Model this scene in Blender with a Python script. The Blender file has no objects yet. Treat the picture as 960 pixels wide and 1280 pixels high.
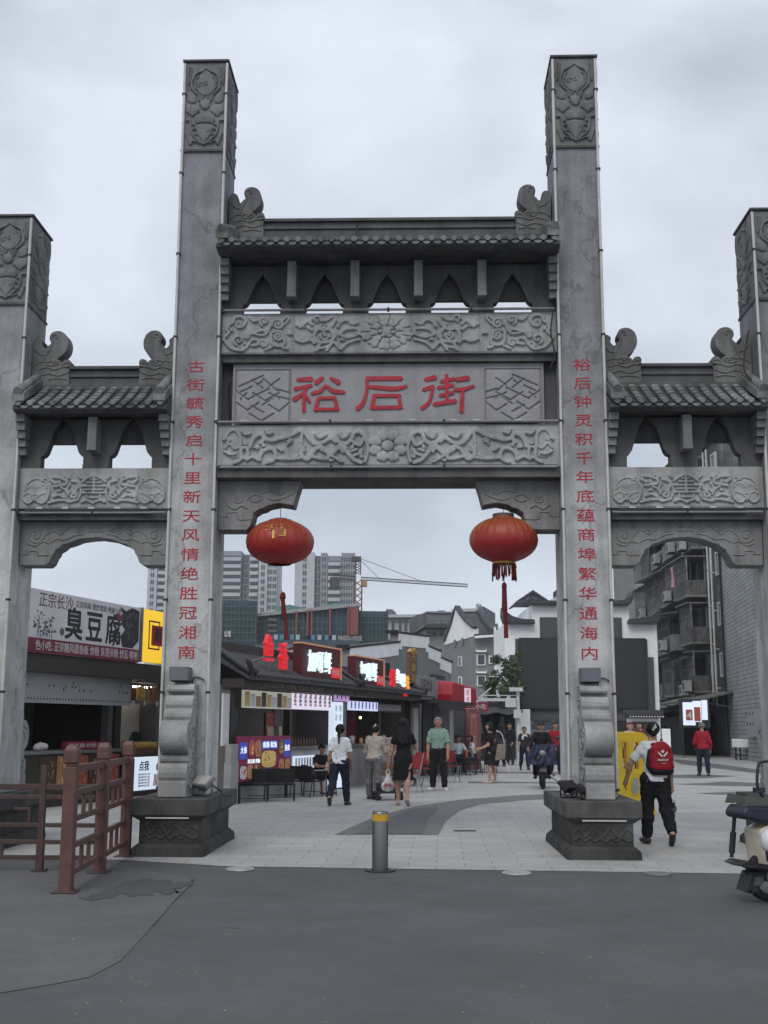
import bpy, math, random
import numpy as np
from mathutils import Vector, Matrix
random.seed(7)
SC = bpy.context.scene
COL = SC.collection
R = math.radians

# ------------------------------------------------------------------ camera
CX, CY, YAW, PIT, ROLL, FPX = 0.3992, 15.224, 0.03, 0.1801, 0.0041, 1472.38
Fv = np.array([-math.sin(YAW)*math.cos(PIT), math.cos(YAW)*math.cos(PIT), math.sin(PIT)])
Rv = np.array([math.cos(YAW), math.sin(YAW), 0.0])
Uv = np.cross(Rv, Fv)
R2 = Rv*math.cos(ROLL)+Uv*math.sin(ROLL)
U2 = -Rv*math.sin(ROLL)+Uv*math.cos(ROLL)
C0 = np.array([CX, -CY, 1.5])
cam_d = bpy.data.cameras.new('camera')
cam = bpy.data.objects.new('camera', cam_d)
COL.objects.link(cam)
cam_d.sensor_fit = 'HORIZONTAL'
cam_d.sensor_width = 36
cam_d.lens = 36*FPX/960
cam_d.clip_end = 4000
cam.matrix_world = Matrix(((R2[0], U2[0], -Fv[0], C0[0]), (R2[1], U2[1], -Fv[1], C0[1]), (R2[2], U2[2], -Fv[2], C0[2]), (0, 0, 0, 1)))
SC.camera = cam

# ------------------------------------------------------------------ sky, sun, exposure
SUN_EL, SUN_AZ = R(46), R(195)          # a bright overcast day, the veiled sun high behind the camera
w = bpy.data.worlds.new('World')
SC.world = w
w.use_nodes = True
wn = w.node_tree
wn.nodes.clear()
def wnode(t, **k):
    n = wn.nodes.new(t)
    for a, b in k.items(): setattr(n, a, b)
    return n
wo = wnode('ShaderNodeOutputWorld'); wb = wnode('ShaderNodeBackground')
sky = wnode('ShaderNodeTexSky', sky_type='NISHITA', sun_disc=False, sun_elevation=SUN_EL, sun_rotation=SUN_AZ)
tc = wnode('ShaderNodeTexCoord')
mp = wnode('ShaderNodeMapping'); mp.inputs['Scale'].default_value = (1.0, 1.0, 1.7); mp.inputs['Location'].default_value = (0.35, 0.2, 0.62)
n1 = wnode('ShaderNodeTexNoise'); n1.inputs['Scale'].default_value = 3.0; n1.inputs['Detail'].default_value = 7; n1.inputs['Roughness'].default_value = 0.48; n1.inputs['Distortion'].default_value = 0.25
n2 = wnode('ShaderNodeTexNoise'); n2.inputs['Scale'].default_value = 2.2; n2.inputs['Detail'].default_value = 4
cr = wnode('ShaderNodeValToRGB')
cr.color_ramp.elements[0].position = 0.36; cr.color_ramp.elements[0].color = (5.5, 6.1, 7.0, 1)
cr.color_ramp.elements[1].position = 0.60; cr.color_ramp.elements[1].color = (8.45, 9.15, 10.1, 1)
mr = wnode('ShaderNodeMapRange'); mr.inputs['From Min'].default_value = 0.35; mr.inputs['From Max'].default_value = 0.7
mr.inputs['To Min'].default_value = 0.86; mr.inputs['To Max'].default_value = 1.0
mx = wnode('ShaderNodeMix', data_type='RGBA')
L = wn.links.new
L(tc.outputs['Generated'], mp.inputs['Vector']); L(mp.outputs['Vector'], n1.inputs['Vector']); L(mp.outputs['Vector'], n2.inputs['Vector'])
L(n1.outputs['Fac'], cr.inputs['Fac']); L(n2.outputs['Fac'], mr.inputs['Value'])
L(mr.outputs['Result'], mx.inputs['Factor']); L(sky.outputs['Color'], mx.inputs['A']); L(cr.outputs['Color'], mx.inputs['B'])
L(mx.outputs['Result'], wb.inputs['Color']); L(wb.outputs['Background'], wo.inputs['Surface'])
wb.inputs['Strength'].default_value = 0.1
sd = bpy.data.lights.new('sun', 'SUN')
sd.energy = 1.5; sd.angle = R(32); sd.color = (1, 0.96, 0.9)
so = bpy.data.objects.new('sun', sd); COL.objects.link(so)
so.rotation_euler = (R(90)-SUN_EL, 0, math.pi-SUN_AZ)   # light comes from azimuth SUN_AZ, measured from +y towards +x
SC.view_settings.view_transform = 'Standard'
SC.view_settings.look = 'None'
SC.view_settings.exposure = 0.0
SC.view_settings.gamma = 1.0
SC.view_settings.use_curve_mapping = False
SC.render.engine = 'CYCLES'
SC.cycles.use_denoising = True
SC.cycles.max_bounces = 6
SC.cycles.caustics_reflective = False
SC.cycles.caustics_refractive = False

# ------------------------------------------------------------------ picture-to-place helpers (each result is a real point of the place)
def ray(u, v): return Fv+R2*((u-480)/FPX)-U2*((v-640)/FPX)
def aty(u, v, y):
    d = ray(u, v); return C0+d*((y+CY)/d[1])
def atz(u, v, z=0.0):
    d = ray(u, v); return C0+d*((z-1.5)/d[2])
def atd(u, v, dist):                    # at a distance along the camera's level heading
    d = ray(u, v); k = d[0]*-math.sin(YAW)+d[1]*math.cos(YAW); return C0+d*(dist/k)

# ------------------------------------------------------------------ materials
def new_mat(name):
    m = bpy.data.materials.new(name); m.use_nodes = True
    nt = m.node_tree; b = nt.nodes['Principled BSDF']
    return m, nt, b
def mat(name, col, rough=0.75, var=0.18, scale=4.0, bump=0.0, bscale=60.0, metal=0.0, emit=0.0, ecol=None, spec=0.4, stretch=None, coat=0.0):
    m, nt, b = new_mat(name)
    b.inputs['Roughness'].default_value = rough
    b.inputs['Metallic'].default_value = metal
    b.inputs['Specular IOR Level'].default_value = spec
    if coat: b.inputs['Coat Weight'].default_value = coat
    c = (col[0], col[1], col[2], 1)
    if var > 0:
        g = nt.nodes.new('ShaderNodeNewGeometry')
        src = g.outputs['Position']
        if stretch:
            mpn = nt.nodes.new('ShaderNodeMapping'); mpn.inputs['Scale'].default_value = stretch
            nt.links.new(src, mpn.inputs['Vector']); src = mpn.outputs['Vector']
        n = nt.nodes.new('ShaderNodeTexNoise'); n.inputs['Scale'].default_value = scale; n.inputs['Detail'].default_value = 6; n.inputs['Roughness'].default_value = 0.62
        nt.links.new(src, n.inputs['Vector'])
        r = nt.nodes.new('ShaderNodeMapRange'); r.inputs['From Min'].default_value = 0.28; r.inputs['From Max'].default_value = 0.72
        r.inputs['To Min'].default_value = 1-var; r.inputs['To Max'].default_value = 1+var
        nt.links.new(n.outputs['Fac'], r.inputs['Value'])
        mm = nt.nodes.new('ShaderNodeVectorMath'); mm.operation = 'SCALE'; mm.inputs[0].default_value = col[:3]
        nt.links.new(r.outputs['Result'], mm.inputs['Scale'])
        nt.links.new(mm.outputs['Vector'], b.inputs['Base Color'])
        rr = nt.nodes.new('ShaderNodeMapRange'); rr.inputs['To Min'].default_value = max(0.05, rough-0.12); rr.inputs['To Max'].default_value = min(1, rough+0.12)
        nt.links.new(n.outputs['Fac'], rr.inputs['Value']); nt.links.new(rr.outputs['Result'], b.inputs['Roughness'])
        if bump > 0:
            n2 = nt.nodes.new('ShaderNodeTexNoise'); n2.inputs['Scale'].default_value = bscale; n2.inputs['Detail'].default_value = 4
            nt.links.new(g.outputs['Position'], n2.inputs['Vector'])
            bp = nt.nodes.new('ShaderNodeBump'); bp.inputs['Strength'].default_value = bump; bp.inputs['Distance'].default_value = 0.01
            nt.links.new(n2.outputs['Fac'], bp.inputs['Height']); nt.links.new(bp.outputs['Normal'], b.inputs['Normal'])
    else:
        b.inputs['Base Color'].default_value = c
    if emit > 0:
        e = ecol or col
        b.inputs['Emission Color'].default_value = (e[0], e[1], e[2], 1)
        b.inputs['Emission Strength'].default_value = emit
    return m
def math_node(nt, op, a, b=None):
    n = nt.nodes.new('ShaderNodeMath'); n.operation = op
    for i, x in enumerate((a, b)):
        if x is None: continue
        if hasattr(x, 'links'): nt.links.new(x, n.inputs[i])
        else: n.inputs[i].default_value = x
    return n.outputs[0]
def stone(name, low, high, z0, z1, streak=0.35, mottled=0.22, bump=0.35, fine=30.0, veins=False):
    """weathered stone: colour low near the ground, high (sooty) higher up, rain streaks and blotches of its own"""
    m, nt, b = new_mat(name)
    g = nt.nodes.new('ShaderNodeNewGeometry'); P = g.outputs['Position']
    def noise(sc, stretch=(1, 1, 1), det=6, rough=0.6):
        mpn = nt.nodes.new('ShaderNodeMapping'); mpn.inputs['Scale'].default_value = stretch
        nt.links.new(P, mpn.inputs['Vector'])
        n = nt.nodes.new('ShaderNodeTexNoise'); n.inputs['Scale'].default_value = sc; n.inputs['Detail'].default_value = det; n.inputs['Roughness'].default_value = rough
        nt.links.new(mpn.outputs['Vector'], n.inputs['Vector']); return n.outputs['Fac']
    def ramp(x, a, bb, lo, hi):
        r = nt.nodes.new('ShaderNodeMapRange'); r.interpolation_type = 'SMOOTHSTEP'
        for k, v in (('From Min', a), ('From Max', bb), ('To Min', lo), ('To Max', hi)): r.inputs[k].default_value = v
        nt.links.new(x, r.inputs['Value']); return r.outputs['Result']
    sx = nt.nodes.new('ShaderNodeSeparateXYZ'); nt.links.new(P, sx.inputs['Vector'])
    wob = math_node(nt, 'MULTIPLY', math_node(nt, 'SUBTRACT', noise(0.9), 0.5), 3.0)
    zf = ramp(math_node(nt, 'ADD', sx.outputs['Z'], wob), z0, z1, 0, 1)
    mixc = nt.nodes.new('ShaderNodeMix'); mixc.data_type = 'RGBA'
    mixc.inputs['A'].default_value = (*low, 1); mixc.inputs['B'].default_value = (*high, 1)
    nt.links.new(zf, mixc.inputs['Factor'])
    s1 = ramp(noise(5.0, (1, 1, 0.06), 5), 0.40, 0.72, 1.0, 1-streak)
    s2 = ramp(noise(2.2), 0.3, 0.75, 1-mottled, 1+mottled)
    s3 = ramp(noise(fine, (1, 1, 1), 5, 0.7), 0.3, 0.7, 0.9, 1.1)
    k = math_node(nt, 'MULTIPLY', math_node(nt, 'MULTIPLY', s1, s2), s3)
    if veins:        # faint dark veins running obliquely through the slab, and broad cloudy patches
        v1 = math_node(nt, 'ABSOLUTE', math_node(nt, 'SUBTRACT', noise(0.55, (1.6, 1.6, 1.0), 7, 0.55), 0.5))
        k = math_node(nt, 'MULTIPLY', k, ramp(v1, 0.0, 0.012, 0.72, 1.0))
        k = math_node(nt, 'MULTIPLY', k, ramp(noise(1.1, (1.0, 1.0, 0.35), 4), 0.32, 0.7, 0.84, 1.14))
    vm = nt.nodes.new('ShaderNodeVectorMath'); vm.operation = 'SCALE'
    nt.links.new(mixc.outputs['Result'], vm.inputs[0]); nt.links.new(k, vm.inputs['Scale'])
    nt.links.new(vm.outputs['Vector'], b.inputs['Base Color'])
    b.inputs['Roughness'].default_value = 0.88; b.inputs['Specular IOR Level'].default_value = 0.25
    bp = nt.nodes.new('ShaderNodeBump'); bp.inputs['Strength'].default_value = bump; bp.inputs['Distance'].default_value = 0.008
    nt.links.new(noise(70, (1, 1, 1), 4), bp.inputs['Height']); nt.links.new(bp.outputs['Normal'], b.inputs['Normal'])
    return m

# ------------------------------------------------------------------ mesh builder
class MB:
    def __init__(s): s.v = []; s.f = []; s.m = []; s.sm = []
    def add(s, vs, fs, m=0, smooth=False):
        o = len(s.v); s.v += [tuple(float(c) for c in p) for p in vs]
        for f in fs: s.f.append(tuple(i+o for i in f)); s.m.append(m); s.sm.append(smooth)
        return s
    def box(s, x0, x1, y0, y1, z0, z1, m=0):
        vs = [(x, y, z) for x in (x0, x1) for y in (y0, y1) for z in (z0, z1)]
        return s.add(vs, [(0, 1, 3, 2), (4, 6, 7, 5), (0, 4, 5, 1), (2, 3, 7, 6), (0, 2, 6, 4), (1, 5, 7, 3)], m)
    def cbox(s, c, d, m=0): return s.box(c[0]-d[0]/2, c[0]+d[0]/2, c[1]-d[1]/2, c[1]+d[1]/2, c[2]-d[2]/2, c[2]+d[2]/2, m)
    def prism(s, pts, a, b, axis='y', m=0):
        """outline extruded from a to b. axis y: pts are (x,z); axis x: pts are (y,z); axis z: pts are (x,y)"""
        n = len(pts)
        def P(p, t):
            return (p[0], t, p[1]) if axis == 'y' else ((t, p[0], p[1]) if axis == 'x' else (p[0], p[1], t))
        ar = sum(pts[i][0]*pts[(i+1) % n][1]-pts[(i+1) % n][0]*pts[i][1] for i in range(n))
        if ar < 0: pts = pts[::-1]
        if axis == 'y': a, b = max(a, b), min(a, b)
        else: a, b = min(a, b), max(a, b)
        vs = [P(p, a) for p in pts]+[P(p, b) for p in pts]
        fs = [tuple(range(n))[::-1], tuple(range(n, 2*n))]+[(i, (i+1) % n, n+(i+1) % n, n+i) for i in range(n)]
        return s.add(vs, fs, m)
    def tube(s, pts, r, n=8, m=0, caps=True, smooth=True, flat=1.0):
        pts = [np.array(p, float) for p in pts]; N = len(pts)
        rs = r if hasattr(r, '__len__') else [r]*N
        vs = []; fs = []; prev = None
        for i, p in enumerate(pts):
            t = pts[min(i+1, N-1)]-pts[max(i-1, 0)]; t = t/(np.linalg.norm(t)+1e-9)
            if prev is None:
                a = np.array([0, 0, 1.0]) if abs(t[2]) < 0.9 else np.array([0, 1.0, 0])
                u = np.cross(t, a)
            else: u = prev-t*np.dot(prev, t)
            u = u/(np.linalg.norm(u)+1e-9); prev = u; q = np.cross(t, u)
            for k in range(n):
                an = 2*math.pi*k/n; vs.append(p+(u*math.cos(an)+q*math.sin(an)*flat)*rs[i])
        for i in range(N-1):
            for k in range(n):
                k2 = (k+1) % n; fs.append((i*n+k, i*n+k2, (i+1)*n+k2, (i+1)*n+k))
        s.add(vs, fs, m, smooth)
        if caps: s.add(vs[:n], [tuple(range(n))[::-1]], m); s.add(vs[-n:], [tuple(range(n))], m)
        return s
    def lathe(s, prof, c=(0, 0, 0), n=24, m=0, smooth=True, sx=1, sy=1):
        vs = []; fs = []; N = len(prof)
        for (r, z) in prof:
            for k in range(n):
                a = 2*math.pi*k/n; vs.append((c[0]+r*math.cos(a)*sx, c[1]+r*math.sin(a)*sy, c[2]+z))
        for i in range(N-1):
            for k in range(n):
                k2 = (k+1) % n; fs.append((i*n+k, i*n+k2, (i+1)*n+k2, (i+1)*n+k))
        s.add(vs, fs, m, smooth)
        if prof[0][0] > 1e-4: s.add(vs[:n], [tuple(range(n))[::-1]], m)
        if prof[-1][0] > 1e-4: s.add(vs[-n:], [tuple(range(n))], m)
        return s
    def disc(s, c, r, axis='y', n=20, m=0, th=0.01):
        pts = [(c[0 if axis != 'x' else 1]+r*math.cos(2*math.pi*k/n), c[2 if axis != 'z' else 1]+r*math.sin(2*math.pi*k/n)) for k in range(n)]
        t = c['xyz'.index(axis)]
        return s.prism(pts, t-th/2, t+th/2, axis, m)
    def ball(s, c, r, n=12, m=0, sc=(1, 1, 1)):
        h = n//2+1
        prof = [(r*math.sin(math.pi*i/h), -r*math.cos(math.pi*i/h)) for i in range(h+1)]
        vs = []; fs = []
        for (rr, z) in prof:
            for k in range(n):
                a = 2*math.pi*k/n; vs.append((c[0]+rr*math.cos(a)*sc[0], c[1]+rr*math.sin(a)*sc[1], c[2]+z*sc[2]))
        for i in range(h):
            for k in range(n):
                k2 = (k+1) % n; fs.append((i*n+k, i*n+k2, (i+1)*n+k2, (i+1)*n+k))
        return s.add(vs, fs, m, True)
    def text(s, body, c, size, y, m=0, th=0.01, sx=1.0, bold=0.0, sz=1.0, width=None):
        """lettering standing in the x-z plane facing -y, centred on c=(x,z); width = total width if given"""
        vs, fs = glyphs(body)
        if not len(vs): return s
        x0, x1 = vs[:, 0].min(), vs[:, 0].max()
        kx = size*sx if width is None else width/max(1e-6, (x1-x0))
        sh = [(0, 0)] if bold <= 0 else [(0, 0), (bold, 0), (-bold, 0), (0, bold), (0, -bold)]
        for i, (dx, dz) in enumerate(sh):        # heavier strokes: the glyph laid down again a little to each side
            yy = y-0.0005*i
            s.add([(c[0]+(p[0]-(x0+x1)/2+dx)*kx, yy if p[2] > 0 else y+th, c[1]+(p[1]-0.33+dz)*size*sz) for p in vs], fs, m)
        return s
    def grid(s, X, Y, Z, m=0, smooth=True):
        h, wd = X.shape
        vs = list(zip(X.ravel(), Y.ravel(), Z.ravel()))
        fs = [(i*wd+j, i*wd+j+1, (i+1)*wd+j+1, (i+1)*wd+j) for i in range(h-1) for j in range(wd-1)]
        return s.add(vs, fs, m, smooth)
    def build(s, name, mats, parent=None, loc=(0, 0, 0), rot=(0, 0, 0), bevel=0.0, seg=2):
        me = bpy.data.meshes.new(name)
        me.from_pydata(s.v, [], s.f)
        if not isinstance(mats, (list, tuple)): mats = [mats]
        for x in mats: me.materials.append(x)
        me.polygons.foreach_set('material_index', s.m)
        me.polygons.foreach_set('use_smooth', s.sm)
        me.update()
        o = bpy.data.objects.new(name, me); COL.objects.link(o)
        o.location = loc; o.rotation_euler = rot
        if parent is not None: o.parent = parent
        if bevel:
            b = o.modifiers.new('edge', 'BEVEL'); b.width = bevel; b.segments = seg; b.limit_method = 'ANGLE'; b.angle_limit = R(40)
        return o
_gl = {}
def glyphs(body):
    key = body
    if key not in _gl:
        cu = bpy.data.curves.new('lettering', 'FONT'); cu.body = body; cu.extrude = 0.05; cu.resolution_u = 3
        o = bpy.data.objects.new('lettering', cu); COL.objects.link(o)
        dg = bpy.context.evaluated_depsgraph_get()
        me = bpy.data.meshes.new_from_object(o.evaluated_get(dg))
        vs = np.array([tuple(v.co) for v in me.vertices]) if len(me.vertices) else np.zeros((0, 3))
        fs = [tuple(p.vertices) for p in me.polygons]
        bpy.data.objects.remove(o); bpy.data.curves.remove(cu); bpy.data.meshes.remove(me)
        _gl[key] = (vs, fs)
    return _gl[key]
def tag(o, label=None, cat=None, group=None, kind=None):
    if label: o['label'] = label
    if cat: o['category'] = cat
    if group: o['group'] = group
    if kind: o['kind'] = kind
    return o
def empty(name, loc=(0, 0, 0), rz=0.0, label=None, cat=None, group=None):
    o = bpy.data.objects.new(name, None); COL.objects.link(o); o.empty_display_size = 0.2
    o.location = tuple(float(c) for c in loc); o.rotation_euler = (0, 0, rz)
    return tag(o, label, cat, group)
def kids(o): return [c for c in bpy.data.objects if c.parent is o]
def copy_tree(o, parent=None, loc=None, rz=None, label=None, scale=None, group=None):
    ch = kids(o)
    c = o.copy(); COL.objects.link(c); c.parent = parent
    if loc is not None: c.location = tuple(float(q) for q in loc)
    if rz is not None: c.rotation_euler = (0, 0, rz)
    if scale is not None: c.scale = (scale,)*3 if not hasattr(scale, '__len__') else scale
    if label: c['label'] = label
    if group: c['group'] = group
    for k in ch: copy_tree(k, c)
    return c
def smooth_line(pts, n=6):
    """Catmull-Rom through the points"""
    P = [np.array(p, float) for p in pts]
    if len(P) < 3: return P
    out = []
    for i in range(len(P)-1):
        a, b, c, d = P[max(i-1, 0)], P[i], P[i+1], P[min(i+2, len(P)-1)]
        for k in range(n):
            t = k/n
            out.append(0.5*((2*b)+(-a+c)*t+(2*a-5*b+4*c-d)*t*t+(-a+3*b-3*c+d)*t**3))
    out.append(P[-1]); return out
def spiral(cx, cy, r, a0=0.0, turns=1.6, ccw=1, n=26, inner=0.12):
    return [(cx+r*(1-(1-inner)*t)*math.cos(a0+ccw*2*math.pi*turns*t), cy+r*(1-(1-inner)*t)*math.sin(a0+ccw*2*math.pi*turns*t)) for t in np.linspace(0, 1, n)]
def circle(cx, cy, r, n=24, sx=1, sy=1): return [(cx+r*sx*math.cos(2*math.pi*k/n), cy+r*sy*math.sin(2*math.pi*k/n)) for k in range(n+1)]

def seg_dist(X, Z, pts):
    d = np.full(X.shape, 1e9)
    for (x0, z0), (x1, z1) in zip(pts[:-1], pts[1:]):
        dx, dz = x1-x0, z1-z0; q = dx*dx+dz*dz+1e-12
        t = np.clip(((X-x0)*dx+(Z-z0)*dz)/q, 0, 1)
        d = np.minimum(d, np.hypot(X-x0-t*dx, Z-z0-t*dz))
    return d
def inside(X, Z, pts):
    r = np.zeros(X.shape, bool); n = len(pts)
    for i in range(n):
        x0, z0 = pts[i]; x1, z1 = pts[(i+1) % n]
        c = (z0 > Z) != (z1 > Z)
        with np.errstate(divide='ignore', invalid='ignore'):
            xx = (x1-x0)*(Z-z0)/(z1-z0+1e-12)+x0
        r ^= c & (X < xx)
    return r
def relief(x0, x1, z0, z1, y, strokes, depth=0.03, res=0.012, edge=None, back=0.03, clip=None):
    """carved panel facing -y: strokes = ('r', pts, w) ridge, ('i', pts, w) groove, ('f', pts, h) raised field. Returns an MB."""
    nx = max(8, int((x1-x0)/res)); nz = max(8, int((z1-z0)/res))
    xs = np.linspace(x0, x1, nx); zs = np.linspace(z0, z1, nz)
    X, Z = np.meshgrid(xs, zs); H = np.zeros(X.shape)
    e = edge or res*1.1
    def sub(pts, pad):
        px = [p[0] for p in pts]; pz = [p[1] for p in pts]
        i0, i1 = np.searchsorted(zs, [min(pz)-pad, max(pz)+pad]); j0, j1 = np.searchsorted(xs, [min(px)-pad, max(px)+pad])
        return slice(max(0, i0-1), i1+1), slice(max(0, j0-1), j1+1)
    sst = lambda t: np.clip(t, 0, 1)**2*(3-2*np.clip(t, 0, 1))
    for k, pts, wd in strokes:
        if k == 'f':
            sl = sub(pts, e*3)
            if X[sl].size == 0: continue
            q = list(pts)+[pts[0]]
            d = seg_dist(X[sl], Z[sl], q); ins = inside(X[sl], Z[sl], pts); sdv = np.where(ins, d, -d)
            bulge = 0.75+0.25*sst(sdv/(6*e))
            H[sl] = np.maximum(H[sl], sst((sdv+e*0.5)/e)*depth*wd*bulge)
        else:
            pts = [(p[0], p[1]) for p in smooth_line(pts, 5)] if len(pts) > 2 and len(pts) < 20 else pts
            sl = sub(pts, wd+e*2)
            if X[sl].size == 0: continue
            d = seg_dist(X[sl], Z[sl], pts)
            if k == 'r':
                prof = sst((wd/2-d)/e+0.5)*(0.80+0.20*np.sqrt(np.clip(1-(d/(wd/2+1e-6))**2, 0, 1)))
                H[sl] = np.maximum(H[sl], prof*depth)
            else:
                H[sl] = H[sl]-sst((wd/2-d)/e+0.5)*depth*0.8
    b = MB()
    Y = y-H
    b.grid(X, Y, Z)
    # closed sides
    ring = [(0, j) for j in range(nx)]+[(i, nx-1) for i in range(1, nz)]+[(nz-1, j) for j in range(nx-2, -1, -1)]+[(i, 0) for i in range(nz-2, 0, -1)]
    vs = [(X[i, j], Y[i, j], Z[i, j]) for i, j in ring]; n = len(vs)
    vs += [(X[i, j], y+back, Z[i, j]) for i, j in ring]
    b.add(vs, [(k, n+k, n+(k+1) % n, (k+1) % n) for k in range(n)])
    return b
def fill_curls(strokes, bx, n=14, r0=9, r1=17, seed=1, wd=7):
    """small scrolls carved into the gaps a panel's main figures leave (crop pixels)"""
    rr = random.Random(seed); P = [np.array(p, float) for k, pts, w_ in strokes for p in pts]; P = np.array(P); out = []
    for _ in range(n*60):
        if len(out) >= n: break
        r = rr.uniform(r0, r1); c = np.array([rr.uniform(bx[0]+r, bx[2]-r), rr.uniform(bx[1]+r, bx[3]-r)])
        if np.min(np.hypot(*(P-c).T)) < r+7: continue
        sp = spiral(c[0], c[1], r, rr.uniform(0, 6.28), rr.uniform(0.9, 1.5), rr.choice((-1, 1)), 18); out.append(('r', sp, wd)); P = np.vstack([P, np.array(sp)])
        a = rr.uniform(0, 6.28); out.append(('r', [(c[0]+r*math.cos(a), c[1]+r*math.sin(a)), (c[0]+r*1.5*math.cos(a+0.5), c[1]+r*1.5*math.sin(a+0.5)), (c[0]+r*1.9*math.cos(a+0.35), c[1]+r*1.9*math.sin(a+0.35))], wd*0.9))
    return out
def tr(pts, sx, sz, ox, oz, mirror=None):
    """crop-pixel outline -> metres; oz is the metre height of crop row 0 (rows run down)"""
    q = [((2*mirror-p[0] if mirror is not None else p[0])*sx+ox, oz-p[1]*sz) for p in pts]
    return q
# ================================================================== materials of the place
M = {}
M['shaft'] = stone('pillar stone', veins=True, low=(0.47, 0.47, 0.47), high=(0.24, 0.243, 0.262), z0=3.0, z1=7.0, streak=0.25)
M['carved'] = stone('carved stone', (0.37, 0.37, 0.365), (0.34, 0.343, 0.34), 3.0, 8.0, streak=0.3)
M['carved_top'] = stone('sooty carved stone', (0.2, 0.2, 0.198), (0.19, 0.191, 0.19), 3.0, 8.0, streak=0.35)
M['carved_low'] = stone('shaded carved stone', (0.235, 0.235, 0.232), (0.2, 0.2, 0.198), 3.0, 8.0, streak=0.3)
M['dark'] = stone('sooty stone', (0.125, 0.125, 0.125), (0.10, 0.101, 0.103), 3.0, 7.0, streak=0.3)  # darker stone for roof body, bracket wall, beam feet and recesses
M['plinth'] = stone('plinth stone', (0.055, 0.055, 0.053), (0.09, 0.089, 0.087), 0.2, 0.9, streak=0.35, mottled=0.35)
M['drum'] = stone('drum stone', (0.31, 0.31, 0.305), (0.32, 0.32, 0.315), 0.5, 2.5, streak=0.25)
M['plaque'] = stone('plaque stone', (0.30, 0.297, 0.315), (0.30, 0.297, 0.315), 0, 9, streak=0.12, mottled=0.1)
M['tile'] = stone('roof tile', (0.19, 0.193, 0.19), (0.165, 0.168, 0.165), 3, 8, streak=0.2, mottled=0.5, fine=14)
M['redpaint'] = mat('red paint', (0.37, 0.016, 0.032), 0.6, 0.3, 9)
M['tube_dim'] = mat('grimy light tube', (0.20, 0.20, 0.195), 0.5, 0.2, 6)  # darker copy of the tube colour, with the beams' shade painted in
M['roofpan'] = mat('sooty pan tile', (0.03, 0.031, 0.032), 0.8, 0.4, 9)  # coloured far darker than the tile rows on either side
M['orn'] = stone('ornament stone', (0.17, 0.17, 0.165), (0.15, 0.15, 0.147), 3, 9, streak=0.35)
M['tube'] = mat('pale light tube', (0.50, 0.50, 0.48), 0.45, 0.15, 6)
M['clip'] = mat('black clip', (0.02, 0.02, 0.022), 0.6, 0)
M['cable'] = mat('black cable', (0.018, 0.018, 0.018), 0.6, 0)
M['grey_box'] = mat('grey painted metal', (0.13, 0.14, 0.16), 0.5, 0.12, 5)
M['lamp_metal'] = mat('lamp housing', (0.20, 0.20, 0.205), 0.45, 0.15, 12)
M['black_metal'] = mat('black metal', (0.02, 0.02, 0.022), 0.5, 0.2, 8)
M['glass_dark'] = mat('dark lamp glass', (0.03, 0.03, 0.035), 0.15, 0)

# ================================================================== the gateway
gate = empty('stone_gateway', (0, 0, 0), 0, 'tall grey stone memorial archway with four square pillars, tiled roofs and red carved writing', 'archway')
PA, PW, PD, PH, POH, POX = 2.5236, 0.3006, 0.402, 10.517, 8.266, 5.114

def sym(pts): return [(2*440-p[0], p[1]) for p in pts]
LOTUS = []
for mir in (0, 1):
    f = sym if mir else (lambda p: p)
    LOTUS += [('r', f([(437, 170), (395, 205), (330, 232), (290, 262)]), 22), ('r', f([(300, 262), (272, 330), (272, 400), (300, 440), (345, 480)]), 24),
              ('r', f([(360, 275), (325, 300), (312, 345)]), 15), ('r', f([(330, 330), (312, 380), (330, 430)]), 13),
              ('r', f([(240, 150), (225, 260), (235, 360)]), 16), ('r', f([(270, 160), (255, 260), (250, 330)]), 12),
              ('f', f([(215, 470), (245, 440), (290, 470), (330, 520), (320, 580), (270, 590), (225, 560)]), 0.8),
              ('f', f([(215, 600), (300, 610), (360, 640), (380, 680), (330, 720), (290, 750), (215, 690)]), 0.9),
              ('f', f([(325, 740), (370, 715), (440, 750), (440, 820), (345, 835), (320, 790)]), 1.0),
              ('r', f([(375, 500), (380, 560), (395, 600)]), 12), ('r', f([(415, 470), (410, 530)]), 10), ('r', f([(350, 480), (365, 560)]), 12),
              ('r', f([(270, 790), (275, 870), (300, 960), (370, 1030), (435, 1080)]), 22), ('r', f([(300, 850), (320, 845)]), 14), ('r', f([(305, 905), (335, 895)]), 14),
              ('r', f([(290, 960), (350, 965)]), 12), ('r', f([(290, 1075), (300, 1040), (400, 1065)]), 14), ('r', f([(225, 950), (250, 1030), (270, 1080)]), 14), ('r', f([(215, 800), (260, 800)]), 14)]
LOTUS += fill_curls(LOTUS, (215, 140, 660, 1110), 12, 16, 30, 8, 13)
LOTUS += [('f', [(440, 175), (500, 230), (545, 290), (565, 360), (540, 440), (500, 480), (440, 500), (380, 480), (340, 440), (315, 360), (335, 290), (380, 230)], 0.62),
          ('f', circle(440, 605, 58)[:-1], 1.0),
          ('f', [(440, 1065), (400, 1010), (350, 940), (335, 870), (350, 845), (440, 830), (530, 845), (545, 870), (530, 940), (480, 1010)], 0.7)]
def fit(strokes, bx, tgt, wm=1.0):
    """crop box (x0,y0,x1,y1) -> target box (x0,z0,x1,z1)"""
    kx = (tgt[2]-tgt[0])/(bx[2]-bx[0]); kz = (tgt[3]-tgt[1])/(bx[3]-bx[1])
    return [(k, [((p[0]-bx[0])*kx+tgt[0], tgt[3]-(p[1]-bx[1])*kz) for p in pts], (w_ if k == 'f' else (w_*kx*wm if k == 'r' else w_*kx))) for k, pts, w_ in strokes]

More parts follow.
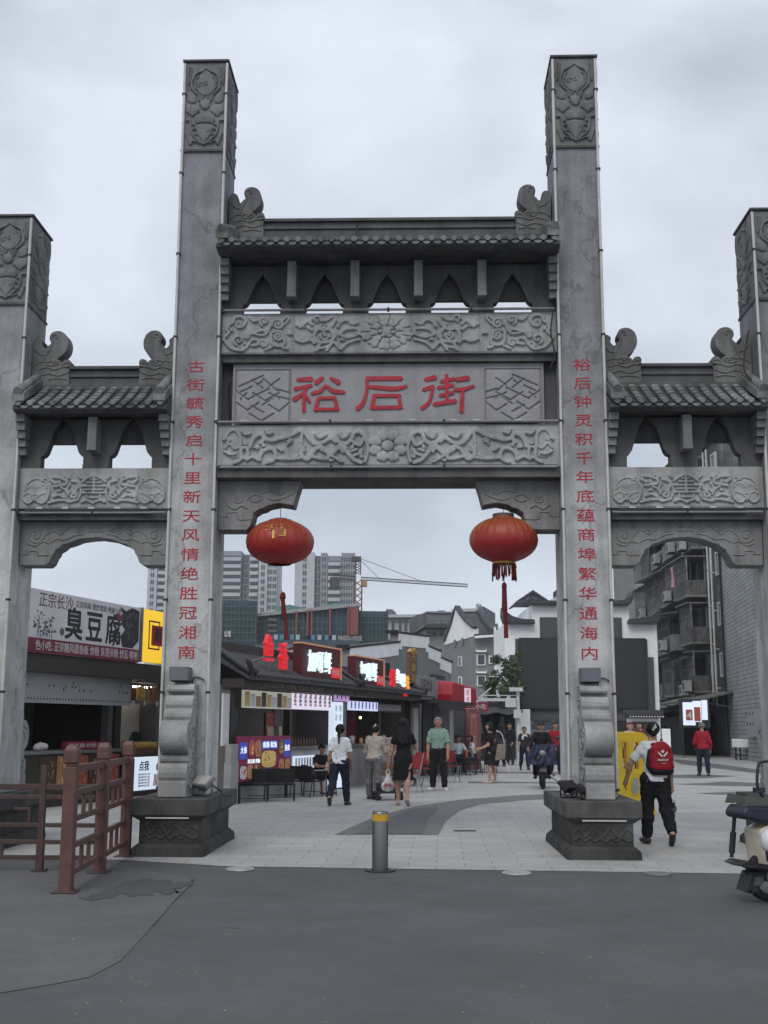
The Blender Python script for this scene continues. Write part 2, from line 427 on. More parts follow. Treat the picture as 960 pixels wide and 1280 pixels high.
COUPLET = ['古街毓秀启十里新天风情绝胜冠湘南', '裕后钟灵积千年底蕴商埠繁华通海内']
def drum_profile():
    """side outline of a drum stone, (forward, up): forward 0 at the pillar face"""
    H_ = 1.345; P = [(0, 0), (0.60, 0), (0.62, 0.012), (0.62, 0.138*H_)]
    for z0, z1, f in ((0.142, 0.293, 0.605), (0.297, 0.376, 0.52)):
        h = (z1-z0)*H_; z0 *= H_
        P += [(f-0.035, z0), (f-0.008, z0+0.22*h), (f, z0+0.5*h), (f-0.012, z0+0.78*h), (f-0.05, z0+h)]
    P += [(0.46+0.21*math.cos(a)*(1.0 if math.cos(a) > 0 else 0.5), 0.525*H_+0.20*math.sin(a)) for a in np.linspace(R(-82), R(100), 18)]
    for z0, z1, f in ((0.672, 0.772, 0.43), (0.776, 0.895, 0.36)):
        h = (z1-z0)*H_; z0 *= H_
        P += [(f-0.02, z0), (f, z0+0.3*h), (f-0.008, z0+0.6*h), (f-0.045, z0+0.9*h), (f-0.075, z0+h)]
    P += [(0.22, 0.90*H_), (0.22, 0.926*H_), (0.30, 0.929*H_), (0.315, 0.95*H_), (0.295, 0.985*H_), (0.25, H_), (0, H_)]
    return P
DRUM = None
def make_drum(sign):
    b = MB(); hw = 0.168
    prof = drum_profile()
    b.prism([(sign*p[0], p[1]) for p in prof], -hw, hw, 'x')
    return b
def side_scroll(sign, x, mult=1):
    """scroll carving on the side of a drum stone: raised rings and curls"""
    b = MB(); ys = lambda f: sign*f*1.22
    for (f, z, r, tn) in ((0.30, 0.86, 0.19, 1.8), (0.30, 0.36, 0.13, 1.5), (0.14, 1.40, 0.07, 1.3), (0.18, 0.60, 0.06, 1.2)):
        p = [(x, ys(a), c*0.805) for a, c in spiral(f, z, r, 0.6, tn)]
        b.tube(p, 0.016, 6)
    b.tube([(x, ys(f), z*0.805) for f, z in smooth_line([(0.06, 0.12), (0.2, 0.2), (0.3, 0.12), (0.42, 0.2)], 5)], 0.016, 6)
    b.tube([(x, ys(f), z*0.805) for f, z in smooth_line([(0.05, 1.1), (0.12, 1.22), (0.06, 1.34), (0.1, 1.55)], 5)], 0.016, 6)
    return b

def pillar(cx, H, couplet, panel_h):
    b = MB(); b.box(cx-PW, cx+PW, -PD, PD, 0.66, H)
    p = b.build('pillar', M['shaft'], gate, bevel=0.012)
    # carved block at the top: front panel, side panels, dark band below
    zb = H-panel_h
    s = fit(LOTUS, (205, 130, 670, 1120), (cx-PW+0.035, zb+0.02, cx+PW-0.035, H-0.05))
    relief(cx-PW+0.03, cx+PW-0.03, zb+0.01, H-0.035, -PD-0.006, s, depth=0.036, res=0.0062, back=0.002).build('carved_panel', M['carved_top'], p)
    for sd_ in (-1, 1):
        s2 = fit(LOTUS, (205, 130, 670, 1120), (-PD+0.035, zb+0.02, PD-0.035, H-0.05))
        rb = relief(-PD+0.03, PD-0.03, zb+0.01, H-0.035, -PW-0.006, s2, depth=0.02, res=0.008, back=0.002)
        o = rb.build('carved_panel', M['carved_top'], p, loc=(cx, 0, 0), rot=(0, 0, R(90)*sd_))
    b = MB(); b.box(cx-PW-0.012, cx+PW+0.012, -PD-0.03, PD+0.012, zb-0.035, zb-0.002); b.box(cx-PW-0.02, cx+PW+0.02, -PD-0.035, PD+0.02, H+0.001, H+0.028)
    b.build('block_edge', M['dark'], p)
    # pale light tubes up the front corners, in lengths, with black clips
    for sd_ in (-1, 1):
        x = cx+sd_*(PW-0.012); yy = -PD-0.022; z = 0.75; cl0 = None
        while z < H-0.1:
            z1 = min(z+1.16, H-0.02)
            tb = MB(); tb.tube([(x, yy, z+0.012), (x+random.uniform(-.004, .004), yy, z1-0.012)], 0.019, 8); tb.build('light_tube', M['tube'], p)
            cb = MB(); cb.cbox((x, yy+0.004, z), (0.055, 0.045, 0.03)); cb.build('tube_clip', M['clip'], p); z += 1.16
    if couplet:
        b = MB()
        for i, ch in enumerate(couplet):
            b.text(ch, (cx-0.0, 6.14-i*(6.14-2.40)/15), 0.195, -PD-0.003, sx=1.24, bold=0.003, sz=0.9, th=0.005)
        b.build('couplet_lettering', M['redpaint'], p)
    return p
p_in = [pillar(-PA, PH, COUPLET[0], 1.30), pillar(PA, PH, COUPLET[1], 1.30)]
p_out = [pillar(-POX, POH, None, 1.22), pillar(POX, POH, None, 1.22)]

WAVE = [('r', [(60, 150), (100, 110), (130, 150), (160, 190), (200, 150), (240, 110), (280, 160), (320, 200), (360, 150), (400, 110), (440, 160), (480, 195), (520, 150), (560, 110), (600, 150)], 18),
        ('r', [(60, 230), (110, 195), (150, 240), (200, 205), (250, 240), (300, 210), (350, 245), (400, 205), (450, 240), (500, 205), (560, 240), (600, 220)], 16),
        ('r', spiral(130, 100, 30, 0, 1.3), 12), ('r', spiral(330, 95, 30, 1, 1.3), 12), ('r', spiral(520, 100, 30, 2, 1.3), 12),
        ('r', spiral(235, 170, 26, 2, 1.2), 11), ('r', spiral(430, 180, 26, 0, 1.2), 11)]
def plinth(cx, PWd=0.42):
    b = MB()
    pd = 1.18
    for (w0, w1, d0, d1, z0, z1) in ((PWd+0.015, PWd, pd+0.015, pd, -0.05, 0.10), (PWd-0.005, PWd-0.06, pd, pd-0.06, 0.10, 0.15)):
        vs = [(cx+sx*w_, sy*d_, z) for (w_, d_, z) in ((w0, d0, z0), (w1, d1, z1)) for sx, sy in ((-1, -1), (1, -1), (1, 1), (-1, 1))]
        b.add(vs, [(3, 2, 1, 0), (4, 5, 6, 7)]+[(k, (k+1) % 4, 4+(k+1) % 4, 4+k) for k in range(4)])
    b.box(cx-PWd+0.07, cx+PWd-0.07, -pd+0.07, pd-0.07, 0.145, 0.42)
    vs = [(cx+sx*w_, sy*d_, z) for (w_, d_, z) in ((PWd-0.06, pd-0.06, 0.41), (PWd+0.02, pd+0.02, 0.47)) for sx, sy in ((-1, -1), (1, -1), (1, 1), (-1, 1))]
    b.add(vs, [(3, 2, 1, 0), (4, 5, 6, 7)]+[(k, (k+1) % 4, 4+(k+1) % 4, 4+k) for k in range(4)])
    b.box(cx-PWd-0.022, cx+PWd+0.022, -pd-0.022, pd+0.022, 0.468, 0.66)
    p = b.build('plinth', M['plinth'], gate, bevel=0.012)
    s = fit(WAVE, (60, 60, 600, 270), (cx-PWd+0.09, 0.17, cx+PWd-0.09, 0.40))
    relief(cx-PWd+0.08, cx+PWd-0.08, 0.16, 0.41, -pd+0.068, s, depth=0.018, res=0.008, back=0.002).build('carved_panel', M['plinth'], p)
    for sd_ in (-1, 1):
        bb = MB(); bb.cbox((cx, -1.22, 0.445), (PWd*1.2, 0.02, 0.014)); 
    bb.build('light_tube', M['tube'], p)
    # drum stones front and back
    for sg in (-1, 1):
        o = make_drum(sg).build('drum_stone', M['drum'], gate, loc=(cx, sg*PD, 0.66), bevel=0.018)
        for sx in (-1, 1):
            side_scroll(sg, sx*0.168).build('carved_scroll', M['drum'], o)
    return p
for x in (-PA, PA, -POX, POX): plinth(x, 0.42 if abs(x) < 4 else 0.43)
for x in (-PA, PA):
    b = MB(); b.cbox((x-0.03, -PD-0.17, 2.13), (0.23, 0.30, 0.17)); b.cbox((x-0.03, -PD-0.17, 2.038), (0.19, 0.26, 0.012), 1)
    b.build('lamp_box', [M['grey_box'], M['black_metal']], gate, bevel=0.006)
    b = MB(); b.tube(smooth_line([(x+0.24, -PD-0.03, 2.06), (x+0.15, -PD-0.02, 2.10), (x+0.09, -PD-0.03, 2.03), (x+0.09, -PD-0.03, 1.6)], 6), 0.008, 6); b.build('wiring', M['cable'], gate)

# ---- beams and carvings
BX0, BX1 = -PA+PW, PA-PW
def beam(x0, x1, z0, z1, yd, m='carved', name='beam', frame=0.03):
    b = MB(); b.box(x0+0.003, x1-0.003, -yd, yd, z0, z1)
    return b.build(name, M[m], gate, bevel=0.01)
def mirror_all(st, c): return st+[(k, [(2*c-p[0], p[1]) for p in pts], w_) for k, pts, w_ in st]
B1C = [('r', [(440, 155), (480, 150), (505, 132), (530, 152)], 15), ('r', [(440, 238), (480, 250), (520, 238), (545, 258)], 15), ('r', [(505, 165), (530, 182), (560, 170), (600, 185), (640, 162), (662, 130)], 15),
       ('r', [(540, 215), (560, 182), (600, 172), (650, 190), (662, 222), (630, 250), (565, 252), (540, 215)], 15), ('r', spiral(600, 215, 28, 0, 1.2), 11), ('r', [(690, 212), (720, 182), (770, 175), (802, 188), (790, 212), (740, 226), (700, 216)], 14),
       ('r', [(580, 255), (560, 300)], 14), ('r', [(615, 300), (655, 255), (692, 292)], 14), ('r', [(700, 292), (730, 262), (770, 246), (800, 240)], 13), ('r', [(680, 165), (700, 135), (738, 128), (760, 150), (790, 143)], 14),
       ('r', [(520, 130), (560, 102), (600, 130), (640, 110)], 13), ('r', [(640, 190), (652, 215), (640, 225)], 9), ('r', [(560, 290), (600, 285), (640, 268)], 12), ('r', [(780, 200), (820, 215), (830, 235)], 12)]
PEONY = []
for rad, n, hgt, ph in ((1.0, 11, 0.65, 0.0), (0.68, 9, 0.85, 0.3), (0.36, 6, 1.05, 0.1)):
    for k in range(n):
        a = ph+2*math.pi*k/n; ca, sa = math.cos(a), math.sin(a); L_ = 0.42+0.1*math.sin(3*k)
        loc_ = [(0.55, -0.22), (0.85, -0.27), (1.0+0.06*math.sin(5*k), -0.12), (0.95, 0.0), (1.02, 0.14), (0.85, 0.27), (0.55, 0.22)]
        pts = [(960+rad*142*(q*ca-t*sa*1.1), 195+rad*98*(q*sa+t*ca*1.1)) for q, t in loc_]
        PEONY.append(('f', pts, hgt)); 
    for k in range(n):
        a = ph+2*math.pi*(k+0.5)/n; PEONY.append(('i', [(960+rad*142*0.5*math.cos(a), 195+rad*98*0.5*math.sin(a)), (960+rad*142*1.0*math.cos(a), 195+rad*98*1.0*math.sin(a))], 5))
PEONY.append(('f', circle(960, 195, 26)[:-1], 1.2))
B1S = [('r', [(60, 235), (90, 275), (115, 290), (160, 297), (190, 272), (210, 240), (245, 240), (240, 265), (215, 270)], 13), ('r', [(62, 225), (88, 195), (75, 180), (88, 150), (108, 138), (116, 110), (150, 104), (176, 128), (162, 160), (138, 165)], 13),
       ('r', spiral(142, 148, 24, 0, 1.3), 9), ('r', spiral(140, 240, 30, 2, 1.3), 9), ('f', [(186, 170), (212, 205), (192, 237), (165, 205)], 0.9), ('r', [(218, 202), (255, 188), (300, 182), (275, 212), (220, 204)], 10),
       ('r', spiral(275, 132, 26, 2, 1.3), 11), ('r', spiral(350, 152, 34, 3, 1.6), 12), ('r', spiral(352, 218, 32, 4, 1.6), 12), ('r', spiral(274, 262, 26, 3, 1.4), 11), ('r', [(300, 182), (318, 132), (350, 115)], 12), ('r', [(312, 200), (322, 265), (380, 272), (386, 230)], 12),
       ('r', [(195, 108), (218, 130), (245, 124)], 12), ('r', [(375, 130), (400, 105), (408, 120), (385, 150)], 11), ('r', [(285, 295), (320, 280)], 10), ('r', [(380, 285), (402, 290)], 12)]
# upper beam
B1C += fill_curls(B1C, (436, 100, 815, 298), 16, 8, 15, 3)
B1S += fill_curls(B1S, (58, 100, 425, 298), 10, 7, 13, 4)
beam(BX0, BX1, 6.34, 6.90, 0.33)
s = fit(mirror_all(B1C, 960)+PEONY, (435, 95, 1485, 302), (-1.23, 6.37, 1.19, 6.87), 1.4)
relief(-1.24, 1.20, 6.36, 6.88, -0.336, s, depth=0.034, res=0.0062, back=0.004).build('carved_panel', M['carved'], gate)
s = fit(B1S, (55, 95, 428, 302), (BX0+0.03, 6.37, -1.27, 6.87), 1.3)
relief(BX0+0.02, -1.26, 6.36, 6.88, -0.336, s, depth=0.034, res=0.0062, back=0.004).build('carved_panel', M['carved'], gate)
s = [(k, [(-p[0]-0.02, p[1]) for p in pts], w_) for k, pts, w_ in s]
relief(1.22, BX1-0.02, 6.36, 6.88, -0.336, s, depth=0.034, res=0.0062, back=0.004).build('carved_panel', M['carved'], gate)
# recessed field between the beams, and the name board
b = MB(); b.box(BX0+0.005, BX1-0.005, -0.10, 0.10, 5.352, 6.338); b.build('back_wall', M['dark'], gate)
b = MB(); b.box(-2.07, 2.05, -0.20, -0.095, 5.40, 6.24); board = b.build('name_board', M['plaque'], gate, bevel=0.008)
b = MB(); b.box(BX0+0.01, BX1-0.01, -0.27, -0.101, 6.245, 6.335); b.build('board_cornice', M['dark'], gate)
FRET = []
def fret():
    q = []
    L_ = [((150, 515), (270, 465)), ((160, 540), (215, 515)), ((215, 485), (270, 525)), ((300, 515), (350, 480)), ((270, 480), (345, 540)), ((135, 535), (195, 575)), ((220, 545), (280, 580)), ((195, 575), (300, 525)),
          ((300, 545), (350, 575)), ((345, 530), (400, 545)), ((140, 590), (195, 625)), ((195, 625), (250, 590)), ((205, 640), (265, 675)), ((265, 675), (325, 640)), ((300, 600), (350, 630)), ((350, 630), (402, 590)), ((215, 605), (275, 635)), ((285, 580), (350, 545)), ((160, 575), (190, 545)), ((240, 510), (265, 490)), ((330, 560), (400, 575)), ((270, 600), (320, 570))]
    for a, b_ in L_: q.append(('i', [a, b_], 7))
    return q
for x0, x1 in ((-2.03, -1.30), (1.27, 2.01)):
    s = fit(fret(), (133, 435, 404, 685), (x0, 5.42, x1, 6.16))
    if x0 > 0: s = [(k, [(x0+x1-p[0], p[1]) for p in pts], w_) for k, pts, w_ in s]
    s += [('i', [(x0+0.01, 6.15), (x1-0.01, 6.15)], 0.012), ('i', [(x0+0.01, 5.43), (x0+0.01, 6.15)], 0.012), ('i', [(x1-0.01, 5.43), (x1-0.01, 6.15)], 0.012)]
    relief(x0, x1, 5.42, 6.16, -0.226, s, depth=0.032, res=0.0075, back=0.025).build('fret_panel', M['plaque'], board)
def brush(b, strokes, ox, oz, k, y, th=0.012):
    """red characters painted stroke by stroke: (points, widths) in crop pixels"""
    for i, (pts, ws) in enumerate(strokes):
        pl = smooth_line(pts, 6) if len(pts) > 2 else [np.array(p, float) for p in pts]
        if len(pl) == 2: pl = [pl[0]+(pl[1]-pl[0])*t for t in np.linspace(0, 1, 6)]
        N = len(pl); wv = np.interp(np.linspace(0, 1, N), np.linspace(0, 1, len(ws)), ws)*1.22
        lf = []; rt = []
        for j in range(N):
            t = pl[min(j+1, N-1)]-pl[max(j-1, 0)]; t = t/(np.linalg.norm(t)+1e-9); n_ = np.array([-t[1], t[0]])
            lf.append(pl[j]+n_*wv[j]/2); rt.append(pl[j]-n_*wv[j]/2)
        t0 = pl[0]-pl[1]; t0 = t0/np.linalg.norm(t0); t1 = pl[-1]-pl[-2]; t1 = t1/np.linalg.norm(t1)
        ol = [pl[0]+t0*wv[0]*0.3]+lf+[pl[-1]+t1*wv[-1]*0.3]+rt[::-1]
        b.prism([(ox+p[0]*k, oz-p[1]*k) for p in ol], y-th-0.0006*i, y, 'y')
YU = [([(70, 62), (138, 60)], [14, 20]), ([(58, 108), (100, 98), (138, 90)], [16, 12, 13]), ([(118, 98), (95, 130), (55, 160)], [12, 12, 20]), ([(103, 122), (103, 218)], [12, 14]), ([(112, 142), (130, 172)], [12, 12]),
      ([(190, 52), (155, 80)], [12, 18]), ([(226, 54), (266, 78)], [10, 20]), ([(203, 90), (180, 118), (138, 130)], [8, 14, 12]), ([(207, 92), (240, 118), (292, 124)], [10, 18, 12]), ([(172, 150), (156, 213)], [11, 15]), ([(168, 153), (250, 151)], [12, 12]), ([(247, 148), (260, 210)], [11, 15]), ([(160, 207), (262, 207)], [12, 13])]
HOU = [([(395, 58), (560, 58)], [16, 17]), ([(397, 55), (396, 120), (378, 180), (352, 205)], [12, 12, 15, 20]), ([(408, 98), (530, 108), (584, 94)], [12, 17, 9]), ([(425, 142), (553, 142)], [13, 14]), ([(433, 140), (420, 203)], [12, 15]), ([(545, 140), (556, 203)], [12, 15]), ([(418, 200), (558, 198)], [14, 14])]
JIE = [([(670, 65), (718, 54)], [16, 20]), ([(660, 114), (708, 99)], [14, 15]), ([(706, 100), (690, 170), (652, 205)], [12, 13, 16]), ([(742, 75), (806, 61)], [13, 13]), ([(770, 42), (771, 182)], [13, 13]), ([(729, 105), (800, 91)], [13, 14]), ([(738, 143), (800, 128)], [13, 14]), ([(710, 185), (812, 168)], [15, 16]),
       ([(815, 66), (872, 58)], [15, 20]), ([(805, 115), (850, 112), (897, 96)], [12, 15, 9]), ([(843, 112), (838, 222)], [13, 16])]
b = MB()
kk = 0.01085/3.84
cx_ = -0.05
for st in (YU, HOU, JIE): brush(b, st, cx_-kk*(480-0), 5.83+kk*130, kk, -0.203)
b.build('name_lettering', M['redpaint'], board)
# lower beam
b = MB(); b.box(BX0+0.003, BX1-0.003, -0.40, 0.40, 4.79, 5.35); b.build('beam', M['carved'], gate, bevel=0.012)
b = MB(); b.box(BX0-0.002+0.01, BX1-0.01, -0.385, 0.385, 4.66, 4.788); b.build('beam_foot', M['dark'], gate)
B2 = [('r', [(215, 175), (232, 130), (255, 105), (282, 102), (290, 125), (275, 150)], 17), ('r', [(285, 122), (330, 137), (370, 125), (420, 112), (490, 70)], 16), ('r', [(490, 80), (485, 150)], 13), ('r', [(500, 85), (530, 132), (560, 157), (600, 150), (640, 125), (690, 150), (720, 157), (745, 135), (760, 95), (790, 88), (820, 115), (840, 150)], 17),
      ('r', [(742, 130), (765, 155), (795, 165), (812, 120)], 13), ('r', [(560, 98), (580, 120), (612, 105)], 15), ('r', [(688, 95), (700, 122), (726, 110), (736, 88)], 14), ('r', [(485, 170), (490, 228), (520, 247), (540, 222), (560, 187), (600, 180), (640, 217), (670, 190), (700, 175), (730, 212), (762, 250), (800, 267)], 17),
      ('r', [(540, 230), (580, 242), (622, 245), (626, 215), (592, 192)], 14), ('r', [(640, 217), (690, 165), (722, 180)], 13), ('r', [(640, 225), (700, 262)], 13), ('r', [(750, 200), (775, 190)], 12), ('r', [(760, 226), (790, 215), (802, 192)], 13), ('r', [(350, 240), (420, 246), (480, 240)], 13),
      ('r', [(268, 250), (270, 228), (290, 196), (330, 186), (352, 215), (342, 250), (310, 265)], 16), ('r', [(170, 185), (200, 180), (206, 230), (175, 242)], 13), ('r', [(80, 130), (110, 80), (140, 78), (162, 110), (166, 160), (172, 240), (140, 267)], 14), ('r', [(85, 182), (110, 156), (135, 185), (160, 175)], 11), ('r', [(85, 200), (112, 217), (142, 215)], 12),
      ('f', [(85, 140), (110, 85), (140, 82), (158, 112), (162, 165), (160, 235), (120, 240), (82, 195)], 0.5), ('r', [(200, 250), (230, 235), (262, 250)], 12), ('r', [(300, 75), (312, 95), (330, 90)], 14), ('r', [(175, 80), (190, 100), (215, 95)], 12), ('r', [(365, 180), (385, 195)], 14), ('r', [(815, 110), (835, 185), (820, 260)], 14)]
B2 += fill_curls(B2, (66, 66, 815, 268), 26, 8, 17, 5)
ROSE = []
for k in range(8):
    a = math.pi/8+k*math.pi/4; c_, s_ = math.cos(a), math.sin(a)
    pt = [(38, -12), (70, -34), (98, -22), (104, 0), (98, 22), (70, 34), (38, 12)]
    ROSE.append(('f', [(938+(p[0]*c_-p[1]*s_), 168+(p[0]*s_+p[1]*c_)*0.92) for p in pt], 1.0))
ROSE.append(('f', circle(938, 168, 32)[:-1], 1.25))
s = fit(mirror_all(B2, 938)+ROSE, (60, 60, 1816, 272), (BX0+0.05, 4.83, BX1-0.05, 5.31), 1.35)
relief(BX0+0.04, BX1-0.04, 4.82, 5.32, -0.408, s, depth=0.04, res=0.0062, back=0.006).build('carved_panel', M['carved'], gate)
# pale tubes and cables along the beams
def run_tubes(x0, x1, y, z, n, name='light_tube'):
    for i in range(n):
        a = x0+(x1-x0)*i/n; c_ = x0+(x1-x0)*(i+1)/n
        tb = MB(); tb.tube([(a+0.01, y, z), (c_-0.01, y, z)], 0.018, 8); tb.build(name, M['tube_dim'], gate)
        cb = MB(); cb.cbox((a, y+0.004, z), (0.03, 0.045, 0.05)); cb.build('tube_clip', M['clip'], gate)
run_tubes(BX0+0.03, BX1-0.03, -0.385, 6.925, 4); run_tubes(BX0+0.0, BX1-0.02, -0.435, 5.385, 3); run_tubes(BX0+0.04, BX1-0.04, -0.42, 4.785, 3)
b = MB(); b.box(-1.95, 1.95, -0.30, -0.25, 5.395, 5.43)
for x in (-1.9, -1.1, -0.25, 0.32, 0.85, 1.15, 1.7): b.cbox((x, -0.28, 5.44), (0.09, 0.03, 0.022), 1)
b.build('lamp_rail', [M['black_metal'], M['tube']], gate)
b = MB(); b.tube(smooth_line([(1.98, -0.12, 6.3), (1.93, -0.15, 6.05), (2.02, -0.14, 5.8), (1.96, -0.15, 5.6), (2.03, -0.2, 5.42)], 6), 0.012, 6)
b.tube(smooth_line([(-2.10, -0.15, 6.28), (-2.06, -0.17, 6.0), (-2.13, -0.15, 5.95), (-2.1, -0.15, 5.5)], 6), 0.010, 6)
b.tube(smooth_line([(2.17, -0.40, 6.9), (2.13, -0.42, 6.6), (2.17, -0.42, 6.3), (2.11, -0.42, 6.1)], 6), 0.010, 6); b.build('wiring', M['cable'], gate)
# ---- corner brackets under the big beam
BK = [(67, 1238), (215, 1238), (232, 1215), (245, 1165), (247, 1145), (262, 1135), (275, 1125), (300, 1118), (318, 1105), (345, 1098), (375, 1092), (410, 1097), (447, 1105), (462, 1040), (482, 968), (67, 968)]
kb = 0.01085/4.174
for mir in (0, 1):
    pts = [(BX0+0.003+(p[0]-67)*kb, 4.66-0.002-(p[1]-968)*kb*0.93) for p in BK]
    if mir: pts = [(-p[0], p[1]) for p in pts]
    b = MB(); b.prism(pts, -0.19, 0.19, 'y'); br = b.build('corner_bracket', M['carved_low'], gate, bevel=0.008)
    g = lambda q: [(BX0+0.003+(p[0]-67)*kb, 4.658-(p[1]-968)*kb*0.93) for p in q]
    st = [('r', g([(115, 1100), (150, 1125), (185, 1105), (215, 1120)]), 0.022), ('r', g([(215, 1070), (250, 1045), (290, 1060), (260, 1085), (230, 1075)]), 0.02), ('r', g([(290, 1035), (340, 1025), (380, 1045), (400, 1025)]), 0.02),
          ('r', g(spiral(165, 1070, 24, 0, 1.2)), 0.016), ('r', g([(75, 1165), (115, 1165), (115, 1145), (170, 1145), (170, 1180), (240, 1180)]), 0.014), ('r', g([(310, 1060), (350, 1075), (400, 1062), (440, 1040)]), 0.018)]
    x0, x1 = BX0+0.01, BX0+0.003+(440-67)*kb
    if mir: st = [(k, [(-p[0], p[1]) for p in pp], w_) for k, pp, w_ in st]; x0, x1 = -x1, -x0
    cv = MB()
    for k, pp, w_ in st: cv.tube([(p[0], -0.192, p[1]) for p in smooth_line(pp, 4)], w_*0.62, 6)
    cv.build('carved_scroll', M['carved_low'], br)

# ---- side bays
SB = [('f', [(85, 300), (75, 270), (85, 205), (110, 162), (155, 142), (203, 162), (230, 210), (225, 270), (200, 302), (170, 300), (150, 272), (120, 302)], 0.65), ('r', [(98, 303), (75, 270), (85, 205), (110, 160), (155, 140), (205, 160), (231, 210), (225, 270), (200, 303), (170, 300), (150, 272), (120, 303), (98, 303)], 8),
      ('r', [(90, 215), (130, 182), (200, 180), (212, 202)], 9), ('r', [(100, 232), (150, 247), (210, 235)], 9), ('r', [(130, 252), (150, 290)], 9), ('r', [(150, 270), (192, 240)], 9), ('f', [(120, 165), (155, 150), (190, 170), (195, 200), (150, 215), (115, 200)], 1.0),
      ('r', [(240, 130), (275, 130), (310, 142), (332, 156), (325, 180), (290, 186), (258, 192)], 14), ('r', [(362, 155), (400, 170), (390, 222), (360, 258), (385, 267), (392, 240)], 12), ('r', [(230, 302), (280, 288), (330, 286), (350, 297), (390, 285)], 13), ('r', [(250, 262), (290, 248), (322, 266)], 15), ('r', [(350, 180), (335, 212), (350, 235)], 12),
      ('r', [(425, 160), (455, 135), (493, 118)], 12), ('r', [(425, 297), (455, 285), (493, 305)], 12), ('r', [(405, 180), (420, 235), (400, 285)], 10), ('r', [(240, 150), (262, 168)], 16), ('r', [(245, 280), (265, 292)], 14), ('r', [(300, 200), (325, 215), (345, 250)], 10), ('r', [(400, 125), (415, 140)], 9)]
SBC = [('r', [(450, 165), (536, 165)], 9), ('r', [(415, 190), (572, 190)], 9), ('r', [(440, 213), (546, 213)], 9), ('r', [(415, 236), (572, 236)], 9), ('r', [(465, 268), (522, 268)], 9), ('r', [(493, 125), (493, 240)], 11), ('r', [(452, 250), (452, 285)], 9), ('r', [(534, 250), (534, 285)], 9), ('r', [(470, 145), (516, 145)], 8)]
SB += fill_curls(SB, (80, 100, 410, 320), 12, 7, 13, 6)
ARCH_L = [(80, 672), (225, 672), (245, 655), (258, 620), (272, 600), (275, 585), (300, 570), (318, 552), (345, 545), (400, 523), (460, 514), (515, 511)]
def side_bay(x0, x1, mir):
    xc = (x0+x1)/2; W_ = x1-x0
    b = MB(); b.box(x0+0.003, x1-0.003, -0.33, 0.33, 4.26, 4.80); b.build('beam', M['carved'], gate, bevel=0.012)
    b = MB(); b.box(x0+0.01, x1-0.01, -0.30, 0.30, 4.12, 4.258); b.build('beam_foot', M['dark'], gate)
    s = fit(mirror_all(SB, 493)+SBC, (75, 95, 911, 325), (x0+0.07, 4.29, x1-0.07, 4.74), 1.3)
    relief(x0+0.06, x1-0.06, 4.285, 4.745, -0.336, s, depth=0.032, res=0.0062, back=0.004).build('carved_panel', M['carved'], gate)
    # arched board under the beam
    kx = W_/(915-75)
    half = [(x0+0.003+(p[0]-75)*kx*0.996, 4.118-(p[1]-420)*0.00221*1.03) for p in ARCH_L]
    pts = half+[(2*xc-p[0], p[1]) for p in half[::-1][1:]]+[(x1-0.003, 4.118), (x0+0.003, 4.118)]
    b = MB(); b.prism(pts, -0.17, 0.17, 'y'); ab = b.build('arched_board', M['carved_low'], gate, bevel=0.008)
    cv = MB()
    f = lambda q, m_: [((2*xc-(x0+(p[0]-75)*kx)) if m_ else (x0+(p[0]-75)*kx), -0.172, 4.118-(p[1]-420)*0.00228) for p in q]
    for m_ in (0, 1):
        for q in (spiral(165, 500, 48, 0, 1.7), [(125, 545), (165, 560), (205, 535), (240, 545)], [(215, 500), (260, 470), (300, 490), (330, 470)], spiral(300, 475, 20, 1, 1.2), [(330, 470), (370, 440), (400, 455), (440, 435), (470, 455), (510, 445)],
                  spiral(400, 465, 17, 0, 1.2), [(95, 607), (130, 607), (130, 590), (180, 590), (180, 612), (245, 612)], [(250, 540), (285, 520), (330, 525), (380, 500), (430, 490)], [(450, 480), (480, 470), (510, 480)]):
            cv.tube(f(smooth_line(q, 3) if len(q) < 15 else q, m_), 0.011, 6)
    cv.build('carved_scroll', M['carved_low'], ab)
    # lamp rail under the carved beam
    b = MB(); b.box(x0+0.12, x1-0.25, -0.37, -0.335, 4.225, 4.258)
    for i in range(5): b.cbox((x0+0.3+i*0.34, -0.36, 4.265), (0.08, 0.03, 0.02), 1)
    b.build('lamp_rail', [M['black_metal'], M['tube']], gate)
    run_tubes(x0+0.03, x1-0.03, -0.35, 4.205, 2)
    return xc
XS = [side_bay(-POX+PW, -PA-PW, 0), side_bay(PA+PW, POX-PW, 1)]

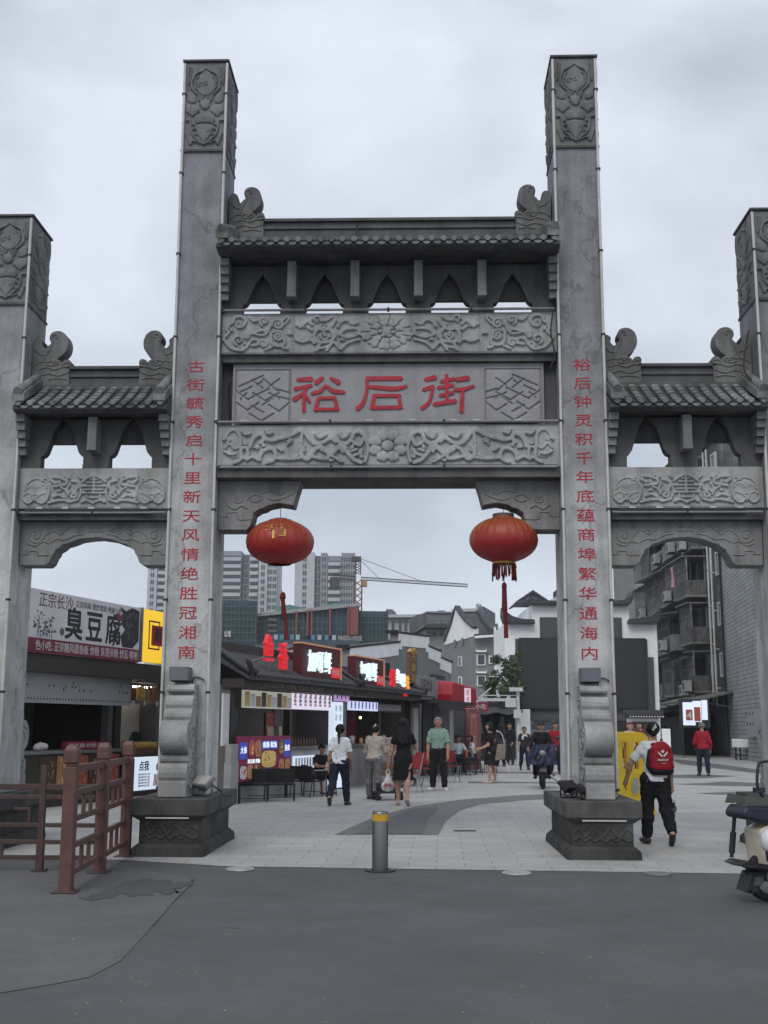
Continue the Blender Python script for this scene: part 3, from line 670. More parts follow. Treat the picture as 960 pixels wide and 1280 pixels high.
# ---- bracket sets and roofs
def brackets(xc, x0, x1, pitch, n, z0, z1, ow, hs):
    """pierced bracket wall: n openings of width ow, pitch apart"""
    H_ = z1-z0; ya, yb = -0.30, -0.14
    cs = [xc+(i-(n-1)/2)*pitch for i in range(n)]
    edges = [x0+0.003]+[(cs[i]+cs[i+1])/2 for i in range(n-1)]+[x1-0.003]
    for i in range(n+1):
        # block i stands between opening i-1 and opening i
        lx = cs[i-1]+ow/2 if i > 0 else x0+0.003
        rx = cs[i]-ow/2 if i < n else x1-0.003
        lm = cs[i-1]+0.002 if i > 0 else x0+0.003
        rm = cs[i]-0.002 if i < n else x1-0.003
        def side(x, d, mid):
            if d == 0: return [(x, z0), (x, z1)]
            return [(x, z0), (x, z0+hs*0.13), (x+d*0.04, z0+hs*0.145), (x+d*0.07, z0+hs*0.18), (x+d*0.085, z0+hs*0.22), (x+d*0.165, z0+hs*0.42), (mid, z0+hs*0.55), (mid, z1)]
        l_ = side(lx, -1 if i > 0 else 0, lm); r_ = side(rx, 1 if i < n else 0, rm)
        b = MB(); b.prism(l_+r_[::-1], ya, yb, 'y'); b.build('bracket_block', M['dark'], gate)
        if 0 < i < n:
            bx = (lx+rx)/2
            h = MB(); h.box(bx-0.058, bx+0.058, -0.56, ya-0.002, z0+hs*0.155, z1-0.03); h.box(bx-0.062, bx+0.062, -0.566, ya-0.004, z0+hs*0.145, z0+hs*0.20)
            h.build('bracket_arm', M['carved_top'], gate, bevel=0.006)
            f_ = MB(); f_.box(bx-0.17, bx+0.17, ya-0.03, yb+0.03, z0-0.006, z0+0.05); f_.build('bracket_foot', M['dark'], gate)
    for sx, xx in ((1, x0), (-1, x1)):
        h = MB()
        for k in range(5):
            hh = (H_-0.16)/5; h.box(*(sorted((xx+sx*0.004, xx+sx*(0.10+0.006*k)))), -0.42-0.05*k, ya-0.004, z0+0.15+k*hh+0.006, z0+0.15+(k+1)*hh)
        h.build('stepped_corbel', M['carved_top'], gate)
def roof(x0, x1, ze, zr, ye, tile, ol=0.47):
    """two-sided tiled roof between pillars: eave height ze at +-ye, ridge foot height zr at y=0"""
    xa, xb = x0+0.004, x1-0.004
    b = MB(); b.prism([(-ye, ze), (-ye, ze-0.045), (-ye+0.12, ze-0.07), (0, ze-0.02), (ye-0.12, ze-0.07), (ye, ze-0.045), (ye, ze), (0.1, zr), (-0.1, zr)], xa, xb, 'x')
    rf = b.build('roof', M['dark'], gate)
    n = int(round((xb-xa)/tile)); t_ = MB(); e_ = MB()
    dz = zr-ze
    for sy in (-1, 1):
        for i in range(n):
            xc = xa+(i+0.5)*(xb-xa)/n+random.uniform(-0.008, 0.008)
            m_ = 5 if sy < 0 else 2
            for k in range(m_):
                t0, t1 = k/m_, (k+1)/m_
                yy = lambda t: sy*(ye+0.03-(ye-0.07)*t)
                zz = lambda t: ze+0.012+dz*t*(0.86+0.14*t)
                t_.tube([(xc, yy(t0), zz(t0)+0.022), (xc, yy(t1+0.02), zz(t1+0.02)+0.008)], [0.054+random.uniform(-0.005, 0.005), 0.047], 8, flat=0.55)
            # round end tile and drip tile between
            e_.disc((xc, sy*(ye+0.036), ze+0.03), 0.037, 'y', 12, 0, 0.02)
            if i < n-1:
                xd = xc+0.5*(xb-xa)/n
                e_.prism([(xd-0.052, ze-0.005), (xd-0.042, ze-0.03), (xd, ze-0.045), (xd+0.042, ze-0.03), (xd+0.052, ze-0.005)], sy*(ye+0.012), sy*(ye+0.03), 'y')
        # flat pan tiles between the rows
        for i in range(n-1):
            xc = xa+(i+1)*(xb-xa)/n
            for k in range(4):
                t0, t1 = k/4, (k+1)/4
                w2 = (xb-xa)/n/2-0.025
                y0_, y1_ = sy*(ye+0.01-(ye-0.09)*t0), sy*(ye+0.01-(ye-0.09)*t1)
                z0_, z1_ = ze+0.008+dz*t0*(0.86+0.14*t0)+0.014, ze+0.008+dz*t1*(0.86+0.14*t1)+0.004
                t_.add([(xc-w2, y0_, z0_), (xc+w2, y0_, z0_), (xc+w2, y1_, z1_), (xc-w2, y1_, z1_), (xc-w2, y0_, z0_-0.02), (xc+w2, y0_, z0_-0.02)], [(0, 1, 2, 3), (0, 4, 5, 1)], 1)
    t_.build('roof_tiles', [M['tile'], M['roofpan']], rf); e_.build('eave_tiles', M['tile'], rf)
    rg = MB(); k_ = 1.3; rg.box(xa, xb, -0.13, 0.13, zr-0.06, zr+0.05*k_); xr0, xr1 = xa+ol, xb-ol; rg.box(xr0, xr1, -0.085, 0.085, zr+0.05*k_, zr+0.13*k_); rg.box(xr0, xr1, -0.11, 0.11, zr+0.13*k_, zr+0.155*k_); rg.box(xr0, xr1, -0.075, 0.075, zr+0.155*k_, zr+0.215*k_); rg.box(xr0, xr1, -0.12, 0.12, zr+0.215*k_, zr+0.25*k_)
    rg.build('ridge', M['dark'], rf, bevel=0.008)
    # sloping end ridges against the pillars
    for sx, xx in ((1, xa), (-1, xb)):
        e = MB()
        for sy in (-1, 1):
            pr = [(sy*(ye+0.06), ze+0.05), (sy*(ye+0.06), ze+0.16), (sy*0.12, zr+0.14), (sy*0.12, zr)]
            e.prism(pr, xx, xx+sx*0.16, 'x')
            e.tube([(xx+sx*0.08, sy*(ye+0.08), ze+0.17), (xx+sx*0.08, sy*0.12, zr+0.16)], 0.06, 8)
        e.build('end_ridge', M['tile'], rf)
    return rf
roof(BX0, BX1, 7.645, 8.02, 0.92, 0.145)
brackets(-0.02, BX0, BX1, 0.835, 5, 6.902, 7.575, 0.52, 1.0)
b = MB(); b.box(BX0+0.006, BX1-0.006, -0.138, -0.08, 7.125, 7.57); b.build('niche_board', M['dark'], gate)
for sx in (-1, 1):
    x0, x1 = (-POX+PW, -PA-PW) if sx < 0 else (PA+PW, POX-PW)
    roof(x0, x1, 5.53, 5.93, 0.74, 0.15)
    brackets((x0+x1)/2, x0, x1, 0.905, 2, 4.802, 5.462, 0.56, 1.25)
    b = MB(); b.box(x0+0.006, x1-0.006, -0.138, -0.08, 5.165, 5.45); b.build('niche_board', M['dark'], gate)
# ---- fish-tailed ridge ornaments
OWL = [(190, 530), (188, 330), (186, 300), (186, 205), (200, 165), (235, 157), (262, 180), (258, 215), (285, 246), (308, 222), (330, 198), (316, 165), (325, 122), (362, 100), (410, 104), (450, 138), (467, 200), (455, 260), (420, 302), (388, 330), (412, 345), (428, 362), (440, 343), (475, 335), (495, 357), (490, 400), (486, 450), (492, 530)]
def owl_mesh():
    k = 0.00160
    f = lambda q: [((p[0]-188)*k, (530-p[1])*k) for p in q]   # metres; a plinth block fills the foot
    ol = [(p[0], p[1]) for p in smooth_line(f(OWL[3:-1]), 3)]
    b = MB(); b.box(0, 0.485, -0.125, 0.125, -0.12, 0.004); b.prism([f(OWL)[0]]+f(OWL)[1:3]+ol+[f(OWL)[-1]], -0.12, 0.12, 'y')
    for sy in (-1, 1):
        for q in (spiral(365, 150, 38, 2.2, 0.9), [(345, 180), (330, 240), (300, 290), (280, 350)], [(300, 360), (350, 345), (400, 360), (360, 385), (310, 380)], [(240, 420), (310, 400), (370, 420), (430, 400), (485, 395)],
                  [(250, 470), (330, 450), (400, 470), (480, 440)], [(320, 500), (390, 490), (470, 500)], [(205, 250), (250, 290), (290, 300)], [(200, 390), (240, 360), (290, 350)], [(430, 380), (455, 360), (480, 370)]):
            b.tube([(p[0], sy*0.121, p[1]) for p in smooth_line(f(q), 3)], 0.012, 6)
        b.ball((f([(360, 362)])[0][0], sy*0.118, f([(360, 362)])[0][1]), 0.022)
    return b
ow = owl_mesh()
o1 = ow.build('ridge_ornament', M['orn'], gate, loc=(BX0+0.02, 0, 8.115), bevel=0.015)
def owl_copy(x, z, flip, s):
    c = o1.copy(); COL.objects.link(c); c.location = (x, 0, z); c.scale = (-s if flip else s, 1, s)
    return c
owl_copy(BX1-0.02, 8.115, True, 1.0)
for x0, x1 in ((-POX+PW, -PA-PW), (PA+PW, POX-PW)):
    owl_copy(x0+0.01, 6.015, False, 1.06); owl_copy(x1-0.01, 6.015, True, 1.06)
# stray cables
b = MB(); b.tube(smooth_line([(4.70, -0.42, 6.6), (4.60, -0.45, 6.1), (4.68, -0.5, 5.9)], 6), 0.012, 6); b.tube(smooth_line([(-0.45, 0.0, 8.36), (-0.44, -0.12, 8.2), (-0.45, -0.3, 8.0)], 5), 0.008, 6)
b.build('wiring', M['cable'], gate)
# blue notice fixed to the outer left pillar
nb = empty('notice_board', (-POX-0.02, -PD-0.02, 2.35), 0, 'small blue and white notice board fixed to the leftmost stone pillar', 'notice board')
b = MB(); b.box(-0.26, 0.20, -0.02, 0.0, -0.02, 0.36); b.build('panel', mat('blue notice', (0.03, 0.17, 0.27), 0.4, 0.1), nb)
b = MB(); b.box(-0.26, 0.20, -0.026, -0.021, -0.02, 0.13)
for i in range(5): b.box(-0.24, 0.16-0.02*(i % 3), -0.025, -0.0215, 0.31-i*0.03, 0.325-i*0.03)
b.build('printed_lines', mat('pale print', (0.35, 0.45, 0.5), 0.5, 0.1), nb)
# ---- lanterns
def lantern(x, z, a, h, kind):
    yl = 0.0
    t = empty('lantern', (x, yl, z), 0)
    n = 48; N = 14; vs = []; fs = []
    for i in range(N+1):
        ph = -math.pi/2+math.pi*i/N; r0 = max(0.15, a*math.cos(ph)**0.9) if abs(math.cos(ph)) > 1e-6 else 0.15
        for k in range(n*2):
            an = math.pi*k/n; rr = r0*(1+0.012*math.cos(12*2*an)*math.cos(ph))
            vs.append((rr*math.cos(an), rr*math.sin(an), h*math.sin(ph)))
    for i in range(N):
        for k in range(2*n): fs.append((i*2*n+k, i*2*n+(k+1) % (2*n), (i+1)*2*n+(k+1) % (2*n), (i+1)*2*n+k))
    b = MB(); b.add(vs, fs, 0, True); b.build('shell', M['lantern'], t)
    rb = MB()
    for k in range(24):
        if kind == 0 and k % 3: continue
        an = 2*math.pi*(k+0.5)/24
        rb.tube([(a*1.004*math.cos(p_)**0.9*math.cos(an), a*1.004*math.cos(p_)**0.9*math.sin(an), h*1.004*math.sin(p_)) for p_ in np.linspace(R(15), R(68), 8)], 0.0035, 5)
    rb.build('gold_ribs', M['gold'], t)
    c = MB(); c.lathe([(0.135, 0), (0.14, 0.01), (0.14, 0.075), (0.12, 0.08)], (0, 0, h-0.03), 20) if kind else c.lathe([(0.09, 0), (0.09, 0.03), (0.02, 0.04)], (0, 0, h-0.01), 16); c.build('cap', M['lantern_cap'], t)
    wv = MB(); wv.tube([(0, 0, h+0.03), (0.0, 0, 4.405-z if kind == 0 else 4.36-z)], 0.0045, 5); wv.build('hanging_wire', M['cable'], t)
    tm = M['tassel']
    if kind:
        f = MB(); f.lathe([(0.15, -0.02), (0.15, 0.02)], (0, 0, -h-0.0), 20); f.build('gold_band', M['gold'], t)
        f = MB()
        for k in range(34):
            an = 2*math.pi*k/34; ln = random.uniform(0.14, 0.23) if k % 5 else 0.05
            f.tube([(0.145*math.cos(an), 0.145*math.sin(an), -h-0.02), (0.15*math.cos(an)+random.uniform(-.01, .01), 0.15*math.sin(an), -h-0.02-ln)], [0.009, 0.011], 5)
        f.build('fringe', tm, t)
        f = MB(); f.tube([(0, 0, -h), (0.0, 0, -h-0.33)], 0.004, 5); f.lathe([(0.02, 0), (0.035, 0.03), (0.03, 0.08), (0.012, 0.1)], (0, 0, -h-0.36), 10)
        f.tube([(0, 0, -h-0.34), (0.0, 0, -h-0.62), (0.01, 0, -h-0.66), (0.015, 0, -h-0.98)], [0.03, 0.038, 0.022, 0.03], 8); f.build('tassel', tm, t)
    else:
        f = MB(); f.tube([(0.03, 0, -h+0.01), (0.03, 0, -h-0.36)], 0.003, 5); f.lathe([(0.02, 0), (0.04, 0.03), (0.035, 0.09), (0.015, 0.11)], (0.05, 0, -h-0.47), 10)
        f.tube([(0.03, 0, -h-0.33), (0.05, 0, -h-0.42)], 0.006, 5); f.tube([(0.05, 0, -h-0.44), (0.07, 0, -h-0.65), (0.09, 0, -h-0.70), (0.11, 0, -h-0.98)], [0.026, 0.034, 0.02, 0.03], 8); f.build('tassel', tm, t)
        # scrap of gold lettering still stuck to the front
        f = MB()
        gv, gf = glyphs('节')
        gx = (gv[:, 0].min()+gv[:, 0].max())/2; gz = (gv[:, 1].min()+gv[:, 1].max())/2
        P = []
        for p in gv:
            X = (p[0]-gx)*0.36; Z = (p[1]-gz)*0.22+0.085
            Yq = -math.sqrt(max(0.01, 1-(X/a)**2-(Z/h)**2))*a-(0.010 if p[2] > 0 else -0.006)
            P.append((X, Yq, Z))
        f.add(P, gf); f.build('gold_lettering', M['gold'], t)
    return t
m, nt, bs = new_mat('lantern cloth')
g = nt.nodes.new('ShaderNodeTexCoord'); sx_ = nt.nodes.new('ShaderNodeSeparateXYZ'); nt.links.new(g.outputs['Object'], sx_.inputs['Vector'])
rp = nt.nodes.new('ShaderNodeValToRGB'); rp.color_ramp.elements[0].position = 0.25; rp.color_ramp.elements[0].color = (0.33, 0.010, 0.014, 1); rp.color_ramp.elements[1].position = 0.9; rp.color_ramp.elements[1].color = (0.28, 0.05, 0.022, 1)
mrn = nt.nodes.new('ShaderNodeMapRange'); mrn.inputs['From Min'].default_value = -0.3; mrn.inputs['From Max'].default_value = 0.3
nz = nt.nodes.new('ShaderNodeTexNoise'); nz.inputs['Scale'].default_value = 6; nt.links.new(g.outputs['Object'], nz.inputs['Vector'])
nt.links.new(sx_.outputs['Z'], mrn.inputs['Value']); nt.links.new(math_node(nt, 'ADD', mrn.outputs['Result'], math_node(nt, 'MULTIPLY', math_node(nt, 'SUBTRACT', nz.outputs['Fac'], 0.5), 0.5)), rp.inputs['Fac'])
nt.links.new(rp.outputs['Color'], bs.inputs['Base Color']); bs.inputs['Roughness'].default_value = 0.5
M['lantern'] = m
M['gold'] = mat('gold trim', (0.45, 0.27, 0.06), 0.4, 0.2, 20, metal=0.3)
M['lantern_cap'] = mat('lantern cap', (0.09, 0.065, 0.05), 0.6, 0.2, 10)
M['tassel'] = mat('dark red tassel', (0.13, 0.01, 0.015), 0.8, 0.3, 40)
tag(lantern(-1.42, 3.87, 0.445, 0.295, 0), 'faded red oval lantern with a scrap of gold lettering and one bare tassel', 'lantern', 'red lanterns hung under the archway')
tag(lantern(1.505, 3.90, 0.445, 0.295, 1), 'faded red oval lantern with dark top cap and a full bottom fringe', 'lantern', 'red lanterns hung under the archway')
# ================================================================== ground
def asphalt(name, col, specks=True):
    m, nt, b = new_mat(name)
    g = nt.nodes.new('ShaderNodeNewGeometry'); P = g.outputs['Position']
    def noise(s, d=5, r=0.6):
        n = nt.nodes.new('ShaderNodeTexNoise'); n.inputs['Scale'].default_value = s; n.inputs['Detail'].default_value = d; n.inputs['Roughness'].default_value = r
        nt.links.new(P, n.inputs['Vector']); return n.outputs['Fac']
    def rng(x, a, c, lo, hi):
        r = nt.nodes.new('ShaderNodeMapRange')
        for k, v in (('From Min', a), ('From Max', c), ('To Min', lo), ('To Max', hi)): r.inputs[k].default_value = v
        nt.links.new(x, r.inputs['Value']); return r.outputs['Result']
    k = math_node(nt, 'MULTIPLY', rng(noise(0.7), 0.3, 0.7, 0.84, 1.16), rng(noise(130, 3), 0.3, 0.7, 0.72, 1.28))
    k = math_node(nt, 'MULTIPLY', k, rng(noise(5, 6, 0.7), 0.35, 0.7, 0.93, 1.07))
    vm = nt.nodes.new('ShaderNodeVectorMath'); vm.operation = 'SCALE'; vm.inputs[0].default_value = col; nt.links.new(k, vm.inputs['Scale'])
    out = vm.outputs['Vector']
    if specks:
        v = nt.nodes.new('ShaderNodeTexVoronoi'); v.inputs['Scale'].default_value = 7.0; nt.links.new(P, v.inputs['Vector'])
        msk = math_node(nt, 'MULTIPLY', math_node(nt, 'LESS_THAN', v.outputs['Distance'], 0.045), math_node(nt, 'GREATER_THAN', noise(1.1, 3), 0.53))
        mx_ = nt.nodes.new('ShaderNodeMix'); mx_.data_type = 'RGBA'; mx_.inputs['B'].default_value = (0.32, 0.32, 0.31, 1)
        nt.links.new(msk, mx_.inputs['Factor']); nt.links.new(out, mx_.inputs['A']); out = mx_.outputs['Result']
    nt.links.new(out, b.inputs['Base Color'])
    nt.links.new(rng(noise(1.3), 0.3, 0.7, 0.72, 0.95), b.inputs['Roughness']); b.inputs['Specular IOR Level'].default_value = 0.3
    bp = nt.nodes.new('ShaderNodeBump'); bp.inputs['Strength'].default_value = 0.5; bp.inputs['Distance'].default_value = 0.006
    nt.links.new(noise(160, 3), bp.inputs['Height']); nt.links.new(bp.outputs['Normal'], b.inputs['Normal'])
    return m
def paving(name, c1, c2, mortar, bw, bh, rz=0.0, var=0.16, off=0.5, msize=0.006):
    m, nt, b = new_mat(name)
    g = nt.nodes.new('ShaderNodeNewGeometry')
    mpn = nt.nodes.new('ShaderNodeMapping'); mpn.inputs['Rotation'].default_value = (0, 0, rz); nt.links.new(g.outputs['Position'], mpn.inputs['Vector'])
    br = nt.nodes.new('ShaderNodeTexBrick'); br.inputs['Color1'].default_value = (*c1, 1); br.inputs['Color2'].default_value = (*c2, 1); br.inputs['Mortar'].default_value = (*mortar, 1)
    br.inputs['Scale'].default_value = 1; br.inputs['Brick Width'].default_value = bw; br.inputs['Row Height'].default_value = bh; br.inputs['Mortar Size'].default_value = msize; br.inputs['Mortar Smooth'].default_value = 0.3; br.offset = off
    nt.links.new(mpn.outputs['Vector'], br.inputs['Vector'])
    n = nt.nodes.new('ShaderNodeTexNoise'); n.inputs['Scale'].default_value = 0.8; n.inputs['Detail'].default_value = 8; n.inputs['Roughness'].default_value = 0.65; nt.links.new(g.outputs['Position'], n.inputs['Vector'])
    n2 = nt.nodes.new('ShaderNodeTexNoise'); n2.inputs['Scale'].default_value = 40; n2.inputs['Detail'].default_value = 4; nt.links.new(g.outputs['Position'], n2.inputs['Vector'])
    r = nt.nodes.new('ShaderNodeMapRange'); r.inputs['From Min'].default_value = 0.3; r.inputs['From Max'].default_value = 0.7; r.inputs['To Min'].default_value = 1-var; r.inputs['To Max'].default_value = 1+var
    nt.links.new(n.outputs['Fac'], r.inputs['Value'])
    r2 = nt.nodes.new('ShaderNodeMapRange'); r2.inputs['From Min'].default_value = 0.3; r2.inputs['From Max'].default_value = 0.7; r2.inputs['To Min'].default_value = 0.92; r2.inputs['To Max'].default_value = 1.08; nt.links.new(n2.outputs['Fac'], r2.inputs['Value'])
    vm = nt.nodes.new('ShaderNodeVectorMath'); vm.operation = 'SCALE'; nt.links.new(br.outputs['Color'], vm.inputs[0]); nt.links.new(math_node(nt, 'MULTIPLY', r.outputs['Result'], r2.outputs['Result']), vm.inputs['Scale'])
    nt.links.new(vm.outputs['Vector'], b.inputs['Base Color']); b.inputs['Roughness'].default_value = 0.72; b.inputs['Specular IOR Level'].default_value = 0.3
    bp = nt.nodes.new('ShaderNodeBump'); bp.inputs['Strength'].default_value = 0.4; bp.inputs['Distance'].default_value = 0.004; nt.links.new(n2.outputs['Fac'], bp.inputs['Height']); nt.links.new(bp.outputs['Normal'], b.inputs['Normal'])
    return m
b = MB(); b.add([(-250, -50, 0), (250, -50, 0), (250, 420, 0), (-250, 420, 0)], [(0, 1, 2, 3)])
tag(b.build('ground', asphalt('old asphalt', (0.088, 0.09, 0.093))), kind='structure')
def sheet(name, pts, z, m): 
    b = MB(); b.add([(float(p[0]), float(p[1]), z) for p in pts], [tuple(range(len(pts)))])
    return tag(b.build(name, m), kind='structure')
EDGE = [(-30, 0.9), (-8, -0.9), (-3.0, -1.50), (-1.72, -2.02), (0.0, -2.14), (3.54, -2.33), (12, -2.75), (40, -4)]
sheet('plaza', EDGE+[(60, 95), (-30, 95)], 0.004, paving('plaza paving', (0.37, 0.368, 0.36), (0.33, 0.327, 0.32), (0.16, 0.16, 0.157), 0.62, 0.31, R(1.0)))
G = lambda q: [atz(*p)[:2] for p in q]
sheet('road_patch', [(-14, -0.9), (-8, -1.3), (-3.02, -1.9)]+G([(243, 1099), (232, 1112), (212, 1132), (180, 1170), (150, 1202), (112, 1222), (60, 1232), (0, 1242)])+[(-14, -10.5)], 0.004, asphalt('worn pale asphalt', (0.108, 0.109, 0.111)))
sheet('damp_stain', G([(q_[0]+3*math.sin(9*i), q_[1]+1.6*math.sin(5*i)) for i, q_ in enumerate(smooth_line([(128, 1113), (150, 1106), (175, 1100), (205, 1101), (222, 1105), (240, 1101), (236, 1108), (218, 1112), (222, 1118), (196, 1117), (180, 1121), (150, 1119), (132, 1125), (98, 1124), (120, 1119)], 5))]), 0.008, asphalt('damp asphalt', (0.072, 0.073, 0.075), False))
gp = paving('grey granite paving', (0.105, 0.105, 0.107), (0.088, 0.088, 0.09), (0.055, 0.055, 0.055), 0.3, 0.15, R(35), 0.12)
sheet('paving_band', G([(418, 1044), (440, 1034), (470, 1021), (520, 1008), (575, 1000), (640, 995), (705, 992), (705, 998), (650, 1001), (600, 1006), (574, 1014), (558, 1026), (548, 1044)]), 0.008, paving('pale grey band', (0.145, 0.145, 0.145), (0.13, 0.13, 0.13), (0.08, 0.08, 0.08), 0.4, 0.2, R(35), 0.12))
sheet('paving_inset', G([(443, 1043), (462, 1034), (486, 1024), (512, 1014), (545, 1007), (549, 1012), (536, 1023), (528, 1043)]), 0.012, gp)
gb = paving('dark paving stripe', (0.125, 0.125, 0.125), (0.11, 0.11, 0.11), (0.07, 0.07, 0.07), 0.6, 0.3, 0.2, 0.12)
for q in ([(838, 949), (856, 950), (955, 963), (955, 968), (890, 960), (850, 955)], [(838, 969), (880, 968.4), (922, 970.2), (880, 973), (838, 972.4)], [(842, 980.5), (880, 979), (905, 977.2), (960, 979.5), (960, 983.5), (900, 982.5)], [(700, 996), (760, 991), (760, 995), (700, 1001)],
          [(590, 964.6), (700, 965.4), (700, 967.2), (590, 966.6)], [(585, 977.2), (700, 978), (700, 979.6), (585, 979)], [(870, 992), (960, 988.5), (960, 993), (900, 993.5)]):
    sheet('paving_stripe', G(q), 0.008, gb)
ps = mat('dark drain slot', (0.03, 0.03, 0.03), 0.8, 0)
for q in ([(567, 1038.2), (595, 1038.2), (595, 1039.8), (567, 1039.8)], [(800, 985), (822, 985), (822, 986.5), (800, 986.5)]):
    sheet('drain_slot', G(q), 0.008, ps)
b = MB(); rq = random.Random(21)
for (u0, v0, n_, su, sv) in ((175, 1170, 34, 60, 35), (95, 1215, 16, 60, 30), (630, 1210, 10, 40, 18), (830, 1195, 9, 70, 20), (480, 1180, 14, 260, 60), (720, 1120, 8, 200, 15), (560, 1265, 12, 250, 12)):
    for _ in range(n_):
        q = atz(rq.gauss(u0, su), max(1100, min(1278, rq.gauss(v0, sv))), 0.006); r_ = rq.uniform(0.003, 0.008)*(1.6 if rq.random() < 0.1 else 1); a0 = rq.uniform(0, 6)
        b.add([(q[0]+r_*math.cos(a0+k*1.57)*rq.uniform(.6, 1.3), q[1]+r_*math.sin(a0+k*1.57)*rq.uniform(.6, 1.3), q[2]+0.002*(k % 2)) for k in range(4)], [(0, 1, 2, 3)])
tag(b.build('litter', mat('pale grit', (0.42, 0.42, 0.40), 0.8, 0.3, 20)), kind='stuff')
cl_ = [(243, 1098), (236, 1107), (228, 1118), (214, 1130), (206, 1141), (190, 1158)]
pts_ = [atz(u+rq.uniform(-2, 2), v) for u, v in cl_]; w_s = [0.001+0.005*rq.random() for _ in pts_]
sheet('asphalt_crack', [(p[0]-w, p[1]) for p, w in zip(pts_, w_s)]+[(p[0]+w, p[1]+w*0.5) for p, w in zip(pts_[::-1], w_s[::-1])], 0.0085, mat('crack', (0.072, 0.072, 0.073), 0.9, 0))
for (u0, v0, u1, v1) in ((320, 1120, 365, 1119), (660, 1128, 690, 1131), (470, 1112, 520, 1100), (265, 1160, 310, 1163)):
    P0, P1 = atz(u0, v0), atz(u1, v1); mid = (P0+P1)/2+np.array([0.03, 0.04, 0]); sheet('asphalt_crack', [P0[:2], mid[:2]-np.array([0, 0.008]), P1[:2], mid[:2]+np.array([0, 0.007])], 0.004, mat('crack', (0.06, 0.06, 0.062), 0.9, 0))
# ================================================================== street furniture close to the gateway
M['steel'] = mat('brushed steel', (0.20, 0.20, 0.20), 0.35, 0.2, 30, metal=0.85, stretch=(1, 1, 8))
M['yellow'] = mat('yellow reflective band', (0.55, 0.30, 0.02), 0.45, 0.15, 10)
bo = empty('bollard', atz(475, 1089), 0, 'short steel bollard with a yellow band standing in the middle of the entrance', 'bollard')
b = MB(); b.lathe([(0.085, 0.0), (0.085, 0.595), (0.079, 0.615), (0.02, 0.622)], n=28); b.build('post', M['steel'], bo)
b = MB(); b.lathe([(0.087, 0.515), (0.087, 0.585)], n=28); b.build('reflective_band', M['yellow'], bo)
b = MB(); b.lathe([(0.16, 0.004), (0.16, 0.016), (0.10, 0.020), (0.10, 0.004)], n=28); b.build('collar', M['black_metal'], bo)
pm = mat('worn steel lid', (0.34, 0.34, 0.33), 0.5, 0.25, 14, metal=0.3)
def lid(u, v, lab, r=0.155, m=pm):
    b = MB(); b.lathe([(r, 0), (r, 0.012), (r-0.012, 0.018), (r-0.05, 0.019), (r-0.052, 0.015), (0.001, 0.016)], n=28)
    o = b.build('retracted_bollard', m, loc=tuple(float(q) for q in atz(u, v, 0.004))); tag(o, lab, 'ground lid', 'round lids of sunken bollards')
lid(300, 1087, 'round steel lid flush in the paving edge, in front of the left plinth')
lid(646, 1092, 'bright round steel lid flush in the asphalt, between bollard and right plinth')
lid(822, 1093, 'dull round lid half lost in the asphalt, right of the right plinth', 0.14, mat('dull lid', (0.15, 0.15, 0.15), 0.7, 0.25, 14))

# floodlights on the plinths
def floodlight(loc, rz, lab, pale):
    f = empty('floodlight', loc, rz, lab, 'floodlight', 'floodlights on the plinths')
    hm = M['lamp_metal'] if pale else M['black_metal']
    b = MB(); b.prism([(-0.13, -0.09), (0.13, -0.09), (0.15, 0.09), (-0.15, 0.09)], -0.03, 0.03, 'y'); b.prism([(-0.08, -0.06), (0.08, -0.06), (0.08, 0.06), (-0.08, 0.06)], 0.028, 0.09, 'y')
    o = b.build('housing', hm, f, loc=(0, 0, 0.17), rot=(R(-52), 0, 0), bevel=0.01)
    b = MB(); b.box(-0.12, 0.12, -0.036, -0.031, -0.075, 0.075); b.build('glass', M['glass_dark'] if not pale else mat('pale lamp glass', (0.4, 0.4, 0.38), 0.3, 0.1), o)
    b = MB(); b.tube([(-0.165, 0, 0.17), (-0.165, 0.0, 0.02), (-0.12, 0, 0.006), (0.12, 0, 0.006), (0.165, 0, 0.02), (0.165, 0, 0.17)], 0.011, 6); b.build('bracket', M['steel'] if pale else M['black_metal'], f)
    b = MB(); b.tube(smooth_line([(0.05, 0.08, 0.15), (0.12, 0.2, 0.05), (0.2, 0.16, 0.012), (0.3, 0.22, 0.012)], 5), 0.01, 6); b.build('cord', M['clip'], f)
    return f
floodlight((-2.22, -0.68, 0.662), R(-35), 'pale floodlight tilted up on the left plinth', True)
floodlight((2.2, -0.60, 0.662), R(40), 'dark floodlight tilted up on the left end of the right plinth', False).scale = (0.85, 0.85, 0.85)
floodlight((2.33, -0.86, 0.662), R(75), 'dark floodlight crowding its twin beside the right plinth drum stone', False).scale = (0.75, 0.75, 0.75)

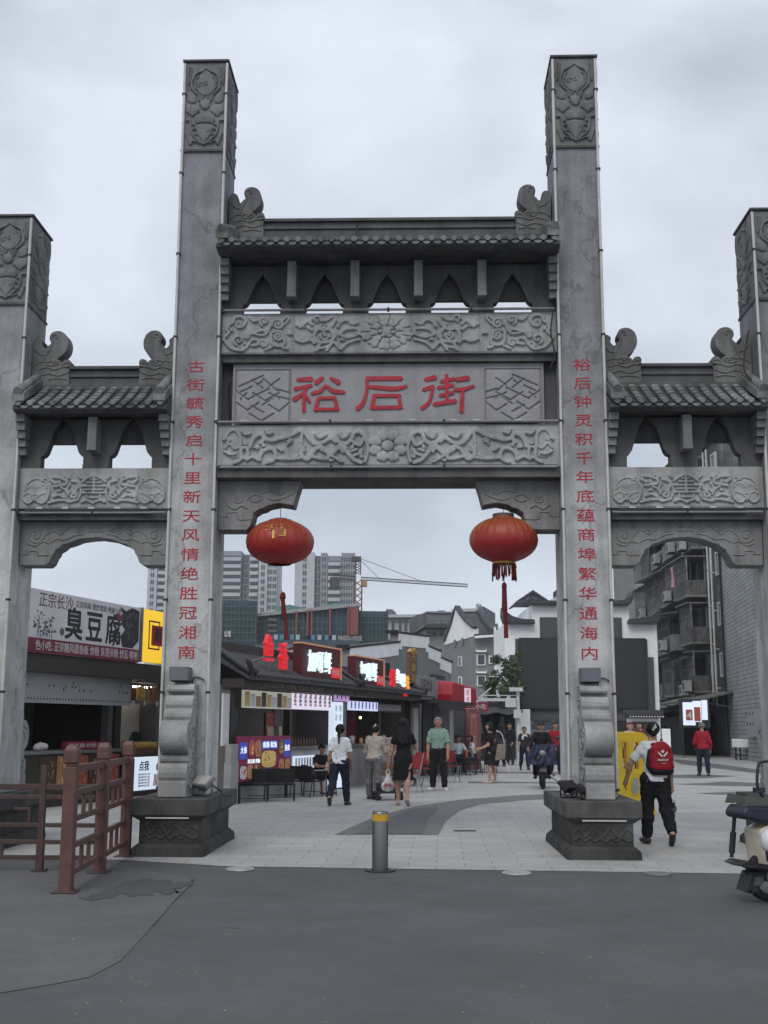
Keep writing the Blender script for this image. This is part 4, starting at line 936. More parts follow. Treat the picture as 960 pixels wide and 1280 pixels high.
# ---- brown railing
M['brown'] = mat('brown paint', (0.105, 0.05, 0.042), 0.5, 0.25, 7, bump=0.2, bscale=35)
M['brown_d'] = mat('dark brown paint', (0.06, 0.033, 0.03), 0.55, 0.25, 7)
fence = empty('brown_railing', (0, 0, 0), 0, 'brown painted metal railing with square capped posts running up to the left plinth', 'railing')
PST = [atz(82, 1116), atz(124, 1091), atz(156, 1071)]
def rail_post(p, h=1.32, w_=0.058):
    b = MB(); x, y = p[0], p[1]
    b.box(x-w_, x+w_, y-w_, y+w_, 0.01, h-0.20); b.box(x-w_*0.86, x+w_*0.86, y-w_*0.86, y+w_*0.86, h-0.20, h-0.165); b.box(x-w_-0.006, x+w_+0.006, y-w_-0.006, y+w_+0.006, h-0.165, h-0.04)
    vs = [(x-w_, y-w_, h-0.04), (x+w_, y-w_, h-0.04), (x+w_, y+w_, h-0.04), (x-w_, y+w_, h-0.04), (x-w_*0.7, y-w_*0.7, h), (x+w_*0.7, y-w_*0.7, h), (x+w_*0.7, y+w_*0.7, h), (x-w_*0.7, y+w_*0.7, h)]
    b.add(vs, [(4, 5, 6, 7), (0, 1, 5, 4), (1, 2, 6, 5), (2, 3, 7, 6), (3, 0, 4, 7)])
    b.box(x-w_-0.05, x+w_+0.05, y-w_-0.05, y+w_+0.05, 0.004, 0.02, 1)
    b.build('post', [M['brown'], M['brown_d']], fence, bevel=0.008)
for p in PST: rail_post(p)
def bar(b, p, q, z, r=0.022, hz=None):
    p = np.array(p[:2]); q = np.array(q[:2]); d = (q-p)/np.linalg.norm(q-p); n_ = np.array([-d[1], d[0]])*r; h_ = hz or r
    vs = [(*(a+s_*n_), z+t_*h_) for a in (p, q) for s_ in (-1, 1) for t_ in (-1, 1)]
    b.add(vs, [(0, 1, 3, 2), (4, 6, 7, 5), (0, 4, 5, 1), (2, 3, 7, 6), (0, 2, 6, 4), (1, 5, 7, 3)])
for a, c in ((0, 1), (1, 2)):
    p, q = PST[a][:2], PST[c][:2]; d = (q-p)/np.linalg.norm(q-p); p1 = p+d*0.08; q1 = q-d*0.08
    b = MB()
    for z in (1.10, 0.88, 0.64, 0.40, 0.16): bar(b, p1, q1, z, 0.022, 0.026 if z < 1 else 0.034)
    for t in (0.38, 0.62):
        m_ = p1+(q1-p1)*t
        b.box(m_[0]-0.018, m_[0]+0.018, m_[1]-0.018, m_[1]+0.018, 0.66, 0.86); b.box(m_[0]-0.018, m_[0]+0.018, m_[1]-0.018, m_[1]+0.018, 0.18, 0.38)
    for t in (0.06, 0.94):
        m_ = p1+(q1-p1)*t; b.box(m_[0]-0.018, m_[0]+0.018, m_[1]-0.018, m_[1]+0.018, 0.18, 1.08)
    b.build('rail_panel', M['brown'], fence, bevel=0.004)
# the run leading off to the left
b = MB(); yq = float(PST[1][1])+0.05; x1 = float(PST[1][0])-0.085; x0 = -6.3
for z in (0.86, 0.755, 0.47, 0.30, 0.145): bar(b, (x0, yq), (x1, yq), z, 0.022, 0.03 if z > 0.8 else 0.022)
for x in (-3.55, -4.55, -5.55): b.box(x-0.03, x+0.03, yq-0.03, yq+0.03, 0.32, 1.08)
for xa in (-3.75, -4.75, -5.75):
    b.box(xa-0.10, xa+0.08, yq-0.016, yq+0.016, 0.62, 0.65); b.box(xa-0.32, xa-0.29, yq-0.016, yq+0.016, 0.49, 0.73); b.box(xa-0.6, xa-0.32, yq-0.016, yq+0.016, 0.60, 0.63); b.box(xa+0.05, xa+0.08, yq-0.016, yq+0.016, 0.49, 0.62); b.box(xa-0.22, xa-0.19, yq-0.016, yq+0.016, 0.17, 0.28)
b.build('rail_panel', M['brown_d'], fence, bevel=0.004)
for x in (-3.55, -4.55, -5.55):
    b = MB(); b.box(x-0.035, x+0.035, yq-0.035, yq+0.035, 0.01, 0.325); b.box(x-0.07, x+0.07, yq-0.07, yq+0.07, 0.004, 0.025); b.build('post', M['brown_d'], fence)

# ================================================================== figures: continuous bodies grown from tapered limbs
def round_cone(X, Y, Z, a, c, ra, rb, sy):
    a = np.array(a, float); c = np.array(c, float); d = c-a
    dd = d*np.array([1, 1/sy, 1]); q = (dd**2).sum()+1e-9
    px, py, pz = X-a[0], (Y-a[1])/sy, Z-a[2]
    t = np.clip((px*dd[0]+py*dd[1]+pz*dd[2])/q, 0, 1)
    return np.sqrt((px-dd[0]*t)**2+(py-dd[1]*t)**2+(pz-dd[2]*t)**2)-(ra+(rb-ra)*t)
def surface(prims, vox, k=0.025, clips=(), wr=0.0, seed=0):
    lo = np.min([np.minimum(p[0], p[1])-max(p[2], p[3])*1.05 for p in prims], 0)-0.04
    hi = np.max([np.maximum(p[0], p[1])+max(p[2], p[3])*1.05 for p in prims], 0)+0.04
    n = np.ceil((hi-lo)/vox).astype(int)+1
    ax = [lo[i]+vox*np.arange(n[i]) for i in range(3)]
    V = np.full(n, 1.0)
    for p in prims:
        a, c, ra, rb = p[:4]; sy = p[4] if len(p) > 4 else 1.0
        pad = k+2*vox+max(ra, rb)
        l_ = np.minimum(a, c)-pad; h_ = np.maximum(a, c)+pad
        s = tuple(slice(max(0, np.searchsorted(ax[i], l_[i])), max(0, np.searchsorted(ax[i], h_[i]))) for i in range(3))
        X, Y, Z = np.meshgrid(ax[0][s[0]], ax[1][s[1]], ax[2][s[2]], indexing='ij')
        if X.size == 0: continue
        D = round_cone(X, Y, Z, a, c, ra, rb, sy); W = V[s]
        h = np.clip(0.5+0.5*(W-D)/k, 0, 1); V[s] = W*(1-h)+D*h-k*h*(1-h)
    X, Y, Z = np.meshgrid(*ax, indexing='ij')
    if wr:
        V = V+wr*(np.sin(38*Z+9*np.sin(7*X+seed)+5*Y)*0.6+np.sin(21*X+17*Y+11*np.sin(9*Z+seed))*0.4)
    for f in clips: V = np.maximum(V, f(X, Y, Z))
    I = V < 0
    cnt = np.zeros(np.array(n)-1, int)
    for dx in (0, 1):
        for dy in (0, 1):
            for dz in (0, 1): cnt += I[dx:n[0]-1+dx, dy:n[1]-1+dy, dz:n[2]-1+dz]
    cells = np.argwhere((cnt > 0) & (cnt < 8))
    if len(cells) == 0: return np.zeros((0, 3)), []
    acc = np.zeros((len(cells), 3)); num = np.zeros(len(cells))
    corners = [(0, 0, 0), (1, 0, 0), (0, 1, 0), (1, 1, 0), (0, 0, 1), (1, 0, 1), (0, 1, 1), (1, 1, 1)]
    for i in range(8):
        for j in range(i+1, 8):
            ci, cj = np.array(corners[i]), np.array(corners[j])
            if np.abs(ci-cj).sum() != 1: continue
            vi = V[tuple((cells+ci).T)]; vj = V[tuple((cells+cj).T)]
            m_ = (vi < 0) != (vj < 0)
            t = np.where(m_, vi/(vi-vj+1e-12), 0)
            acc += np.where(m_[:, None], ci+(cj-ci)*t[:, None], 0); num += m_
    P = (cells+acc/num[:, None])*vox+lo
    idx = -np.ones(np.array(n)-1, int); idx[tuple(cells.T)] = np.arange(len(cells))
    F = []
    for axis in range(3):
        sl0 = [slice(None)]*3; sl1 = [slice(None)]*3; sl0[axis] = slice(0, -1); sl1[axis] = slice(1, None)
        e = np.argwhere(I[tuple(sl0)] != I[tuple(sl1)])
        u, v_ = [(1, 2), (2, 0), (0, 1)][axis]
        e = e[(e[:, u] > 0) & (e[:, v_] > 0) & (e[:, u] < n[u]-1) & (e[:, v_] < n[v_]-1)]
        fl = I[tuple(e.T)]
        o = np.zeros(3, int); ou = o.copy(); ou[u] = 1; ov = o.copy(); ov[v_] = 1
        q = [idx[tuple((e-ou-ov).T)], idx[tuple((e-ov).T)], idx[tuple(e.T)], idx[tuple((e-ou).T)]]
        Q = np.stack(q, 1); Q[~fl] = Q[~fl][:, ::-1]
        F += [tuple(r) for r in Q if min(r) >= 0]
    return P, F
def sdf_obj(name, prims, m, parent, vox=0.012, k=0.025, clips=(), wr=0.0, extra=None, seed=0):
    P, F = surface(prims, vox, k, clips, wr, seed)
    b = MB(); b.add([tuple(p) for p in P], F, 0, True)
    if extra: b.v, o0 = b.v, len(b.v); extra(b)
    return b.build(name, m, parent)

SKIN = {'a': mat('skin', (0.42, 0.25, 0.18), 0.55, 0.1, 12), 'b': mat('tanned skin', (0.33, 0.18, 0.12), 0.55, 0.1, 12)}
HAIR = mat('black hair', (0.008, 0.0075, 0.0075), 0.5, 0.2, 30, spec=0.2)
GREYHAIR = mat('greying hair', (0.16, 0.155, 0.15), 0.6, 0.3, 40)
EYEW = mat('eye white', (0.6, 0.58, 0.55), 0.3, 0); EYEB = mat('dark iris', (0.02, 0.012, 0.01), 0.2, 0); LIP = mat('lips', (0.30, 0.10, 0.09), 0.5, 0)
def cloth(name, c, r=0.85): return mat(name, c, r, 0.14, 9, bump=0.25, bscale=90, spec=0.2)
V3 = lambda *a: np.array(a, float)
def dirv(p, ab, side): return V3(side*math.sin(R(ab)), math.sin(R(p))*math.cos(R(ab)), -math.cos(R(p))*math.cos(R(ab)))

def person(loc, rz, H, label, pose, wear, skin='a', hair=('short', HAIR), face=False, vox=0.012, group=None, sex='f', headyaw=0, headpitch=0, bag=None, kind_cat='person'):
    """pose: lean, legs=[(thigh,knee,splay) left,right], arms=[(pitch,abduct,elbow,twist) left,right]; forward is +y, left is -x"""
    root = empty('person', loc, rz, label, kind_cat, group)
    man = sex == 'm'
    sw = 0.108 if man else 0.096; hw = 0.052 if man else 0.055
    lean = R(pose.get('lean', 0))
    J = {}
    pel = V3(0, 0, 0.53*H)
    up = V3(0, math.sin(lean), math.cos(lean))
    waist = pel+up*0.09*H; chest = pel+up*0.19*H; sh0 = pel+up*0.278*H; neck = pel+up*0.305*H+V3(0, 0.004*H, 0)
    hp = R(headpitch)
    hc = neck+V3(0, 0.012*H+0.05*H*math.sin(hp), 0.085*H*math.cos(hp))
    low = 1e9
    for i, s in enumerate((-1, 1)):
        th, kn, spl = pose['legs'][i]
        hip = pel+V3(s*hw*H, 0, -0.01*H)
        d1 = dirv(th, spl, s); d2 = dirv(th-kn, spl*0.4, s)
        knee = hip+d1*0.245*H; ank = knee+d2*0.235*H
        fa = R(pose.get('foot', (0, 0))[i]); fo = R(pose.get('toe', (8, 8))[i])
        fdir = V3(math.sin(fo)*s, math.cos(fo)*math.cos(fa), math.sin(fa))
        heel = ank-fdir*0.022*H+V3(0, 0, -0.025*H); toe = ank+fdir*0.105*H+V3(0, 0, -0.028*H)
        J[i] = (hip, knee, ank, heel, toe); low = min(low, heel[2]-0.018*H, toe[2]-0.014*H)
    dz = V3(0, 0, -low if not pose.get('seat') else pose['seat']-pel[2]+0.07*H)
    for i in (0, 1): J[i] = tuple(p+dz for p in J[i])
    pel, waist, chest, sh0, neck, hc = (p+dz for p in (pel, waist, chest, sh0, neck, hc))
    A = {}
    for i, s in enumerate((-1, 1)):
        p_, ab, el, tw = pose['arms'][i]
        shd = sh0+V3(s*sw*H, 0, -0.030*H)
        d1 = dirv(p_+math.degrees(lean)*0.0, ab, s); elb = shd+d1*0.165*H
        d2 = dirv(p_+el, ab*0.5-tw, s); wr_ = elb+d2*0.145*H
        A[i] = (shd, elb, wr_, d2)
    sc = H/1.65; tk = 0.66
    torso = [(pel, waist, 0.092*H if man else 0.095*H, 0.078*H if man else 0.068*H, tk), (waist, chest, 0.078*H if man else 0.068*H, 0.092*H if man else 0.08*H, tk), (chest+V3(-0.03*H, 0, 0.02*H), chest+V3(0.03*H, 0, 0.02*H), 0.070*H, 0.070*H, tk),
             (sh0+V3(-sw*H*0.72, 0, -0.012*H), sh0+V3(sw*H*0.72, 0, -0.012*H), 0.029*H, 0.029*H, 0.9), (sh0, neck, 0.045*H, 0.033*H, 0.9)]
    if not man: torso.append((chest+V3(-0.042*H, 0.035*H, 0.0), chest+V3(0.042*H, 0.035*H, 0.0), 0.036*H, 0.036*H))
    torso.append((pel+V3(-0.035*H, -0.02*H, -0.01*H), pel+V3(0.035*H, -0.02*H, -0.01*H), 0.062*H, 0.062*H, 0.9))
    legs = []
    for i in (0, 1):
        hip, knee, ank, heel, toe = J[i]
        calf = knee+(ank-knee)*0.3+V3(0, -0.012*H, 0)
        legs += [(hip, knee, 0.056*H, 0.034*H), (knee, calf, 0.033*H, 0.034*H), (calf, ank, 0.033*H, 0.020*H)]
    feet = [[(J[i][3], J[i][3]+(J[i][4]-J[i][3])*0.5, 0.021*H, 0.019*H, 1), (J[i][3]+(J[i][4]-J[i][3])*0.5, J[i][4], 0.021*H, 0.016*H, 1), (J[i][2], J[i][3]+(J[i][4]-J[i][3])*0.25, 0.021*H, 0.02*H)] for i in (0, 1)]
    arms = []
    for i in (0, 1):
        shd, elb, wr_, d2 = A[i]
        arms += [(shd, elb, 0.029*H, 0.0235*H), (elb, elb+(wr_-elb)*0.35, 0.024*H, 0.025*H), (elb+(wr_-elb)*0.35, wr_, 0.025*H, 0.0165*H), (wr_, wr_+d2*0.045*H, 0.017*H, 0.022*H, 0.9)]
    ny = R(headyaw); fw = V3(math.sin(ny), math.cos(ny)*math.cos(hp), -math.sin(hp)); rt = V3(math.cos(ny), -math.sin(ny), 0); uh = np.cross(rt, fw)
    hpt = lambda x, y, z: hc+(rt*x+fw*y+uh*z)*H
    head = [(neck+V3(0, 0, -0.02*H), hc+V3(0, 0, -0.02*H), 0.032*H, 0.032*H), (hpt(0, -0.014, 0.012), hpt(0, 0.010, 0.014), 0.048*H, 0.046*H), (hpt(0, 0.012, -0.025), hpt(0, 0.024, -0.040), 0.034*H, 0.022*H),
            (hpt(-0.020, 0.02, -0.02), hpt(0.020, 0.02, -0.02), 0.026*H, 0.026*H), (hpt(0, 0.050, 0.004), hpt(0, 0.060, -0.010), 0.0055*H, 0.0085*H), (hpt(-0.020, 0.038, 0.012), hpt(0.020, 0.038, 0.012), 0.012*H, 0.012*H),
            (hpt(-0.049, -0.004, 0.004), hpt(-0.046, -0.002, -0.012), 0.011*H, 0.008*H), (hpt(0.049, -0.004, 0.004), hpt(0.046, -0.002, -0.012), 0.011*H, 0.008*H)]
    def hands(b):
        for i, s in enumerate((-1, 1)):
            shd, elb, wr_, d = A[i]
            lat = V3(0, 1, 0)-d*d[1]
            if np.linalg.norm(lat) < 0.3: lat = V3(s, 0, 0)-d*d[0]*s
            lat = lat/np.linalg.norm(lat); n_ = np.cross(d, lat)*s
            if n_[0]*s > 0 and abs(n_[0]) > 0.3: n_ = -n_
            grip = 1.7 if pose.get('grip', (0, 0))[i] else 1.0
            for f in range(4):
                q = wr_+d*0.040*H+lat*(f-1.5)*0.0095*H*(-1)
                L_ = (0.026, 0.029, 0.027, 0.021)[f]*H; pts = [q, q+d*0.02*H]
                a = 0
                for sg in (0.5, 0.32, 0.24):
                    a += R(22*grip); pts.append(pts[-1]+(d*math.cos(a)+n_*math.sin(a))*L_*sg*1.55)
                b.tube(pts, [0.0062*H, 0.0060*H, 0.0056*H, 0.0050*H, 0.0040*H], 6)
            q = wr_+d*0.012*H+lat*0.012*H
            b.tube([q, q+(d*0.6+lat*0.75+n_*0.2)*0.022*H, q+(d*0.6+lat*0.75+n_*0.2)*0.022*H+(d*0.9+lat*0.2+n_*0.4)*0.022*H], [0.0075*H, 0.0068*H, 0.005*H], 6)
    body_feet = [x for f in feet for x in f]
    sk = SKIN[skin]
    slim = [(p[0], p[1], p[2]*0.97, p[3]*0.97)+tuple(p[4:]) for p in torso]
    sdf_obj('body', slim+legs+body_feet+arms+head, sk, root, vox, 0.022*sc, extra=hands)
    # ---- clothes
    off = 0.014*sc
    grow = lambda L_, o: [(p[0], p[1], p[2]+o, p[3]+o)+tuple(p[4:]) for p in L_]
    for w_ in wear:
        typ, m_ = w_[0], w_[1]; o = w_[2] if len(w_) > 2 else {}
        lo_ = o.get('loose', 1.0)
        if typ == 'trousers':
            hem = o.get('hem', 0.035)
            pr = grow(legs, off*1.3*lo_)+grow([torso[0], torso[-1]], off*1.0)
            for i in (0, 1): pr += [(J[i][1], J[i][2], 0.036*H+off*lo_, (0.030+0.006*lo_)*H)]
            cl = [lambda X, Y, Z: Z-(waist[2]-0.005)]
            if hem > 0.1: cl.append(lambda X, Y, Z: hem*H-Z)
            else:
                for i in (0, 1):
                    a_, k_ = J[i][2], J[i][1]; dn = (a_-k_)/np.linalg.norm(a_-k_)
                    cl.append(lambda X, Y, Z, a_=a_, dn=dn, s=(-1, 1)[i]: np.where(((X-a_[0])**2+(Y-a_[1])**2+(Z-a_[2])**2) < (0.075*H)**2, (X-a_[0])*dn[0]+(Y-a_[1])*dn[1]+(Z-a_[2])*dn[2]+0.004*H, -1))
            sdf_obj('trousers', pr, m_, root, vox, 0.018*sc, cl, 0.007*sc, seed=o.get('seed', 0))
        elif typ == 'shirt':
            hem = pel[2]+o.get('hem', -0.03)*H
            pr = grow(torso[:-1] if o.get('tuck') else torso, off*lo_)
            pr.append((pel+V3(0, 0, 0.02*H), chest, 0.078*H+off*lo_*0.9, 0.078*H+off*lo_*0.9, tk))
            fr = o.get('sleeve', 0.6)
            for i in (0, 1):
                shd, elb, wr_, d2 = A[i]
                if fr <= 1: pr += [(shd, shd+(elb-shd)*fr, 0.026*H+off*min(lo_, 0.9), 0.029*H+off*min(lo_, 1.25))]
                else: pr += [(shd, elb, 0.026*H+off*min(lo_, 0.9), 0.026*H+off*lo_), (elb, elb+(wr_-elb)*min(1, fr-1), 0.026*H+off*lo_, 0.021*H+off*lo_)]
            cl = [lambda X, Y, Z: hem-Z, lambda X, Y, Z: np.where(abs(X) < 0.07*H, Z-(neck[2]-0.004*H-o.get('vneck', 0.0)*H*np.clip((Y-neck[1]+0.02)/0.06, 0, 1)), -1)]
            for i in (0, 1):
                if fr <= 1:
                    shd, elb = A[i][0], A[i][1]; e_ = shd+(elb-shd)*fr; dn = (elb-shd)/np.linalg.norm(elb-shd)
                else:
                    shd, elb = A[i][1], A[i][2]; e_ = shd+(elb-shd)*min(1, fr-1); dn = (elb-shd)/np.linalg.norm(elb-shd)
                cl.append(lambda X, Y, Z, e_=e_, dn=dn: np.where(((X-e_[0])**2+(Y-e_[1])**2+(Z-e_[2])**2) < (0.047*H)**2, (X-e_[0])*dn[0]+(Y-e_[1])*dn[1]+(Z-e_[2])*dn[2], -1))
            ob = sdf_obj('shirt', pr, m_, root, vox, 0.02*sc, cl, 0.0075*sc, seed=o.get('seed', 1))
            if o.get('collar'):
                b = MB(); ring = circle(0, 0, 0.042*H, 20)
                b.tube([(neck[0]+p[0], neck[1]-0.004*H+p[1]*0.95, neck[2]+0.004*H-0.035*H*max(0, p[1])/(0.042*H)*0.6) for p in ring], 0.011*H, 8); b.build('collar', m_, ob)
        elif typ == 'dress':
            hem = o.get('hem', 0.27)*H
            pr = grow(torso, off*lo_)
            km = (J[0][1]+J[1][1])/2
            pr += [(pel, V3(km[0], km[1]*0.7, hem-0.02), 0.105*H, 0.128*H*lo_, 0.78)]
            fr = o.get('sleeve', 0.3)
            for i in (0, 1):
                shd, elb = A[i][0], A[i][1]; pr += [(shd, shd+(elb-shd)*fr, 0.026*H+off*0.9, 0.027*H+off*0.9)]
            cl = [lambda X, Y, Z: hem-Z+0.012*np.sin(14*X+3)*0.5, lambda X, Y, Z: np.where(abs(X) < 0.07*H, Z-(neck[2]-0.012*H), -1)]
            for i in (0, 1):
                shd, elb = A[i][0], A[i][1]; e_ = shd+(elb-shd)*fr; dn = (elb-shd)/np.linalg.norm(elb-shd)
                cl.append(lambda X, Y, Z, e_=e_, dn=dn: np.where(((X-e_[0])**2+(Y-e_[1])**2+(Z-e_[2])**2) < (0.047*H)**2, (X-e_[0])*dn[0]+(Y-e_[1])*dn[1]+(Z-e_[2])*dn[2], -1))
            ob = sdf_obj('dress', pr, m_, root, vox, 0.03*sc, cl, 0.005*sc, seed=3)
        elif typ == 'shoes':
            for i in (0, 1): sdf_obj('shoe', grow(feet[i][:2], 0.010*sc)+[(J[i][2]+V3(0, 0, -0.014*H), J[i][3]+(J[i][4]-J[i][3])*0.25, 0.024*H, 0.024*H)], m_, root, vox, 0.012, [lambda X, Y, Z, z=J[i][2][2]: Z-z+0.002*H])
    # ---- hair
    style, hm = hair
    cap = [(hpt(0, -0.016, 0.014), hpt(0, 0.010, 0.017), 0.0595*H, 0.055*H)]
    R_ = lambda X, Y, Z: ((X-hc[0])*rt[0]+(Y-hc[1])*rt[1]+(Z-hc[2])*rt[2], (X-hc[0])*fw[0]+(Y-hc[1])*fw[1]+(Z-hc[2])*fw[2], (X-hc[0])*uh[0]+(Y-hc[1])*uh[1]+(Z-hc[2])*uh[2])
    def facecut(X, Y, Z):
        a, f, u = R_(X, Y, Z); return -np.maximum(0.006*H-f-(u-0.030*H)*0.0, u-0.036*H+np.clip(f, 0, 1)*0.1)
    def necut(X, Y, Z):
        a, f, u = R_(X, Y, Z); return (-0.030*H if style in ('short', 'cap') else -0.042*H)-u-np.clip(f, -1, 0)*0.3
    if style == 'long':
        b_ = hpt(0, -0.05, -0.03)
        pr = cap+[(hpt(-0.025, -0.04, -0.02), chest+V3(-0.03*H, -0.072*H, 0.0), 0.042*H, 0.030*H, 0.6), (hpt(0.025, -0.04, -0.02), chest+V3(0.03*H, -0.072*H, 0.0), 0.042*H, 0.030*H, 0.6), (hpt(0, -0.045, -0.02), chest+V3(0, -0.075*H, -0.02*H), 0.04*H, 0.03*H, 0.6)]
        sdf_obj('hair', pr, hm, root, vox*0.8, 0.02, [facecut], 0.003)
    else:
        pr = list(cap)
        if style == 'ponytail': pr += [(hpt(0, -0.06, 0.0), hpt(0, -0.078, -0.03), 0.016*H, 0.018*H), (hpt(0, -0.078, -0.03), chest+V3(0, -0.075*H, 0.035*H), 0.017*H, 0.009*H)]
        if style == 'bun': cb_ = MB(); [cb_.tube([hpt(0.012*t_, -0.082, 0.03+0.02*t_), hpt(0.012*t_+0.006, -0.088, 0.008+0.01*t_)], 0.006*H, 6) for t_ in (-1, 0, 1)]; cb_.build('hair_clip', EYEW, root)
        if style == 'bun': pr += [(hpt(0, -0.055, -0.02), hpt(0, -0.06, -0.025), 0.028*H, 0.026*H)]
        if style == 'bob': pr += [(hpt(-0.042, -0.015, -0.02), hpt(-0.044, -0.01, -0.045), 0.024*H, 0.018*H), (hpt(0.042, -0.015, -0.02), hpt(0.044, -0.01, -0.045), 0.024*H, 0.018*H), (hpt(0, -0.04, -0.03), hpt(0, -0.04, -0.05), 0.034*H, 0.03*H)]
        sdf_obj('hair', pr, hm, root, vox*0.8, 0.016, [facecut] if style == 'ponytail' or style == 'bob' or style == 'bun' else [facecut, necut], 0.003)
    if style == 'cap' or wear and any(w_[0] == 'cap' for w_ in wear):
        cm = [w_[1] for w_ in wear if w_[0] == 'cap'][0]
        sdf_obj('cap', [(hpt(0, -0.016, 0.020), hpt(0, 0.012, 0.020), 0.060*H, 0.057*H), (hpt(-0.02, 0.06, 0.022), hpt(0.02, 0.06, 0.022), 0.010*H, 0.010*H), (hpt(0, 0.04, 0.024), hpt(0, 0.07, 0.022), 0.02*H, 0.012*H)], cm, root, vox*0.8, 0.02,
                [lambda X, Y, Z: 0.012*H-R_(X, Y, Z)[2]])
    if face:
        for s in (-1, 1):
            b = MB(); c_ = hpt(s*0.019, 0.047, 0.004); b.ball(c_, 0.0085*H, 10, 0, (1.15, 0.6, 0.6)); c2 = hpt(s*0.019, 0.0525, 0.004); b.ball(c2, 0.0045*H, 8, 1, (1, 0.5, 1)); b.build('eye', [EYEW, EYEB], root)
            b = MB(); b.tube([hpt(s*0.009, 0.051, 0.018), hpt(s*0.020, 0.051, 0.021), hpt(s*0.031, 0.045, 0.018)], 0.0026*H, 5); b.build('eyebrow', hm, root)
        b = MB(); b.tube([hpt(-0.015, 0.046, -0.026), hpt(-0.005, 0.051, -0.0245), hpt(0.005, 0.051, -0.0245), hpt(0.015, 0.046, -0.026)], [0.002*H, 0.0042*H, 0.0042*H, 0.002*H], 6); b.build('mouth', LIP, root)
    root['j'] = 0; del root['j']
    return root, dict(A=A, J=J, neck=neck, chest=chest, waist=waist, pel=pel, hc=hc, hpt=hpt)
# ================================================================== food stalls and kiosks
def plane_pt(o, ang, u, v, off=0.0):
    n = np.array([-math.sin(ang), math.cos(ang), 0]); t = np.array([math.cos(ang), math.sin(ang), 0])
    q = np.array([o[0], o[1], 0])+n*off; d = ray(u, v); k = np.dot(q-C0, n)/np.dot(d, n); p = C0+d*k
    return float(np.dot(p-q, t)), float(p[2])
M['wood_dark'] = mat('dark stained wood', (0.035, 0.027, 0.024), 0.6, 0.25, 6, bump=0.2)
M['wood'] = mat('brown wood', (0.13, 0.07, 0.04), 0.6, 0.25, 8, bump=0.2)
M['counter_grey'] = mat('pale grey counter', (0.33, 0.33, 0.33), 0.7, 0.15, 3)
M['render_grey'] = mat('grey render', (0.20, 0.20, 0.203), 0.85, 0.15, 2.5, bump=0.2)
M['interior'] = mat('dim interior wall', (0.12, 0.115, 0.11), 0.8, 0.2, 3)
M['black_tile'] = mat('black roof tile', (0.045, 0.047, 0.052), 0.6, 0.35, 9, bump=0.3)
M['white_wall'] = mat('white limewash', (0.80, 0.81, 0.82), 0.85, 0.1, 1.6)
M['sign_white'] = mat('pale sign board', (0.62, 0.60, 0.63), 0.5, 0.08, 2)
M['crimson'] = mat('crimson sign board', (0.17, 0.014, 0.04), 0.5, 0.1, 3)
M['ink'] = mat('black ink', (0.012, 0.012, 0.012), 0.5, 0)
M['whitep'] = mat('white sign paint', (0.55, 0.52, 0.52), 0.5, 0)
M['steel_dull'] = mat('dull steel', (0.22, 0.22, 0.22), 0.45, 0.2, 12, metal=0.5)
M['maroon'] = mat('maroon sign box', (0.075, 0.008, 0.012), 0.5, 0.15, 4)
def lit(name, c, s=1.0): return mat(name, (c[0]*0.4, c[1]*0.4, c[2]*0.4), 0.4, 0, emit=s, ecol=c)
M['glow'] = lit('lit white letters', (0.75, 0.88, 0.92), 0.95); M['glow_menu'] = lit('lit menu', (0.72, 0.66, 0.80), 0.9); M['glow_yellow'] = lit('lit yellow box', (0.85, 0.52, 0.03), 0.95)
M['glow_red'] = lit('lit red letters', (0.62, 0.02, 0.03), 0.8); M['glow_orange'] = lit('lit orange', (0.85, 0.40, 0.05), 0.8); M['glow_screen'] = lit('lit screen', (0.62, 0.72, 0.85), 0.95)
M['photo_a'] = mat('printed food photo, brown', (0.36, 0.18, 0.09), 0.4, 0.8, 26); M['photo_b'] = mat('printed food photo, dark', (0.07, 0.045, 0.03), 0.4, 0.9, 22); M['photo_c'] = mat('printed food photo, yellow', (0.6, 0.42, 0.14), 0.4, 0.6, 26)
M['photo_r'] = mat('printed food photo, red', (0.36, 0.08, 0.05), 0.4, 0.8, 24); M['blue_print'] = mat('blue print', (0.04, 0.08, 0.5), 0.4, 0.1); M['pink_print'] = mat('pink print', (0.5, 0.16, 0.24), 0.4, 0.1)
LSO, LSA = (-6.86, 6.6), R(73.6)
RWO, RWA = (-3.33, 8.18), R(73.56)
def at_frame(o, ang, x, y, z=0.0): return (o[0]+math.cos(ang)*x-math.sin(ang)*y, o[1]+math.sin(ang)*x+math.cos(ang)*y, z)
def rowp(x, y, z=0.0): return at_frame(RWO, RWA, x, y, z)
def lsp(x, y, z=0.0): return at_frame(LSO, LSA, x, y, z)

# ---- left: stinky tofu stall
st = empty('tofu_stall', lsp(0, 0), LSA, 'snack stall with a large pale tofu sign, seen through the left arch', 'food stall')
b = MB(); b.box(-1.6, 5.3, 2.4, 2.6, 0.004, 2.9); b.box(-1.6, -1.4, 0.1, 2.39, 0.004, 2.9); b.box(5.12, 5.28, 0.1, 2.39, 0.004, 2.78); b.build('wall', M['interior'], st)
for q_ in ((3.0, 3.16, 0.05, 0.22), (-0.3, -0.14, 0.05, 0.2)): b = MB(); b.box(*q_, 0.004, 2.6); b.build('post', M['steel_dull'], st)
b = MB(); b.box(3.20, 3.42, 0.0, 2.0, 0.004, 2.6); b.build('partition', M['wood_dark'], st)
b = MB(); b.box(-1.6, 5.3, -0.05, 2.6, 2.70, 2.83); b.box(-1.6, 3.86, -0.5, -0.052, 2.63, 2.70); b.box(-1.6, 3.86, -0.5, 0.3, 2.45, 2.628, 1); b.box(3.9, 5.3, -0.25, 0.1, 2.42, 2.69, 1); b.build('canopy', [M['wood_dark'], M['wood_dark']], st)
